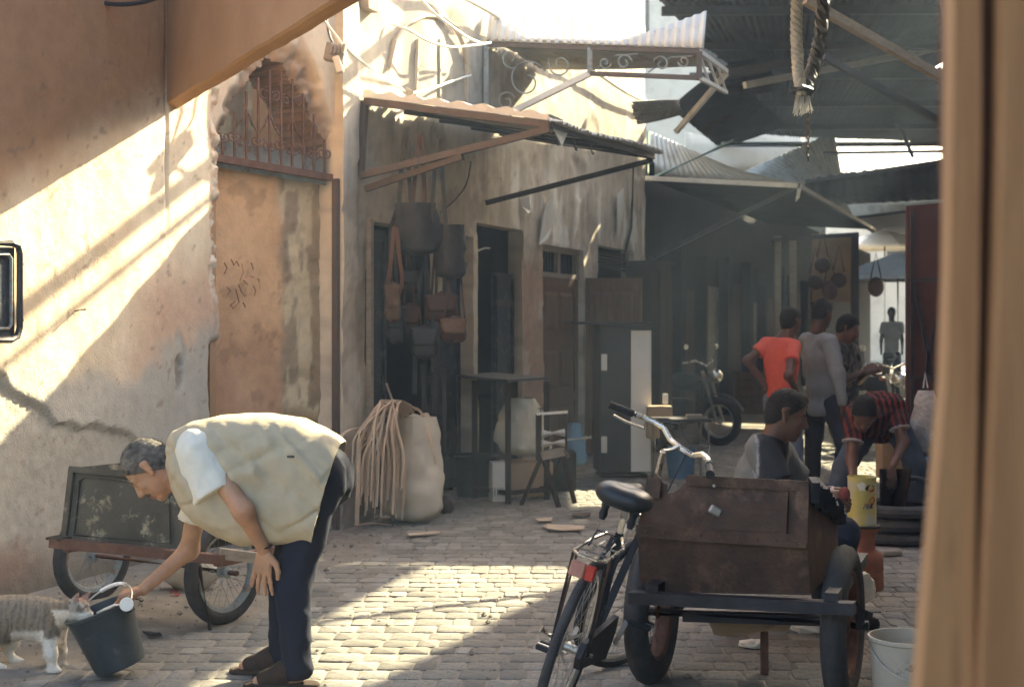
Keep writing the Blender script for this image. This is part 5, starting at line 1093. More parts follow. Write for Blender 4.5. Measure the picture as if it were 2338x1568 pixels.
# --- man in dark patterned shirt looking down
hB = basis((.85, -.3, -.42), (.4, -.1, .9)); Yb = 13.3
J = dict(shL=bp(1945, 802, 13.5), shR=bp(1912, 800, 13.1), hpL=bp(1935, 935, 13.4), hpR=bp(1915, 935, 13.2), knL=A((bp(1940, 0)[0], 13.4, .5)), knR=A((bp(1920, 0)[0], 13.2, .5)), anL=A((bp(1945, 0)[0], 13.45, .08)), anR=A((bp(1918, 0)[0], 13.2, .08)), elL=bp(1960, 868, 13.5), wrL=bp(1985, 850, 13.2), elR=bp(1925, 872, 12.9), wrR=bp(1972, 848, 12.85), head=bp(1936, 752, 13.2))
for S_ in 'LR': J['to'+S_] = J['an'+S_]+A((.15, -.05, -.05))
root, v, w, Bt, mid, hm, spine, fw = person((J['anR'][0], 13.3, 0), 'man in dark patterned shirt looking down at his hands', J, pal(BROWN), res=.015, head=(1.0, hB), hres=.009, hands=(hand_prims(J['wrR'], (.7, -.2, .3), (0, -.7, .6), 1, .9), hand_prims(J['wrL'], (.6, -.3, .3), (0, -.7, .6), -1, .9)))
hair(root, v['head'], hB, 1.0, (.012, .01, .01), .012, res=.01, brows=False)
def dk_c(V, ids, c0): t = sstep(.5, .6, vnoise(V[:, 0]*28, V[:, 1]*28, V[:, 2]*28, 5))[:, None]; return c0*(1-t)+np.array([.16, .13, .1])*t
shirt('shirt', root, v, Bt, mid, hm, spine, (.05, .045, .045), .6, res=.014, cfun=dk_c); trousers(root, v, Bt, hm, spine, (.03, .03, .035)); shoes(root, v)

# --- man in striped shirt bending towards the can
hB = basis((-.12, -.62, -.78), (-.1, -.78, .62)); Yb = 10.3
J = dict(shL=bp(2042, 930, 10.22), shR=bp(1952, 945, 10.22), hpL=bp(2040, 960, 10.75), hpR=bp(1985, 962, 10.75), knL=A((bp(2090, 0, 10.6)[0], 10.6, .46)), knR=A((bp(1925, 0, 10.55)[0], 10.5, .44)), anL=A((bp(2092, 0, 10.65)[0], 10.65, .08)), anR=A((bp(1885, 0, 10.45)[0], 10.45, .08)), elL=bp(2062, 1010, 10.12), wrL=bp(2036, 1066, 9.9), elR=bp(1944, 1050, 10.12), wrR=bp(1950, 1108, 9.7), head=bp(1972, 945, 9.98))
J['toL'] = J['anL']+A((.02, -.17, -.05)); J['toR'] = J['anR']+A((-.05, -.16, -.05))
root, v, w, Bt, mid, hm, spine, fw = person((J['anL'][0], 10.6, 0), 'man in red and black striped shirt bending over the yellow can', J, pal(BROWN), res=.013, head=(.98, hB), hres=.008, hands=(hand_prims(J['wrR'], (.1, -.3, -1), (-.2, -.9, .2), 1, .7), hand_prims(J['wrL'], (-.1, -.3, -1), (.2, -.9, .2), -1, .7)))
hair(root, v['head'], hB, .98, (.01, .009, .009), .012, res=.01, brows=False)
def st_c(V, ids, c0):
    xx = (V-mid) @ Bt[1]; t = (np.sin(xx*150) > .25)[:, None]*1.0; c = np.where(t > 0, np.array([.17, .035, .025]), np.array([.018, .016, .02]))
    dl = np.minimum(np.linalg.norm(V-lerp(v['shR'], v['elR'], .62), axis=1), np.linalg.norm(V-lerp(v['shL'], v['elL'], .62), axis=1)); return c
ob = shirt('shirt', root, v, Bt, mid, hm, spine, (.3, .05, .03), .6, res=.011, cfun=st_c, loose=.03, inf=.02)
for S_ in 'LR': 
    q0 = lerp(v['sh'+S_], v['el'+S_], .57); q1 = lerp(v['sh'+S_], v['el'+S_], .63); smooth_obj('sleeve_cuff', [sdf_mesh([cap(q0, q1, .078, .077)], .011, .01, cuts=[(q1, q1-q0), (q0, q0-q1)])], M['cloth'], root, [(.35, .3, .27)])
trousers(root, v, Bt, hm, A((0, .3, 1)), (.07, .08, .1), inf=.02, waist=.12); shoes(root, v)

# --- far passer-by
hB = basis((0, -1, 0), (0, 0, 1)); Yb = 30
J = dict(shL=bp(2055, 742), shR=bp(2018, 742), hpL=bp(2046, 812), hpR=bp(2027, 812), knL=A((bp(2046, 0)[0], 29.9, .5)), knR=A((bp(2026, 0)[0], 30.1, .5)), anL=A((bp(2046, 0)[0], 29.8, .08)), anR=A((bp(2026, 0)[0], 30.3, .08)), elL=bp(2060, 778), wrL=bp(2060, 808, 29.8), elR=bp(2012, 778), wrR=bp(2012, 808, 29.8), head=bp(2036, 716))
for S_ in 'LR': J['to'+S_] = J['an'+S_]+A((0, -.17, -.05))
root, v, w, Bt, mid, hm, spine, fw = person((J['anL'][0], 30, 0), 'distant passer-by in white T-shirt walking at the end of the alley', J, pal(DARKSK), res=.025, head=(1.0, hB), hres=.016)
hair(root, v['head'], hB, 1.0, (.012, .01, .01), .01, res=.016, brows=False); shirt('t_shirt', root, v, Bt, mid, hm, spine, (.5, .48, .42), .55, res=.022); trousers(root, v, Bt, hm, spine, (.03, .035, .05), res=.022); shoes(root, v)

# ------------------------------------------------------------------ cat at the bucket
Yc = 6.2
def cp(u, v_, Y=Yc): return A(P(u, v_, Y))
pr = [ell(cp(42, 1408), (.15, .085, .098)), ell(cp(0, 1412), (.1, .083, .095)), ell(cp(98, 1414), (.1, .078, .098)), cap(cp(120, 1410), cp(160, 1394, 6.1), .068, .05), cap(cp(125, 1435), cp(128, 1455), .05, .04)]
legs = [((112, 1445, 6.15), (117, 1492, 6.13), (121, 1528, 6.13)), ((132, 1440, 6.25), (139, 1488, 6.25), (139, 1520, 6.25))]
for a, b, c in legs: pr += [cap(cp(*a), cp(*b), .04, .023), cap(cp(*b), cp(*c), .022, .017), ell(cp(c[0]+5, c[1]+3, c[2]-.0), (.03, .02, .015))]
for dy, du in ((-.06, -40), (.06, 0)):
    h0 = cp(14+du, 1430, Yc+dy); k_ = cp(24+du, 1460, Yc+dy); hk = cp(14+du, 1486, Yc+dy); pw = cp(40+du, 1505 if dy > 0 else 1528, Yc+dy)
    hk[2] = .085; pw[2] = .02
    pr += [cap(h0, k_, .062, .04), cap(k_, hk, .034, .018), cap(hk, pw-A((.02, 0, 0)), .017, .016), ell(pw, (.032, .02, .015))]
hd = [ell(cp(178, 1390, 6.06), (.05, .046, .045)), ell(cp(198, 1402, 6.04), (.028, .026, .021)), ell(cp(192, 1407, 6.05), (.03, .03, .02)), cap(cp(158, 1398, 6.1), cp(174, 1394, 6.07), .048, .044)]
for (u, v_, tu, tv, Y) in ((170, 1377, 179, 1353, 6.035), (190, 1373, 206, 1351, 6.09)):
    hd += [cap(cp(u, v_, Y), cp(tu, tv, Y), .02, .004)]
B1 = sdf_mesh(pr, .0075, .03, cuts=[((0, 0, .0), (0, 0, -1))]); H1 = sdf_mesh(hd, .0045, .014)
def fur_c(V, ids, c0):
    u = U0+FP*V[:, 0]/V[:, 1]; vv = V0+FP*(HC-V[:, 2])/V[:, 1]
    str_ = .5+.5*np.sin(u*.42+6*(vnoise(u*.06, vv*.04, 0, 3)-.5)+vv*.05); n = vnoise(u*.25, vv*.12, V[:, 1]*20, 6)
    c = mixc((.26, .21, .15), (.1, .085, .065), sstep(.35, .85, .35*str_+.65*n)); c = mixc(c, (.32, .26, .19), sstep(.55, .75, n)*.5)
    wht = np.maximum(sstep(1448, 1462, vv+10*(n-.5))*((u > 60)*1.0), sstep(112, 124, u-.42*(vv-1400)+14*(n-.5))*sstep(1388, 1396, vv)*sstep(172, 162, u)); wht = np.maximum(wht, sstep(1462, 1476, vv+8*(n-.5)))
    wht = np.maximum(wht, sstep(1434, 1448, vv+8*(n-.5))*(u < 100)*(u > 25)); wht = np.maximum(wht, sstep(1396, 1402, vv)*(u > 186))
    pat = (np.hypot((u-112)/14, (vv-1425)/34) < 1+.3*(n-.5)); wht = np.where(pat, 0, wht)
    c = mixc(c, (.72, .67, .57), wht)
    hd_ = (u > 158); c = np.where(hd_[:, None], mixc((.42, .37, .3), (.2, .165, .125), sstep(.4, .75, n)), c); c = mixc(c, (.72, .67, .57), sstep(1394, 1402, vv)*hd_*1.0)
    ear = (vv < 1374) & (u > 168); c[ear & (np.abs(vnoise(u*.3, vv*.3, 0, 9)-.4) < .3)] = (.4, .24, .17); return c
cat = empty('cat', (cp(60, 0)[0], Yc, 0), 0, 'grey tabby cat with white chest and legs nosing into the bucket', 'cat')
fuzz(smooth_obj('body', [B1, H1], M['fur'], cat, [(.2, .16, .11)], fur_c), 15000, .008, .0011, (-.75, 0, -.25), 'fur_strands', M['fur'])
adopt(MB().tube([P(200, 1400, 6.03), P(214, 1396, 6.0)], .0006, 3).tube([P(200, 1403, 6.03), P(215, 1404, 6.0)], .0006, 3).tube([P(196, 1404, 6.02), P(204, 1414, 5.98)], .0006, 3).build('whiskers', M['white_plastic']), cat)
mb = MB()
adopt(MB().sphere(P(190, 1388, 6.016), .0065, 8, 5).build('eye', M['eye'], smooth=True), cat)
adopt(MB().tube([Vector(cp(-22, 1400)), Vector(cp(-40, 1410)), Vector(cp(-60, 1450)), Vector(cp(-58, 1490))], [.024, .022, .019, .012], 8).build('tail', mat('tail_fur', (.2, .16, .11), (.09, .075, .06), sc=30, rough=.9, bump=.8), smooth=True), cat)
# ------------------------------------------------------------------ bucket and ladle
bc_ = G(232, 1545); tilt = Matrix.Translation(P(219, 1541, 6.06)) @ Matrix.Rotation(math.radians(-20), 4, 'Y') @ Matrix.Rotation(math.radians(4), 4, 'X') @ Matrix.Translation((.108, .02, 0))
bu = empty('bucket', mat=tilt, label='dark plastic bucket tilted towards the cat', cat='bucket')
outer = [(.0, .004), (.1, .004), (.106, .0), (.109, .012), (.112, .03), (.138, .235), (.141, .25), (.148, .252), (.149, .263), (.142, .266), (.137, .255), (.132, .22), (.105, .02), (.0, .016)]
MB().lathe(outer, 40).build('pail', M['bucket'], bu, smooth=True, sharp=40)
for a in (-.35, -.35+math.pi):
    MB().box((.15*math.cos(a), .15*math.sin(a), .235), (.03, .03, .05), Matrix.Rotation(a, 3, 'Z'), bev=.004).build('lug', M['bucket'], bu)
a0 = -.35; hp_ = [Vector((.155*math.cos(a0), .155*math.sin(a0), .24)), Vector((.185, -.02, .225)), Vector((.2, .045, .25)), Vector((.17, .1, .28)), Vector((.05, .14, .29)), Vector((-.06, .11, .27)), Vector((.155*math.cos(a0+math.pi), .155*math.sin(a0+math.pi), .24))]
hp_ = [Vector((.152*math.cos(a0+t*math.pi/14), .152*math.sin(a0+t*math.pi/14), .24+.075*math.sin(t*math.pi/14))) for t in range(15)]
MB().tube(hp_, .0035, 6).build('bail', M['alloy'], bu, smooth=True)
MB().tube(hp_[5:10], .009, 8).build('grip', M['white_plastic'], bu, smooth=True)
ld = empty('ladle', P(289, 1378, 5.93), 0, "white plastic ladle held in the bending man's hand over the bucket", 'ladle')
adopt(MB().lathe([(0, -.008), (.022, -.007), (.029, 0), (.027, .004), (.0, .004)], 18, Matrix.Translation(P(289, 1379, 5.93)) @ Matrix.Rotation(math.radians(80), 4, 'X') @ Matrix.Rotation(.25, 4, 'Y')).build('bowl', M['white_plastic'], smooth=True), ld)
adopt(MB().tube([P(281, 1378, 5.94), P(262, 1382, 5.97), P(240, 1390, 6.02), P(222, 1398, 6.08)], [.009, .0085, .006, .004], 8).build('stem', M['white_plastic'], smooth=True), ld)

# ------------------------------------------------------------------ wheels
def wheel(parent, M4, R_, tr, name='wheel', spokes=28, hubw=.05, tyre='tyre', rimm='alloy', tread=True):
    w = empty(name); w.parent = parent; w.matrix_local = M4                       # axle along local z
    n = 48; ring = []; m = 12; mb = MB()
    vs = []; fs = []
    for i in range(n):
        a = 2*math.pi*i/n
        for k in range(m):
            b = 2*math.pi*k/m; rr = R_-tr+tr*math.cos(b)*(1.0 if not tread else 1+.045*((i+k) % 2)*(abs(math.sin(b)) < .8)); vs.append(Vector((rr*math.cos(a), rr*math.sin(a), tr*.92*math.sin(b))))
    for i in range(n):
        for k in range(m): fs.append((i*m+k, ((i+1) % n)*m+k, ((i+1) % n)*m+(k+1) % m, i*m+(k+1) % m))
    mb.add(vs, fs).build('tyre', M[tyre], w, smooth=True)
    ri = R_-2*tr+.004; MB().lathe([(ri, -tr*.62), (ri-.012, -tr*.5), (ri-.02, 0), (ri-.012, tr*.5), (ri, tr*.62), (ri+.006, tr*.66), (ri+.004, 0), (ri+.006, -tr*.66), (ri, -tr*.62)], 48).build('rim', M[rimm], w, smooth=True)
    MB().lathe([(.012, -hubw*.7), (.03, -hubw*.5), (.03, -hubw*.42), (.016, -hubw*.35), (.016, hubw*.35), (.03, hubw*.42), (.03, hubw*.5), (.012, hubw*.7), (0, hubw*.7)], 16).build('hub', M[rimm], w, smooth=True)
    sp_ = MB()
    for i in range(spokes):
        a = 2*math.pi*i/spokes; sd = 1 if i % 2 else -1; ah = a+(.9 if (i//2) % 2 else -.9)
        sp_.tube([(.027*math.cos(ah), .027*math.sin(ah), sd*hubw*.45), ((ri-.016)*math.cos(a), (ri-.016)*math.sin(a), 0)], .0015, 4)
    sp_.build('spokes', M[rimm], w)
    return w
def axm(c, axis):
    z = Vector(axis).normalized(); x = z.cross(Vector((0, 0, 1))).normalized(); y = z.cross(x); return Matrix.Translation(c) @ Matrix((x, y, z)).transposed().to_4x4()

# ------------------------------------------------------------------ handcart by the wall
lw_, rw_ = G(212, 1376), G(512, 1424)
axd = (rw_-lw_); axd.z = 0; wid = axd.length; axd.normalize(); fwd = Vector((axd.y, -axd.x, 0))     # towards the camera
if fwd.y > 0: fwd = -fwd
hc = empty('handcart', (lw_+rw_)/2, 0, 'handcart with scuffed dark green box and two spoked wheels against the wall', 'handcart')
base = (lw_+rw_)/2
def hl(a, f, z): return axd*a+fwd*f+Vector((0, 0, z))
wheel(hc, axm(hl(-wid/2, 0, .255), axd), .255, .036, rimm='iron_grey'); wheel(hc, axm(hl(wid/2, 0, .262), axd), .262, .036, rimm='iron_grey')
MB().tube([hl(-wid/2-.04, 0, .258), hl(wid/2+.09, 0, .262)], .014, 8).build('axle', M['iron_rust'], hc, smooth=True)
def inv(p): return p-base
bl_, br_, tl_, tr_ = [inv(P(u, v, Y)) for u, v, Y in ((143, 1238, 7.12), (420, 1262, 6.92), (410, 1088, 6.98), (163, 1068, 7.2))]
bx = MB(); bk_ = (-fwd)*.55
q8 = [bl_, br_, tl_, tr_]; q8b = [p+bk_+Vector((0, 0, -.0)) for p in q8]
MB().add(q8+q8b, [(0, 1, 2, 3), (5, 4, 7, 6), (1, 5, 6, 2), (4, 0, 3, 7), (0, 4, 5, 1)]).build('box', M['green_box'], hc)
nf = (br_-bl_).cross(tr_-bl_).normalized(); nf = nf if nf.y < 0 else -nf
def qf(a, b, h=0): return bl_*(1-a)*(1-b)+br_*a*(1-b)+tl_*a*b+tr_*(1-a)*b+nf*h
for (p, q, w_) in (((0, .98), (1, .98), .03), ((.0, .03), (1, .03), .05), ((.02, 0), (.02, 1), .03), ((.98, 0), (.98, 1), .03)): MB().beam(qf(*p, .012), qf(*q, .012), .02, w_, up=nf.cross((qf(*q)-qf(*p)).normalized())).build('edge_strip', M['green_box'], hc)
lp = [qf(a, b, .008) for a, b in ((.1, .12), (.9, .1), (.9, .82), (.86, .88), (.14, .9), (.1, .84))]; MB().tube(lp, .006, 6, closed=True).build('pressed_ridge', M['green_box'], hc, smooth=True)
MB().beam(inv(P(118, 1238, 7.02)), inv(P(512, 1277, 6.78)), .05, .045).build('beam', M['iron_rust'], hc)
MB().beam(inv(P(118, 1226, 7.05)), inv(P(150, 1230, 7.02)), .09, .012).build('beam_plate', M['iron_dark'], hc)
MB().beam(inv(P(500, 1262, 6.8)), inv(P(597, 1274, 6.88)), .05, .05).build('tail_plank', M['wood_grey'], hc)
MB().beam(inv(P(150, 1250, 7.1)), inv(P(150, 1250, 7.1))+bk_*1.2, .045, .045).build('side_beam', M['iron_rust'], hc); MB().beam(inv(P(495, 1282, 6.9)), inv(P(495, 1282, 6.9))+bk_*1.2, .045, .045).build('side_beam', M['iron_rust'], hc)
for p in (inv(P(455, 1290, 6.95)),): MB().tube([p, Vector((p.x+.05, p.y+.02, 0))], .011, 6).build('prop', M['iron_dark'], hc, smooth=True)
wr = tag(MB().sphere(P(440, 1316, 7.95)+Vector((0, 0, .02)), .13, 12, 8, (1.2, .7, .75)).build('plaster_lump', M['house'], smooth=True), 'pale rubble lump on the ground behind the handcart wheel', 'rubble')
for v_ in wr.data.vertices: v_.co += Vector((0, 0, 1))*0+Vector((random.Random(v_.index).uniform(-.02, .02), 0, random.Random(v_.index+9).uniform(-.02, .02)))

# ------------------------------------------------------------------ rusty cart on the right
rc = empty('rusty_cart', G(1700, 1600)*1, 0, 'rusty brown box cart on two dark-tyred wheels beside the bicycle', 'cart'); base = rc.location.copy()
w1, w2 = Vector((P(1490, 0, 5.95).x, 5.95, 0)), Vector((P(1925, 0, 5.66).x, 5.66, 0)); ad = (w2-w1).normalized(); fd = Vector((ad.y, -ad.x, 0)); fd = fd if fd.y < 0 else -fd
wheel(rc, axm(w1-base+Vector((0, 0, .3)), ad+Vector((0, 0, .0))), .3, .055, spokes=24, rimm='iron_rust'); wheel(rc, axm(w2-base+Vector((0, 0, .31)), ad), .31, .055, spokes=24, rimm='iron_rust')
MB().tube([w1-base-ad*.05+Vector((0, 0, .3)), w2-base+ad*.1+Vector((0, 0, .31))], .02, 8).build('axle', M['iron_dark'], rc, smooth=True)
def face(pts): return [P(*p)-base for p in pts]
BL, BR, TR, TL = face(((1462, 1345, 5.72), (1850, 1352, 5.45), (1846, 1100, 5.47), (1478, 1085, 5.74)))
dep = SD*.80
ML, MR = face(((1455, 1215, 5.70), (1843, 1240, 5.43)))
nf = (BR-BL).cross(TL-BL).normalized(); nf = nf if nf.y < 0 else -nf
# front: lower half and upper framed half with a broken top edge
MB().solid([BL, BR, MR, ML], -nf*.012).build('lower_front', M['rust_box'], rc)
def qu(a, b, h=0): return ML*(1-a)*(1-b)+MR*a*(1-b)+TR*a*b+TL*(1-a)*b+nf*h
top = [(0, .98), (.04, 1.0), (.10, .9), (.13, .86), (.14, .7), (.18, .72), (.22, .8), (.25, .9), (.27, .98), (.4, .985), (.6, .97), (.8, .975), (.94, .955), (1, .955)]
MB().solid([qu(0, 0), qu(1, 0)]+[qu(a, b) for a, b in reversed(top)], -nf*.014).build('upper_front', M['rust_box'], rc)
for (p, q, w_) in (((.0, .03), (1, .03), .05), ((.97, .0), (.97, .95), .05), ((.26, .95), (1, .93), .04), ((.05, .12), (.88, .1), .008), ((.88, .1), (.88, .82), .008)):
    d_ = (qu(*q)-qu(*p)).normalized(); MB().beam(qu(*p, .008), qu(*q, .008), w_, .02, up=nf).build('frame_strip', M['rust_box'], rc)
MB().solid([qu(.02, .9, .02), qu(.06, 1.05, .02), qu(.1, .95, .02), qu(.11, .62, .02), qu(.03, .6, .02)], -nf*.02).build('broken_corner', M['rust_box'], rc)
for k_ in range(9):
    MB().sphere(qu(.06+.11*k_, .03, .02), .006, 6, 4).build('rivet', M['iron_rust'], rc, smooth=True)
MB().box(qu(.46, .45, .012), (.05, .02, .035), Matrix.Rotation(.5, 3, 'Y'), bev=.006).build('latch', M['alloy'], rc)
TRb, TLb = TR+dep-Vector((0, 0, .2)), TL+dep-Vector((0, 0, .24))
MB().solid([BR, BR+dep, TRb, TR, MR], ad*-.014).build('side', M['rust_box'], rc); MB().solid([BL, BL+dep, TLb, TL-Vector((0, 0, .12)), ML], ad*.014).build('side', M['rust_box'], rc)
MB().solid([BL+dep, BR+dep, TRb, TLb], nf*-.014).build('back', M['rust_box'], rc); MB().solid([BL+Vector((0, 0, .01)), BR+Vector((0, 0, .01)), BR+dep, BL+dep], Vector((0, 0, -.02))).build('floor', M['rust_box'], rc)
rg = random.Random(5); mb = MB()
for i in range(14):
    c = TR.lerp(TRb, i/13)+Vector((.02, 0, -.03)); mb.box(c, (.03, .08, rg.uniform(.05, .1)), Matrix.Rotation(rg.uniform(-.4, .4), 3, 'X'))
mb.build('ragged_rubber_edge', M['black'], rc)
a_, b_ = face(((1440, 1362, 5.62), (1952, 1388, 5.28))); MB().beam(a_, b_, .06, .045).build('cross_beam', M['iron_dark'], rc)
for t in (.1, .9): MB().beam(a_.lerp(b_, t)+Vector((0, 0, .03)), a_.lerp(b_, t)+SD*1.0+Vector((0, 0, .03)), .05, .045).build('long_beam', M['iron_dark'], rc)
a2, b2 = face(((1560, 1405, 5.9), (1890, 1415, 5.75))); MB().beam(a2, b2, .05, .04).build('under_beam', M['iron_dark'], rc)
p = face(((1745, 1405, 6.1),))[0]; MB().beam(p, Vector((p.x, p.y, 0)), .03, .03, up=(0, 1, 0)).build('prop_leg', M['iron_rust'], rc)
lst = face(((1955, 1370, 5.5), (1978, 1400, 5.5), (1972, 1430, 5.52), (1960, 1440, 5.52), (1952, 1400, 5.5))); MB().solid(lst, (0, .03, 0)).build('bracket', M['iron_dark'], rc)
MB().beam(face(((1900, 1368, 5.4),))[0], face(((1982, 1405, 5.6),))[0], .04, .025).build('bracket_bar', M['iron_dark'], rc)
cd = tag(solidify(mesh_obj('cardboard_sheet', [P(u, v, 6.0+.02*math.sin(u)) for u, v in ((1615, 1410), (1630, 1448), (1680, 1455), (1740, 1440), (1800, 1440), (1812, 1412))], [(0, 1, 2, 3, 4, 5)], M['card']), .006), 'torn cardboard sheet hanging under the rusty cart', 'cardboard')
for i, (u, v, s_) in enumerate(((1850, 1438, .09), (1715, 1478, .045), (1965, 1352, .05))):
    c = G(u, v) if i < 2 else P(u, v, 6.4); mb = MB().sphere(c+Vector((0, 0, .02)), s_, 9, 6, (1.3, 1, .45 if i < 2 else 1.6)); 
    for k, vv in enumerate(mb.v): mb.v[k] = vv+Vector((rg.uniform(-.25, .25)*s_, rg.uniform(-.2, .2)*s_, rg.uniform(-.15, .15)*s_))
    tag(mb.build('plastic_scrap', M['paper']), ('crumpled white plastic bag on the ground behind the rusty cart', 'small pale scrap on the paving under the rusty cart', 'thin plastic bag snagged right of the rusty cart wheel')[i], 'scrap')

# ------------------------------------------------------------------ bicycle leaning on the cart
bkd = Vector((.30, 1, 0)).normalized(); pos = Vector((P(1243, 0, 5.2).x, 5.2, 0))
yaw = math.atan2(bkd.y, bkd.x)
BM = Matrix.Translation(pos) @ Matrix.Rotation(yaw, 4, 'Z') @ Matrix.Rotation(math.radians(17), 4, 'X')     # local x forward, y left, z up
bi = empty('bicycle', mat=BM, label='old roadster bicycle with black saddle and bright handlebars leaning on the cart', cat='bicycle')
RW = .338
rearw = wheel(bi, Matrix.Translation((0, 0, RW)) @ Matrix.Rotation(math.pi/2, 4, 'X'), RW, .02, spokes=36, hubw=.07)
HA = math.radians(69); hd_top = Vector((.80, 0, .86)); hd_bot = Vector((.845, 0, .72)); sdir = (hd_bot-hd_top).normalized(); steer = math.radians(-32)
FS = Matrix.Translation(hd_bot) @ Matrix.Rotation(steer, 4, -sdir) @ Matrix.Translation(-hd_bot)
fw_c = Vector((1.03, 0, RW))
wheel(bi, FS @ Matrix.Translation(fw_c) @ Matrix.Rotation(math.pi/2, 4, 'X'), RW, .02, spokes=36, hubw=.06)
bb = Vector((.44, 0, .29)); st_t = Vector((.30, 0, .74)); rear = Vector((0, 0, RW))
def bt_(name, pts, r, m, sm=True, n=8): return MB().tube(pts, r, n).build(name, M[m], bi, smooth=sm)
bt_('seat_tube', [bb, st_t], .016, 'bike_paint'); bt_('top_tube', [st_t-Vector((-.01, 0, .03)), hd_top], .014, 'bike_paint'); bt_('down_tube', [bb, hd_bot], .016, 'bike_paint'); bt_('head_tube', [hd_top, hd_bot], .019, 'bike_paint')
for y_ in (.055, -.055):
    bt_('chain_stay', [bb+Vector((-.02, y_*.6, 0)), rear+Vector((0, y_, 0))], .009, 'bike_paint'); bt_('seat_stay', [st_t+Vector((.0, y_*.4, -.03)), rear+Vector((0, y_, 0))], .008, 'bike_paint')
    f0 = FS @ (hd_bot+Vector((.01, y_, -.01))); f1 = FS @ (hd_bot+sdir*.18+Vector((.01, y_, 0))); f2 = FS @ (fw_c+Vector((0, y_, 0))); bt_('fork_blade', [f0, f1, f2], [.013, .011, .008], 'chrome')
bt_('fork_crown', [FS @ (hd_bot+Vector((.01, -.06, -.01))), FS @ (hd_bot+Vector((.01, .06, -.01)))], .014, 'chrome')
bt_('seat_post', [st_t, st_t+Vector((-.035, 0, .11))], .013, 'chrome')
# saddle
q_ = sdf_mesh([ell((-.085, .05, 0), (.085, .062, .042)), ell((-.085, -.05, 0), (.085, .062, .042)), ell((-.13, 0, -.005), (.05, .08, .036)), cap((-.05, 0, .0), (.14, 0, .0), .042, .026), cap((.0, 0, -.02), (.14, 0, -.015), .03, .022)], .008, .03, cuts=[((0, 0, -.045), (0, 0, -1))])
o = mesh_obj('saddle', q_[0].tolist(), q_[1].tolist(), M['leather_black'], bi, True); o.location = st_t+Vector((-.05, 0, .16))
for y_ in (.03, -.03):
    bt_('saddle_rail', [st_t+Vector((.06, y_*.4, .13)), st_t+Vector((-.05, y_, .105)), st_t+Vector((-.16, y_*1.4, .14))], .004, 'alloy')
for y_ in (.055, -.055): MB().lathe([(.011, 0), (.017, .02), (.013, .04), (.018, .06), (.006, .085)], 10, Matrix.Translation(st_t+Vector((-.15, y_, .055)))).build('saddle_spring', M['black'], bi, smooth=True)
# mudguard, carrier, reflector
car = empty('carrier'); car.parent = bi; zc = RW*2+.045
cl = [Vector((.2, -.03, zc+.02)), Vector((.12, -.06, zc)), Vector((-.17, -.06, zc)), Vector((-.2, -.035, zc)), Vector((-.2, .035, zc)), Vector((-.17, .06, zc)), Vector((.12, .06, zc)), Vector((.2, .03, zc+.02))]
MB().tube(cl, .006, 7).build('rack_frame', M['chrome'], car, smooth=True)
for y_ in (-.02, .02): MB().tube([(.15, y_, zc), (-.19, y_, zc)], .0045, 6).build('rack_rail', M['chrome'], car, smooth=True)
for x_ in (-.1, .04): MB().tube([(x_, -.06, zc), (x_, .06, zc)], .0045, 6).build('rack_bar', M['chrome'], car, smooth=True)
MB().tube([(-.06, -.035, zc+.012), (.05, -.04, zc+.05), (.05, .04, zc+.05), (-.06, .035, zc+.012)], .0045, 6).build('spring_clip', M['iron_dark'], car, smooth=True)
for y_ in (-.07, .07):
    MB().tube([(-.17, y_*.86, zc), (-.02, y_, RW)], .005, 6).build('stay', M['iron_dark'], car, smooth=True); MB().tube([(-.1, y_*.86, zc), (-.01, y_, RW)], .0045, 6).build('stay', M['iron_rust'], car, smooth=True)
MB().box((-.222, .018, zc-.045), (.02, .055, .055), bev=.005).build('reflector', M['amber_plastic'], bi); MB().box((-.223, -.03, zc-.045), (.02, .035, .055), bev=.005).build('reflector', M['red_plastic'], bi)
# cranks, chainwheel, chain case
MB().lathe([(.0, -.004), (.085, -.004), (.09, 0), (.085, .004), (0, .004)], 30, Matrix.Translation(bb+Vector((0, -.045, 0))) @ Matrix.Rotation(math.pi/2, 4, 'X')).build('chainwheel', M['iron_dark'], bi, smooth=True, sharp=30)
MB().solid([bb+Vector((.1, -.06, .02)), bb+Vector((.06, -.06, .09)), rear+Vector((-.05, -.06, .05)), rear+Vector((-.08, -.06, 0)), rear+Vector((-.05, -.06, -.05)), bb+Vector((.06, -.06, -.09))], (0, .022, 0)).build('chain_case', M['iron_dark'], bi)
ca = math.radians(205); cd_ = Vector((math.cos(ca), 0, math.sin(ca)))*.165
for sg, y_ in ((1, .075), (-1, -.085)):
    e_ = bb+cd_*sg+Vector((0, y_, 0)); bt_('crank', [bb+Vector((0, y_, 0)), e_], .01, 'alloy')
    pd = empty('pedal'); pd.parent = bi; pd.location = e_+Vector((0, .055*(1 if y_ > 0 else -1), 0))
    MB().box((0, 0, 0), (.014, .1, .014)).build('spindle', M['alloy'], pd); 
    for x_ in (-.028, .028): MB().box((x_, 0, 0), (.022, .095, .022), bev=.004).build('tread_block', M['black'], pd)
bt_('kick_bracket', [rear+Vector((.05, .08, 0)), rear+Vector((.03, .13, .02))], .014, 'chrome'); bt_('hub_axle', [rear+Vector((0, -.085, 0)), rear+Vector((0, .085, 0))], .008, 'alloy')
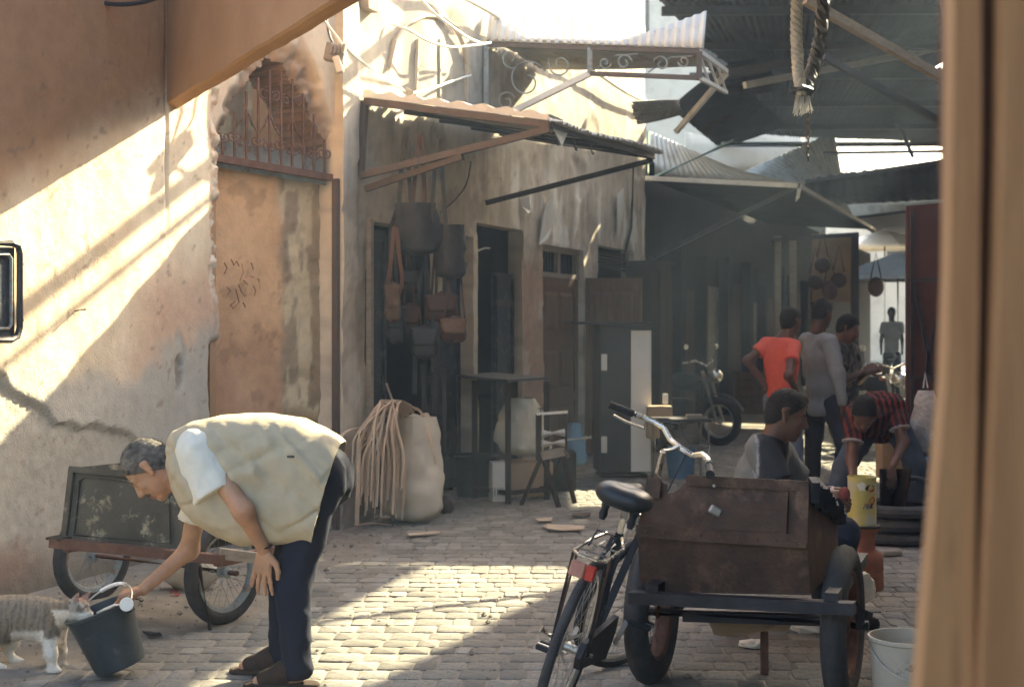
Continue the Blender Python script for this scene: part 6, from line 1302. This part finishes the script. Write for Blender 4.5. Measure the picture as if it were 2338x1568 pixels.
# handlebars
q0 = FS @ (hd_top-sdir*.03); q1 = FS @ (hd_top-sdir*.17); q2 = q1+(FS.to_3x3() @ Vector((.085, 0, .035)))
bt_('stem', [FS @ hd_top, q0, q1], .013, 'chrome'); bt_('stem_extension', [q1, q2], .014, 'chrome')
L_ = lambda x, y, z: q2+(FS.to_3x3() @ Vector((x, y, z)))
bar = [L_(-.13, .285, .02), L_(-.075, .23, .025), L_(-.02, .17, .03), L_(.0, .12, .03), L_(.012, .07, .0), L_(0, .03, 0), L_(0, -.03, 0), L_(.012, -.07, .0), L_(.0, -.12, .03), L_(-.02, -.17, .03), L_(-.075, -.23, .025), L_(-.13, -.285, .02)]
bt_('handlebar', bar, .0115, 'chrome', n=10)
for sg in (1, -1):
    g0, g1 = L_(-.07, sg*.225, .025), L_(-.155, sg*.31, .018); bt_('grip', [g0, g0.lerp(g1, .1), g0.lerp(g1, .9), g1], [.017, .0155, .0155, .018], 'black', n=10)
    bt_('lever_clamp', [L_(-.045, sg*.2, .027), L_(-.06, sg*.213, .026)], .016, 'alloy'); lv = [L_(-.04, sg*.19, .015), L_(.0, sg*.21, -.02), L_(-.05, sg*.27, -.03), L_(-.1, sg*.31, -.025)]; bt_('brake_lever', lv, .006, 'alloy')
    bt_('brake_cable', [lv[0], L_(.05, sg*.1, .06), L_(.06, 0, .02), FS @ (hd_bot+Vector((.05, 0, 0)))], .003, 'cable_dark', n=5)

# ------------------------------------------------------------------ terracotta stove with the yellow can
tp = G(1968, 1342); pot = empty('terracotta_stove', tp, 0, 'tall sooty terracotta stove pot standing on the paving', 'stove')
MB().lathe([(0, 0), (.118, 0), (.122, .02), (.119, .1), (.117, .104), (.12, .11), (.118, .17), (.105, .2), (.08, .215), (.074, .23), (.072, .29), (.078, .315), (.1, .335), (.102, .348), (.086, .35), (.07, .33), (.06, .25), (0, .24)], 36).build('pot', M['terracotta_pot'], pot, smooth=True, sharp=50)
MB().lathe([(.1, .349), (.104, .353), (.104, .36), (.0, .36)], 30).build('lid_plate', M['iron_dark'], pot, smooth=True)
def can_mat():
    m = mat('printed_yellow_can', (.5, .4, .1), (.6, .5, .18), sc=7, rough=.45, bump=.1, grime=(.5, .47, .38), gsc=9, glo=.5, ghi=.6); return m
can = empty('yellow_can', tp+Vector((0, 0, .361)), 0, 'dented yellow printed paint can on the terracotta stove', 'can')
MB().lathe([(0, 0), (.08, 0), (.082, .006), (.08, .012), (.08, .262), (.083, .268), (.082, .275), (.077, .275), (.076, .03), (0, .02)], 34).build('shell', can_mat(), can, smooth=True, sharp=50)
def curl_patch(name, pts, mm, r=.0812):                     # printed patches wrapped round the can: (angle, height)
    n = len(pts); mesh_obj(name, [(r*math.sin(a), -r*math.cos(a), z) for a, z in pts], [tuple(range(n))], mm, can)
curl_patch('print_mark', [(-.05, .215), (.2, .235), (.6, .23), (.75, .215), (.6, .2), (.1, .2)], M['leather_grey'], .0816); curl_patch('print_mark', [(.25, .205), (.7, .212), (.68, .198), (.35, .192)], M['red_plastic'], .0818)
curl_patch('print_mark', [(-.6, .24), (-.2, .25), (0, .24), (-.05, .205), (-.4, .2)], M['paper'], .0812)
M['blue_print'] = mat('blue_print', (.03, .04, .12), (.06, .07, .2), rough=.6, bump=0)
mb = MB()
for pts, mm in (([(-.15, .1), (.0, .13), (.1, .1), (.2, .125), (.3, .1), (.45, .13), (.5, .1)], 'blue_print'), ([(.1, .12), (.3, .15), (.55, .165), (.75, .15), (.6, .13), (.4, .105)], 'red_plastic')):
    MB().tube([Vector((.0815*math.sin(a), -.0815*math.cos(a), z)) for a, z in pts], .006, 6, sq=.4).build('lettering', M[mm], can, smooth=True)
# scoop, tyres, box and clutter behind
sc_ = MB(); sc_.grid(lambda a, b: P(2010+70*a-18*b*a, 1070+110*b, 9.75+.25*math.sin(math.pi*a)), 14, 10); o = sc_.build('rubber_sheet', M['wood_dark'], smooth=True); solidify(o, .012); tag(o, 'curved dark rubber sheet standing behind the yellow can', 'rubber sheet')
tb = G(2062, 1250); 
for i in range(3):
    t = empty('old_tyre', tb+Vector((.02*i, .3, 0)), 0, ('bottom tyre of the black stack at the striped man\'s feet', 'middle tyre of the black stack at the striped man\'s feet', 'top tyre of the black stack at the striped man\'s feet')[i], 'tyre', 'stacked tyres')
    n, m = 36, 10; vs = []; fs = []
    for a in range(n):
        for k in range(m):
            th, ph = 2*math.pi*a/n, 2*math.pi*k/m; rr = .25+.055*math.cos(ph)*(1+.05*((a+k) % 2)); vs.append(Vector((rr*math.cos(th), rr*math.sin(th), .045+.09*i+.045*math.sin(ph))))
            fs.append((a*m+k, ((a+1) % n)*m+k, ((a+1) % n)*m+(k+1) % m, a*m+(k+1) % m))
    MB().add(vs, fs).build('casing', M['tyre'], t, smooth=True)
    MB().lathe([(.2, .02+.09*i), (.205, .045+.09*i), (.2, .07+.09*i)], 30).build('bead', M['black'], t, smooth=True)
wc = MB().tube([P(2095, 1075, 9.9)+Vector((.2*math.cos(a), .1*math.sin(a), .19*math.sin(a)-.25)) for a in np.linspace(-.4, 2.6, 16)], .016, 7).build('hose_loop', M['cable_dark'], smooth=True); tag(wc, 'dark hose loop standing up beside the tyre stack', 'hose')
tg = MB().box(G(2032, 1268)+Vector((0, 0, .02)), (.14, .08, .035), Matrix.Rotation(.3, 3, 'Z'), bev=.006).build('wood_block', M['wood_grey']); tag(tg, 'small pale wooden block on the paving beside the stove pot', 'block')
pb = empty('plastic_bag', P(2115, 930, 10.9), 0, 'crinkled pale plastic bag hanging on the maroon door', 'bag')
def bagf(c, w_, h_, d_, seed=0, nu=22, nv=16, neck=.35):
    r_ = random.Random(seed)
    def fn(a, b):
        th = 2*math.pi*a; pr_ = neck+(1-neck)*math.sin(min(1, (1-b)*1.35)*math.pi/2) if b < .999 else neck; pr_ *= math.sqrt(max(0, 1-(1-min(1, b*6))**2)) if b < .167 else 1
        n_ = 1+.16*(float(vnoise(math.cos(th)*3+seed, math.sin(th)*3, b*7, seed))-.5)*2
        return Vector(c)+Vector((w_/2*pr_*math.cos(th)*n_, d_/2*pr_*math.sin(th)*n_, h_*b))
    return MB().grid(fn, nu, nv)
adopt(bagf(P(2115, 1040, 10.9), .27, .5, .18, 3, neck=.45).build('sack', M['bag_plastic'], smooth=True), pb)
adopt(MB().tube([P(2108, 885, 10.9), P(2112, 850, 11.0), P(2118, 885, 10.9)], .006, 5).build('handle', M['bag_plastic'], smooth=True), pb)
db = MB().box(P(2120, 1085, 10.9), (.3, .25, .3), bev=.01).build('dark_crate', M['blue']); tag(db, 'blue-grey crate under the hanging plastic bag', 'crate')
ct = MB().box(P(2035, 1040, 11.3), (.2, .2, .36), bev=.008).build('wood_crate', M['card']); tag(ct, 'brown box standing behind the striped man', 'box')
# white bucket at lower right
wb = empty('white_bucket', Vector((P(2072, 0, 5.4).x, 5.4, 0)), 0, 'stained white plastic bucket on the ground near the wooden post', 'bucket')
MB().lathe([(0, .004), (.115, .004), (.118, 0), (.122, .02), (.142, .3), (.148, .305), (.148, .318), (.14, .318), (.136, .29), (.112, .02), (0, .016)], 36).build('pail', M['white_bucket'], wb, smooth=True, sharp=45)
MB().tube([(.148*math.cos(a), .148*math.sin(a), .3-.12*abs(math.sin(a/1.0))) for a in np.linspace(math.pi, 2*math.pi, 15)], .003, 5).build('bail', M['alloy'], wb, smooth=True)

# ------------------------------------------------------------------ sack and leather strips by the pillar
sp0 = G(942, 1200); sk_ = empty('woven_sack', sp0+Vector((0, .2, 0)), 0, 'full cream woven sack standing beside the leather strips', 'sack')
o = bagf(sp0+Vector((0, .2, 0)), .47, .8, .4, 11, 40, 36, neck=.62); adopt(o.build('sack_body', M['sack'], smooth=True), sk_)
adopt(MB().tube([sp0+Vector((.1*math.cos(a), .2+.09*math.sin(a), .79+.02*math.sin(3*a))) for a in np.linspace(0, 6.283, 20)[:-1]], .02, 6, closed=True).build('rolled_rim', M['sack'], smooth=True), sk_)
stt = empty('leather_strips', G(850, 1200)+Vector((0, .15, 0)), 0, 'heap of long tan leather strips draped over a stick beside the sack', 'leather strips')
def ribbon(pts, w_, name='strip', m='strip', tdir=None, par=stt):
    pp = [Vector(p) for p in pts]; sm = []
    for i in range(len(pp)-1):
        for t in range(4): 
            t /= 4; p0, p1, p2, p3 = pp[max(i-1, 0)], pp[i], pp[i+1], pp[min(i+2, len(pp)-1)]; sm.append(.5*((2*p1)+(p2-p0)*t+(2*p0-5*p1+4*p2-p3)*t*t+(3*p1-p0-3*p2+p3)*t**3))
    sm.append(pp[-1]); mb = MB(); td = Vector(tdir or (1, -.2, 0)).normalized(); vs = []
    for i, p in enumerate(sm): 
        d = (sm[min(i+1, len(sm)-1)]-sm[max(i-1, 0)]).normalized(); x = td-d*td.dot(d); x = x.normalized() if x.length > .1 else frame(d)[0]; n = d.cross(x)
        vs += [p-x*w_/2-n*.002, p+x*w_/2-n*.002, p+x*w_/2+n*.002, p-x*w_/2+n*.002]
    fs = [(i*4+k, i*4+(k+1) % 4, (i+1)*4+(k+1) % 4, (i+1)*4+k) for i in range(len(sm)-1) for k in range(4)]+[(3, 2, 1, 0), tuple(len(vs)-4+k for k in range(4))]
    o = mb.add(vs, fs).build(name, M[m]); return adopt(o, par)
rs = random.Random(21)
for i in range(56):
    t = i/55; u0 = 905-rs.random()*38+20*t; v0 = 912+rs.random()*18; ue = 808+t*112+rs.uniform(-10, 10); ve = rs.uniform(1085, 1190) if rs.random() < .8 else rs.uniform(1000, 1080); Y = 10.35+.35*rs.random()
    um = ue+(u0-ue)*rs.uniform(.15, .6); ribbon([P(u0+30, v0+rs.uniform(10, 30), Y+.2), P(u0, v0, Y), P((u0+um)/2-4, v0+rs.uniform(12, 26), Y-.05), P(um-6, v0+rs.uniform(45, 80), Y-.1), P(ue+4, (v0+ve)/2+20, Y-.12), P(ue, ve, Y-.1)], rs.uniform(.008, .016))
ribbon([P(820, 1000, 10.3), P(818, 1100, 10.3), P(815, 1198, 10.35)], .03); ribbon([P(812, 1198, 10.35), P(860, 1194, 10.6), P(905, 1200, 10.65)], .03, tdir=(0, 1, 0))
ribbon([P(770, 1010, 10.2), P(790, 985, 10.3), P(822, 975, 10.4)], .025); ribbon([P(925, 925, 10.7), P(955, 935, 10.7), P(970, 960, 10.7), P(985, 1010, 10.6), P(995, 1060, 10.6)], .02)
adopt(MB().tube([P(882, 875, 10.75), P(900, 925, 10.7), P(930, 1150, 10.8)], .012, 6).build('stick', M['wood_grey'], smooth=True), stt)
tag(MB().sphere(G(1018, 1172)+Vector((0, .05, .06)), .07, 9, 6, (1, 1, 1.1)).build('rag_lump', M['leather_brown'], smooth=True), 'small brown rag lump on the ground right of the sack', 'rag')

# ------------------------------------------------------------------ bags and belts hanging at the first shop
def bag(u, v, Y, w_, h_, m, label, strap, group='bags hanging at the shop', flap=None, d_=.1):
    c = P(u, v, Y); b = empty('hanging_bag', c-Vector((0, 0, h_/2)), 0, label, 'bag', group)
    mb = MB(); 
    def fn(a, bb_):
        th = 2*math.pi*a; e = .55; ct, s_ = math.cos(th), math.sin(th); tp_ = math.sqrt(max(0, 1-abs(2*bb_-1)**5)); wd = (.82+.18*(1-bb_)) 
        return c+Vector((w_/2*wd*math.copysign(abs(ct)**e, ct)*tp_, d_/2*math.copysign(abs(s_)**.8, s_)*tp_, (bb_-.5)*h_+.008*math.sin(ct*5+bb_*9)))
    mb.grid(fn, 26, 14); adopt(mb.build('pouch', M[m], smooth=True), b)
    fm = MB(); fm.grid(lambda a, t: c+Vector(((a-.5)*w_*.92*(1-.25*t*t), -d_/2-.012+.01*(1-t), h_*.5-.02-t*h_*.55)), 8, 6); o = fm.build('flap', M[flap or m], smooth=True); solidify(o, .004); adopt(o, b)
    for k, s_ in enumerate(strap): 
        st_ = ribbon([P(*p) for p in s_[0]], s_[1], 'strap', s_[2], par=b)
    return b
bag(897, 690, 10.6, .13, .3, 'hide', 'small patterned pouch with long orange strap at the left of the shop', [([(884, 660, 10.6), (893, 590, 10.55), (902, 512, 10.55), (912, 590, 10.55), (918, 640, 10.58), (905, 690, 10.58)], .03, 'leather_tan')], flap='hide', d_=.08)
bag(905, 740, 10.75, .15, .3, 'leather_grey', 'grey leather pouch hanging under the patterned pouch', [([(898, 720, 10.75), (890, 560, 10.75), (895, 515, 10.75), (912, 720, 10.75)], .02, 'leather_grey')])
bag(935, 730, 10.9, .2, .26, 'leather_brown', 'dark reddish leather bag behind the patterned pouch', [([(922, 715, 10.9), (930, 560, 10.9), (948, 715, 10.9)], .018, 'leather_brown')])
bag(1008, 702, 10.9, .27, .24, 'leather_brown', 'brown rounded leather bag in the middle of the shop front', [([(985, 680, 10.9), (998, 560, 10.9), (1030, 680, 10.9)], .02, 'leather_brown')])
bag(1036, 752, 10.8, .22, .2, 'leather_brown', 'bag with tan patchwork hide flap, lowest on the right', [([(1012, 735, 10.8), (1030, 620, 10.8), (1046, 580, 10.85), (1062, 735, 10.8)], .016, 'leather_brown')], flap='hide')
bag(970, 780, 10.85, .23, .26, 'leather_grey', 'large black leather bag hanging lowest in the middle', [([(950, 760, 10.85), (968, 600, 10.85), (992, 760, 10.85)], .02, 'leather_grey')])
bag(938, 640, 10.95, .13, .2, 'leather_grey', 'small dark round bag hung high between the straps', [([(928, 625, 10.95), (935, 540, 10.95), (948, 625, 10.95)], .016, 'leather_grey')])
hc_ = bagf(P(950, 585, 10.7), .36, .4, .14, 17, 26, 18, neck=.8); tag(hc_.build('dark_holdall', M['leather_grey'], smooth=True), 'large slumped black holdall hanging from belts under the awning', 'holdall')
tag(bagf(P(1030, 640, 10.75), .24, .42, .12, 19, 22, 16, neck=.8).build('dark_holdall', M['leather_grey'], smooth=True), 'second black bag hanging right of the slumped holdall', 'holdall')
for k, (ut, ul, ur) in enumerate(((925, 908, 942), (958, 940, 975), (1000, 985, 1018))):
    bl = empty('hanging_belt', P(ut, 300, 10.7), 0, ('leftmost pair of long dark straps hanging from the tin awning', 'middle pair of long dark straps hanging from the tin awning', 'rightmost pair of long dark straps hanging from the tin awning')[k], 'strap', 'straps under the awning')
    zt = 290+k*14
    ribbon([P(ut, zt, 10.68), P((ut+ul)/2, 390, 10.67), P(ul, 510, 10.66)], .032, 'strap', 'leather_grey' if k != 1 else 'leather_brown', par=bl); ribbon([P(ut+4, zt, 10.68), P((ut+ur)/2, 390, 10.68), P(ur, 520, 10.67)], .032, 'strap', 'leather_brown' if k == 1 else 'leather_grey', par=bl)
for i, (u, v0, v1) in enumerate(((985, 560, 690), (1002, 570, 690), (945, 640, 900), (965, 830, 1000), (990, 850, 1010), (1012, 840, 1040))):
    c = empty('hanging_strap', P(u, v1, 11.0), 0, ('pale strap behind the brown bag, left one', 'pale strap behind the brown bag, right one', 'long dark strap left of the black bag', 'dark strap hanging below the black bag on its left', 'dark strap hanging below the black bag on its right', 'dark strap hanging in front of the door leaf')[i], 'strap', 'straps in the shop front')
    ribbon([P(u, v0, 11.0), P(u+3, (v0+v1)/2, 11.0), P(u+1, v1, 11.0)], .035, 'strap', 'strip' if i < 2 else 'leather_grey', par=c)
# plastered-on torn posters / hides on the facade
for i, (pts, lab) in enumerate((([(1175, 455), (1192, 448), (1205, 458), (1202, 482), (1190, 488), (1182, 472)], 'white torn patch hanging on the facade under the awning'), ([(1232, 478), (1248, 450), (1256, 470), (1250, 520), (1236, 545), (1222, 560)], 'pale ragged hide hanging right of the awning strut'), ([(1400, 445), (1412, 430), (1420, 470), (1408, 520), (1398, 545)], 'pale ragged strip hanging beside the drain pipe'))):
    o = mesh_obj('hanging_scrap', [fp(u, v, .05+.02*math.sin(k*2)) for k, (u, v) in enumerate(pts)], [tuple(range(len(pts)))], M['paper']); solidify(o, .006); tag(o, lab, 'scrap')

# ------------------------------------------------------------------ tall table, bundle, boxes, roller stand
tc = G(1160, 1150)
tb_ = empty('tall_table', tc, 0, 'tall dark iron table frame with thin wide top outside the shop', 'table')
tx = Vector((.92, -.39, 0)).normalized(); ty = Vector((.39, .92, 0)); TW, TD, TH = .42, .55, 1.01
corner = [tc, tc+tx*TW*0+Vector((-.42, .16, 0)), tc+Vector((-.16, .62, 0)), tc+Vector((.27, .45, 0))]
corner = [tc, tc+Vector((.33, .3, 0)), tc+Vector((.06, .75, 0)), tc+Vector((-.29, .42, 0))]
for p in corner: adopt(MB().beam(p, p+Vector((0, 0, TH)), .05, .05, up=(0, 1, 0)).build('leg', M['wood_dark']), tb_)
for i in range(4): adopt(MB().beam(corner[i]+Vector((0, 0, .09)), corner[(i+1) % 4]+Vector((0, 0, .09)), .035, .035).build('stretcher', M['wood_dark']), tb_)
tpz = Vector((0, 0, TH)); tq = [P(1035, 858, 12.9), P(1160, 880, 11.7), P(1250, 870, 12.3), P(1130, 853, 13.5)]
for q in tq: q.z = TH+.012
adopt(MB().solid(tq, (0, 0, .022)).build('top', M['cabinet']), tb_)
sb = empty('stuffed_bundle', G(1190, 1112)+Vector((0, .3, .35)), 0, 'fat greenish stuffed sack under the tall table', 'sack')
o = bagf(P(1192, 1040, 12.35), .46, .5, .4, 23, 34, 26, neck=.5); adopt(o.build('bundle', M['sack'], smooth=True), sb)
bx1 = MB().box(P(1200, 1085, 12.4)-Vector((0, 0, .02)), (.4, .36, .3), Matrix.Rotation(.25, 3, 'Z'), bev=.008).build('cardboard_box', M['card']); tag(bx1, 'brown cardboard box carrying the stuffed sack', 'box')
for o_, zz in ((bx1, 0),): pass
wbx = empty('white_carton', G(1138, 1150)+Vector((0, .2, 0)), 0, 'white carton with barcode stripes standing by the table leg', 'carton')
adopt(MB().box(P(1136, 1098, 12.05), (.12, .16, .33), Matrix.Rotation(.2, 3, 'Z'), bev=.004).build('carton', M['paper']), wbx)
for k in range(5): adopt(MB().box(P(1124+k*6, 1122, 11.955), (.006, .01, .07)).build('printed_stripe', M['leather_grey']), wbx)
bn = MB().lathe([(0, 0), (.17, 0), (.19, .34), (.2, .35), (.19, .36), (.17, .34), (.15, .02)], 22, Matrix.Translation(G(1085, 1140)+Vector((0, .3, 0)))).build('black_tub', M['black'], smooth=True); tag(bn, 'black rubber tub behind the white carton', 'tub')
bn2 = MB().box(P(1287, 1090, 12.9), (.22, .2, .5), bev=.02).build('dark_box', M['black']); tag(bn2, 'black box standing behind the roller stand', 'box')
bcl = bagf(P(1312, 1065, 13.0), .2, .4, .15, 29, 18, 14, neck=.5).build('blue_cloth', M['blue'], smooth=True); tag(bcl, 'faded blue cloth bundle behind the roller stand', 'cloth')
rsd = empty('roller_stand', G(1260, 1150), 0, 'small wooden mangle stand with two pale rollers on splayed legs', 'roller stand')
def rsp(u, v, Y=11.75): return P(u, v, Y)
legsr = (((1240, 1045, 11.75), (1276, 1158, 11.65)), ((1235, 1045, 11.75), (1190, 1150, 11.8)), ((1285, 1040, 11.9), (1312, 1145, 11.95)), ((1285, 1040, 12.0), (1245, 1130, 12.2)))
for a, b in legsr: 
    q = P(*b); adopt(MB().beam(P(*a), Vector((q.x, q.y, 0)), .035, .03).build('leg', M['wood_dark']), rsd)
for u in (1230, 1288): adopt(MB().beam(rsp(u, 945, 11.8), rsp(u, 1050, 11.8), .05, .06, up=(0, 1, 0)).build('side_post', M['wood_dark']), rsd)
adopt(MB().beam(rsp(1225, 945, 11.78), rsp(1296, 940, 11.8), .025, .02).build('top_bar', M['white_board']), rsd)
for v in (990, 1013): adopt(MB().tube([rsp(1238, v, 11.74), rsp(1288, v-3, 11.78)], .036, 12).build('roller', M['tin_pale'], smooth=True), rsd)
adopt(MB().beam(rsp(1236, 1040, 11.75), rsp(1288, 1030, 11.78), .06, .07).build('bed', M['wood_grey']), rsd)
adopt(MB().tube([rsp(1228, 932, 11.8), rsp(1240, 932, 11.8)], .006, 6).tube([rsp(1234, 932, 11.8), rsp(1234, 946, 11.8)], .008, 6).build('screw', M['iron_dark'], smooth=True), rsd)
adopt(MB().tube([rsp(1288, 1005, 11.8), rsp(1345, 998, 11.85)], .01, 6).tube([rsp(1338, 998, 11.85), rsp(1350, 997, 11.85)], .016, 8).build('crank', M['alloy'], smooth=True), rsd)
adopt(MB().tube([rsp(1292, 1015, 11.72), rsp(1290, 1030, 11.72), rsp(1298, 1043, 11.7)], [.006, .012, .02], 6).build('rag', M['leather_tan'], smooth=True), rsd)
tag(MB().beam(G(1190, 1140)+Vector((0, 0, .02)), G(1300, 1110)+Vector((0, 0, .03)), .03, .03).build('loose_batten', M['wood_grey']), 'loose batten lying under the roller stand', 'batten')
# leather and paper scraps on the paving
for i, (pts, m, lab) in enumerate((([(1238, 1200), (1250, 1196), (1335, 1200), (1332, 1208), (1285, 1210), (1250, 1206)], 'strip', 'long tan leather offcut on the paving before the roller stand'), ([(1222, 1184), (1262, 1180), (1258, 1188), (1230, 1189)], 'strip', 'short tan offcut lying left of the long one'), ([(1305, 1172), (1350, 1170), (1348, 1176), (1308, 1177)], 'leather_brown', 'dark offcut lying beyond the long tan one'), ([(930, 1217), (1005, 1212), (1003, 1217), (935, 1222)], 'strip', 'thin strip on the paving in front of the sack'), ([(325, 1440), (365, 1444), (370, 1449), (340, 1449)], 'leather_grey', 'dark scrap on the dirt right of the bucket'), ([(378, 1352), (400, 1346), (417, 1350), (408, 1360), (382, 1362)], 'red_cloth', 'crumpled dark red scrap under the handcart'))):
    o = mesh_obj('leather_scrap', [G(u, v, .016+.012*(k % 2)) for k, (u, v) in enumerate(pts)], [tuple(range(len(pts)))], M[m]); solidify(o, .006); tag(o, lab, 'scrap')
# red and blue bundle in the sitting man's hand
tag(MB().sphere(P(1928, 1128, 6.8), .036, 9, 6, (.8, .8, 1)).build('red_cloth_ball', M['red_cloth'], smooth=True), "red cloth ball in the sitting man's hand beside the yellow can", 'cloth')

# ------------------------------------------------------------------ work bench and motorcycle in the dark middle ground
wbn = empty('work_bench', G(1545, 1075), 0, 'small metal-legged bench with boxes beyond the bicycle handlebars', 'bench')
adopt(MB().box(P(1545, 957, 13.9), (.62, .4, .03)).build('top', M['cabinet']), wbn)
for u, Y in ((1490, 13.75), (1600, 13.75), (1495, 14.05), (1618, 14.05)): 
    q = P(u, 960, Y); adopt(MB().tube([q, Vector((q.x, q.y, 0))], .013, 6).build('leg', M['alloy'], smooth=True), wbn)
for i, (u, v, s_, m, lab) in enumerate(((1505, 938, (.24, .2, .1), 'card', 'cardboard box on the small bench'), (1519, 910, (.05, .05, .1), 'white_plastic', 'white cup standing on the box on the bench'), (1490, 980, (.12, .2, .16), 'card', 'small brown box hanging under the left end of the bench'), (1585, 950, (.16, .1, .04), 'wood_grey', 'tool block at the right end of the bench'))):
    o = MB().box(P(u, v, 13.85), s_, bev=.006).build(('box', 'cup', 'box', 'tool_block')[i], M[m]); tag(o, lab, ('box', 'cup', 'box', 'block')[i])
bk2 = MB().lathe([(0, 0), (.12, 0), (.15, .28), (.155, .29), (.145, .28), (.11, .01)], 20, Matrix.Translation(G(1560, 1095)+Vector((0, .2, 0)))).build('blue_bucket', M['blue'], smooth=True); tag(bk2, 'blue bucket under the small bench', 'bucket')
mo = empty('motorcycle', G(1600, 985), 0, 'dark motorcycle with round headlamp parked by the unlit shops', 'motorcycle'); mo.location = Vector((P(1545, 0, 18.0).x, 18.0, 0)); mo.rotation_euler = (0, 0, math.radians(-38))
wheel(mo, Matrix.Translation((.62, 0, .3)) @ Matrix.Rotation(math.pi/2, 4, 'X'), .3, .05, spokes=18); wheel(mo, Matrix.Translation((-.62, 0, .3)) @ Matrix.Rotation(math.pi/2, 4, 'X'), .3, .055, spokes=18)
def mt(nm, pts, r, m='iron_dark', n=8): return MB().tube(pts, r, n).build(nm, M[m], mo, smooth=True)
for y_ in (.08, -.08): mt('fork_tube', [(.62, y_, .3), (.42, y_, .92)], .022, 'alloy'); mt('frame_rail', [(-.62, y_, .3), (-.25, y_, .42), (.3, y_*.6, .35), (.4, y_*.4, .8), (-.1, y_, .72), (-.62, y_, .72)], .018); mt('exhaust', [(.25, y_*1.6, .3), (.0, y_*1.9, .2), (-.7, y_*2.1, .28)], .035, 'alloy')
MB().sphere((.12, 0, .78), .16, 14, 9, (1.5, .8, .75)).build('fuel_tank', M['door_dark'], mo, smooth=True); MB().sphere((-.4, 0, .78), .14, 14, 8, (2.1, .85, .5)).build('seat', M['black'], mo, smooth=True)
MB().box((.05, 0, .42), (.36, .22, .3), bev=.03).build('engine', M['iron_dark'], mo); MB().sphere((.56, 0, .86), .09, 14, 9).build('headlamp', M['chrome'], mo, smooth=True); mt('handlebar', [(.3, .36, 1.02), (.4, .2, 1.05), (.44, 0, .98), (.4, -.2, 1.05), (.3, -.36, 1.02)], .013, 'chrome')
for y_ in (.33, -.33): mt('mirror_stem', [(.33, y_, 1.03), (.36, y_*1.1, 1.2)], .006); MB().sphere((.36, y_*1.12, 1.22), .05, 10, 6, (.3, 1, .7)).build('mirror', M['chrome'], mo, smooth=True); mt('indicator', [(.5, y_*.5, .86), (.52, y_*.7, .87)], .025, 'amber_plastic')
for x_ in (.62, -.62):
    g_ = MB(); g_.grid(lambda a, b: Vector((x_+.34*math.cos(.4+a*2.2), (b-.5)*.12, .3+.34*math.sin(.4+a*2.2))), 12, 2); o = g_.build('mudguard', M['door_dark'], mo, smooth=True); solidify(o, .004)
m2 = copy_tree(mo); m2.location = G(1985, 985); m2.location = Vector((P(1990, 0, 17).x, 17.0, 0)); m2.rotation_euler = (0, 0, math.radians(-70)); m2['label'] = 'motorcycle glinting in the alley behind the standing men'
crt = empty('wooden_crate', G(1715, 950), 0, 'reddish slatted wooden crate left of the youth', 'crate')
c0 = G(1715, 950)
for k in range(5): adopt(MB().box(c0+Vector((0, -.2, .1+k*.14)), (.52, .02, .11)).build('slat', M['wood_brown']), crt); adopt(MB().box(c0+Vector((0, .2, .1+k*.14)), (.52, .02, .11)).build('slat', M['wood_brown']), crt)
for x_ in (-.25, .25): adopt(MB().box(c0+Vector((x_, 0, .38)), (.03, .36, .76)).build('side', M['wood_brown']), crt)
# ------------------------------------------------------------------ smoky air of the alley
hz = MB().box((0, 24, 5.5), (60, 110, 13.0)).build('haze', bpy.data.materials.new('smoky_air')); tag(hz, kind='stuff')
hm_ = hz.data.materials[0]; hm_.use_nodes = True; nt = hm_.node_tree; nt.nodes.remove(nt.nodes['Principled BSDF'])
pv = nt.nodes.new('ShaderNodeVolumePrincipled'); pv.inputs['Color'].default_value = (.62, .78, 1, 1); pv.inputs['Density'].default_value = .0028; pv.inputs['Anisotropy'].default_value = .3
nt.links.new(pv.outputs[0], nt.nodes['Material Output'].inputs['Volume'])
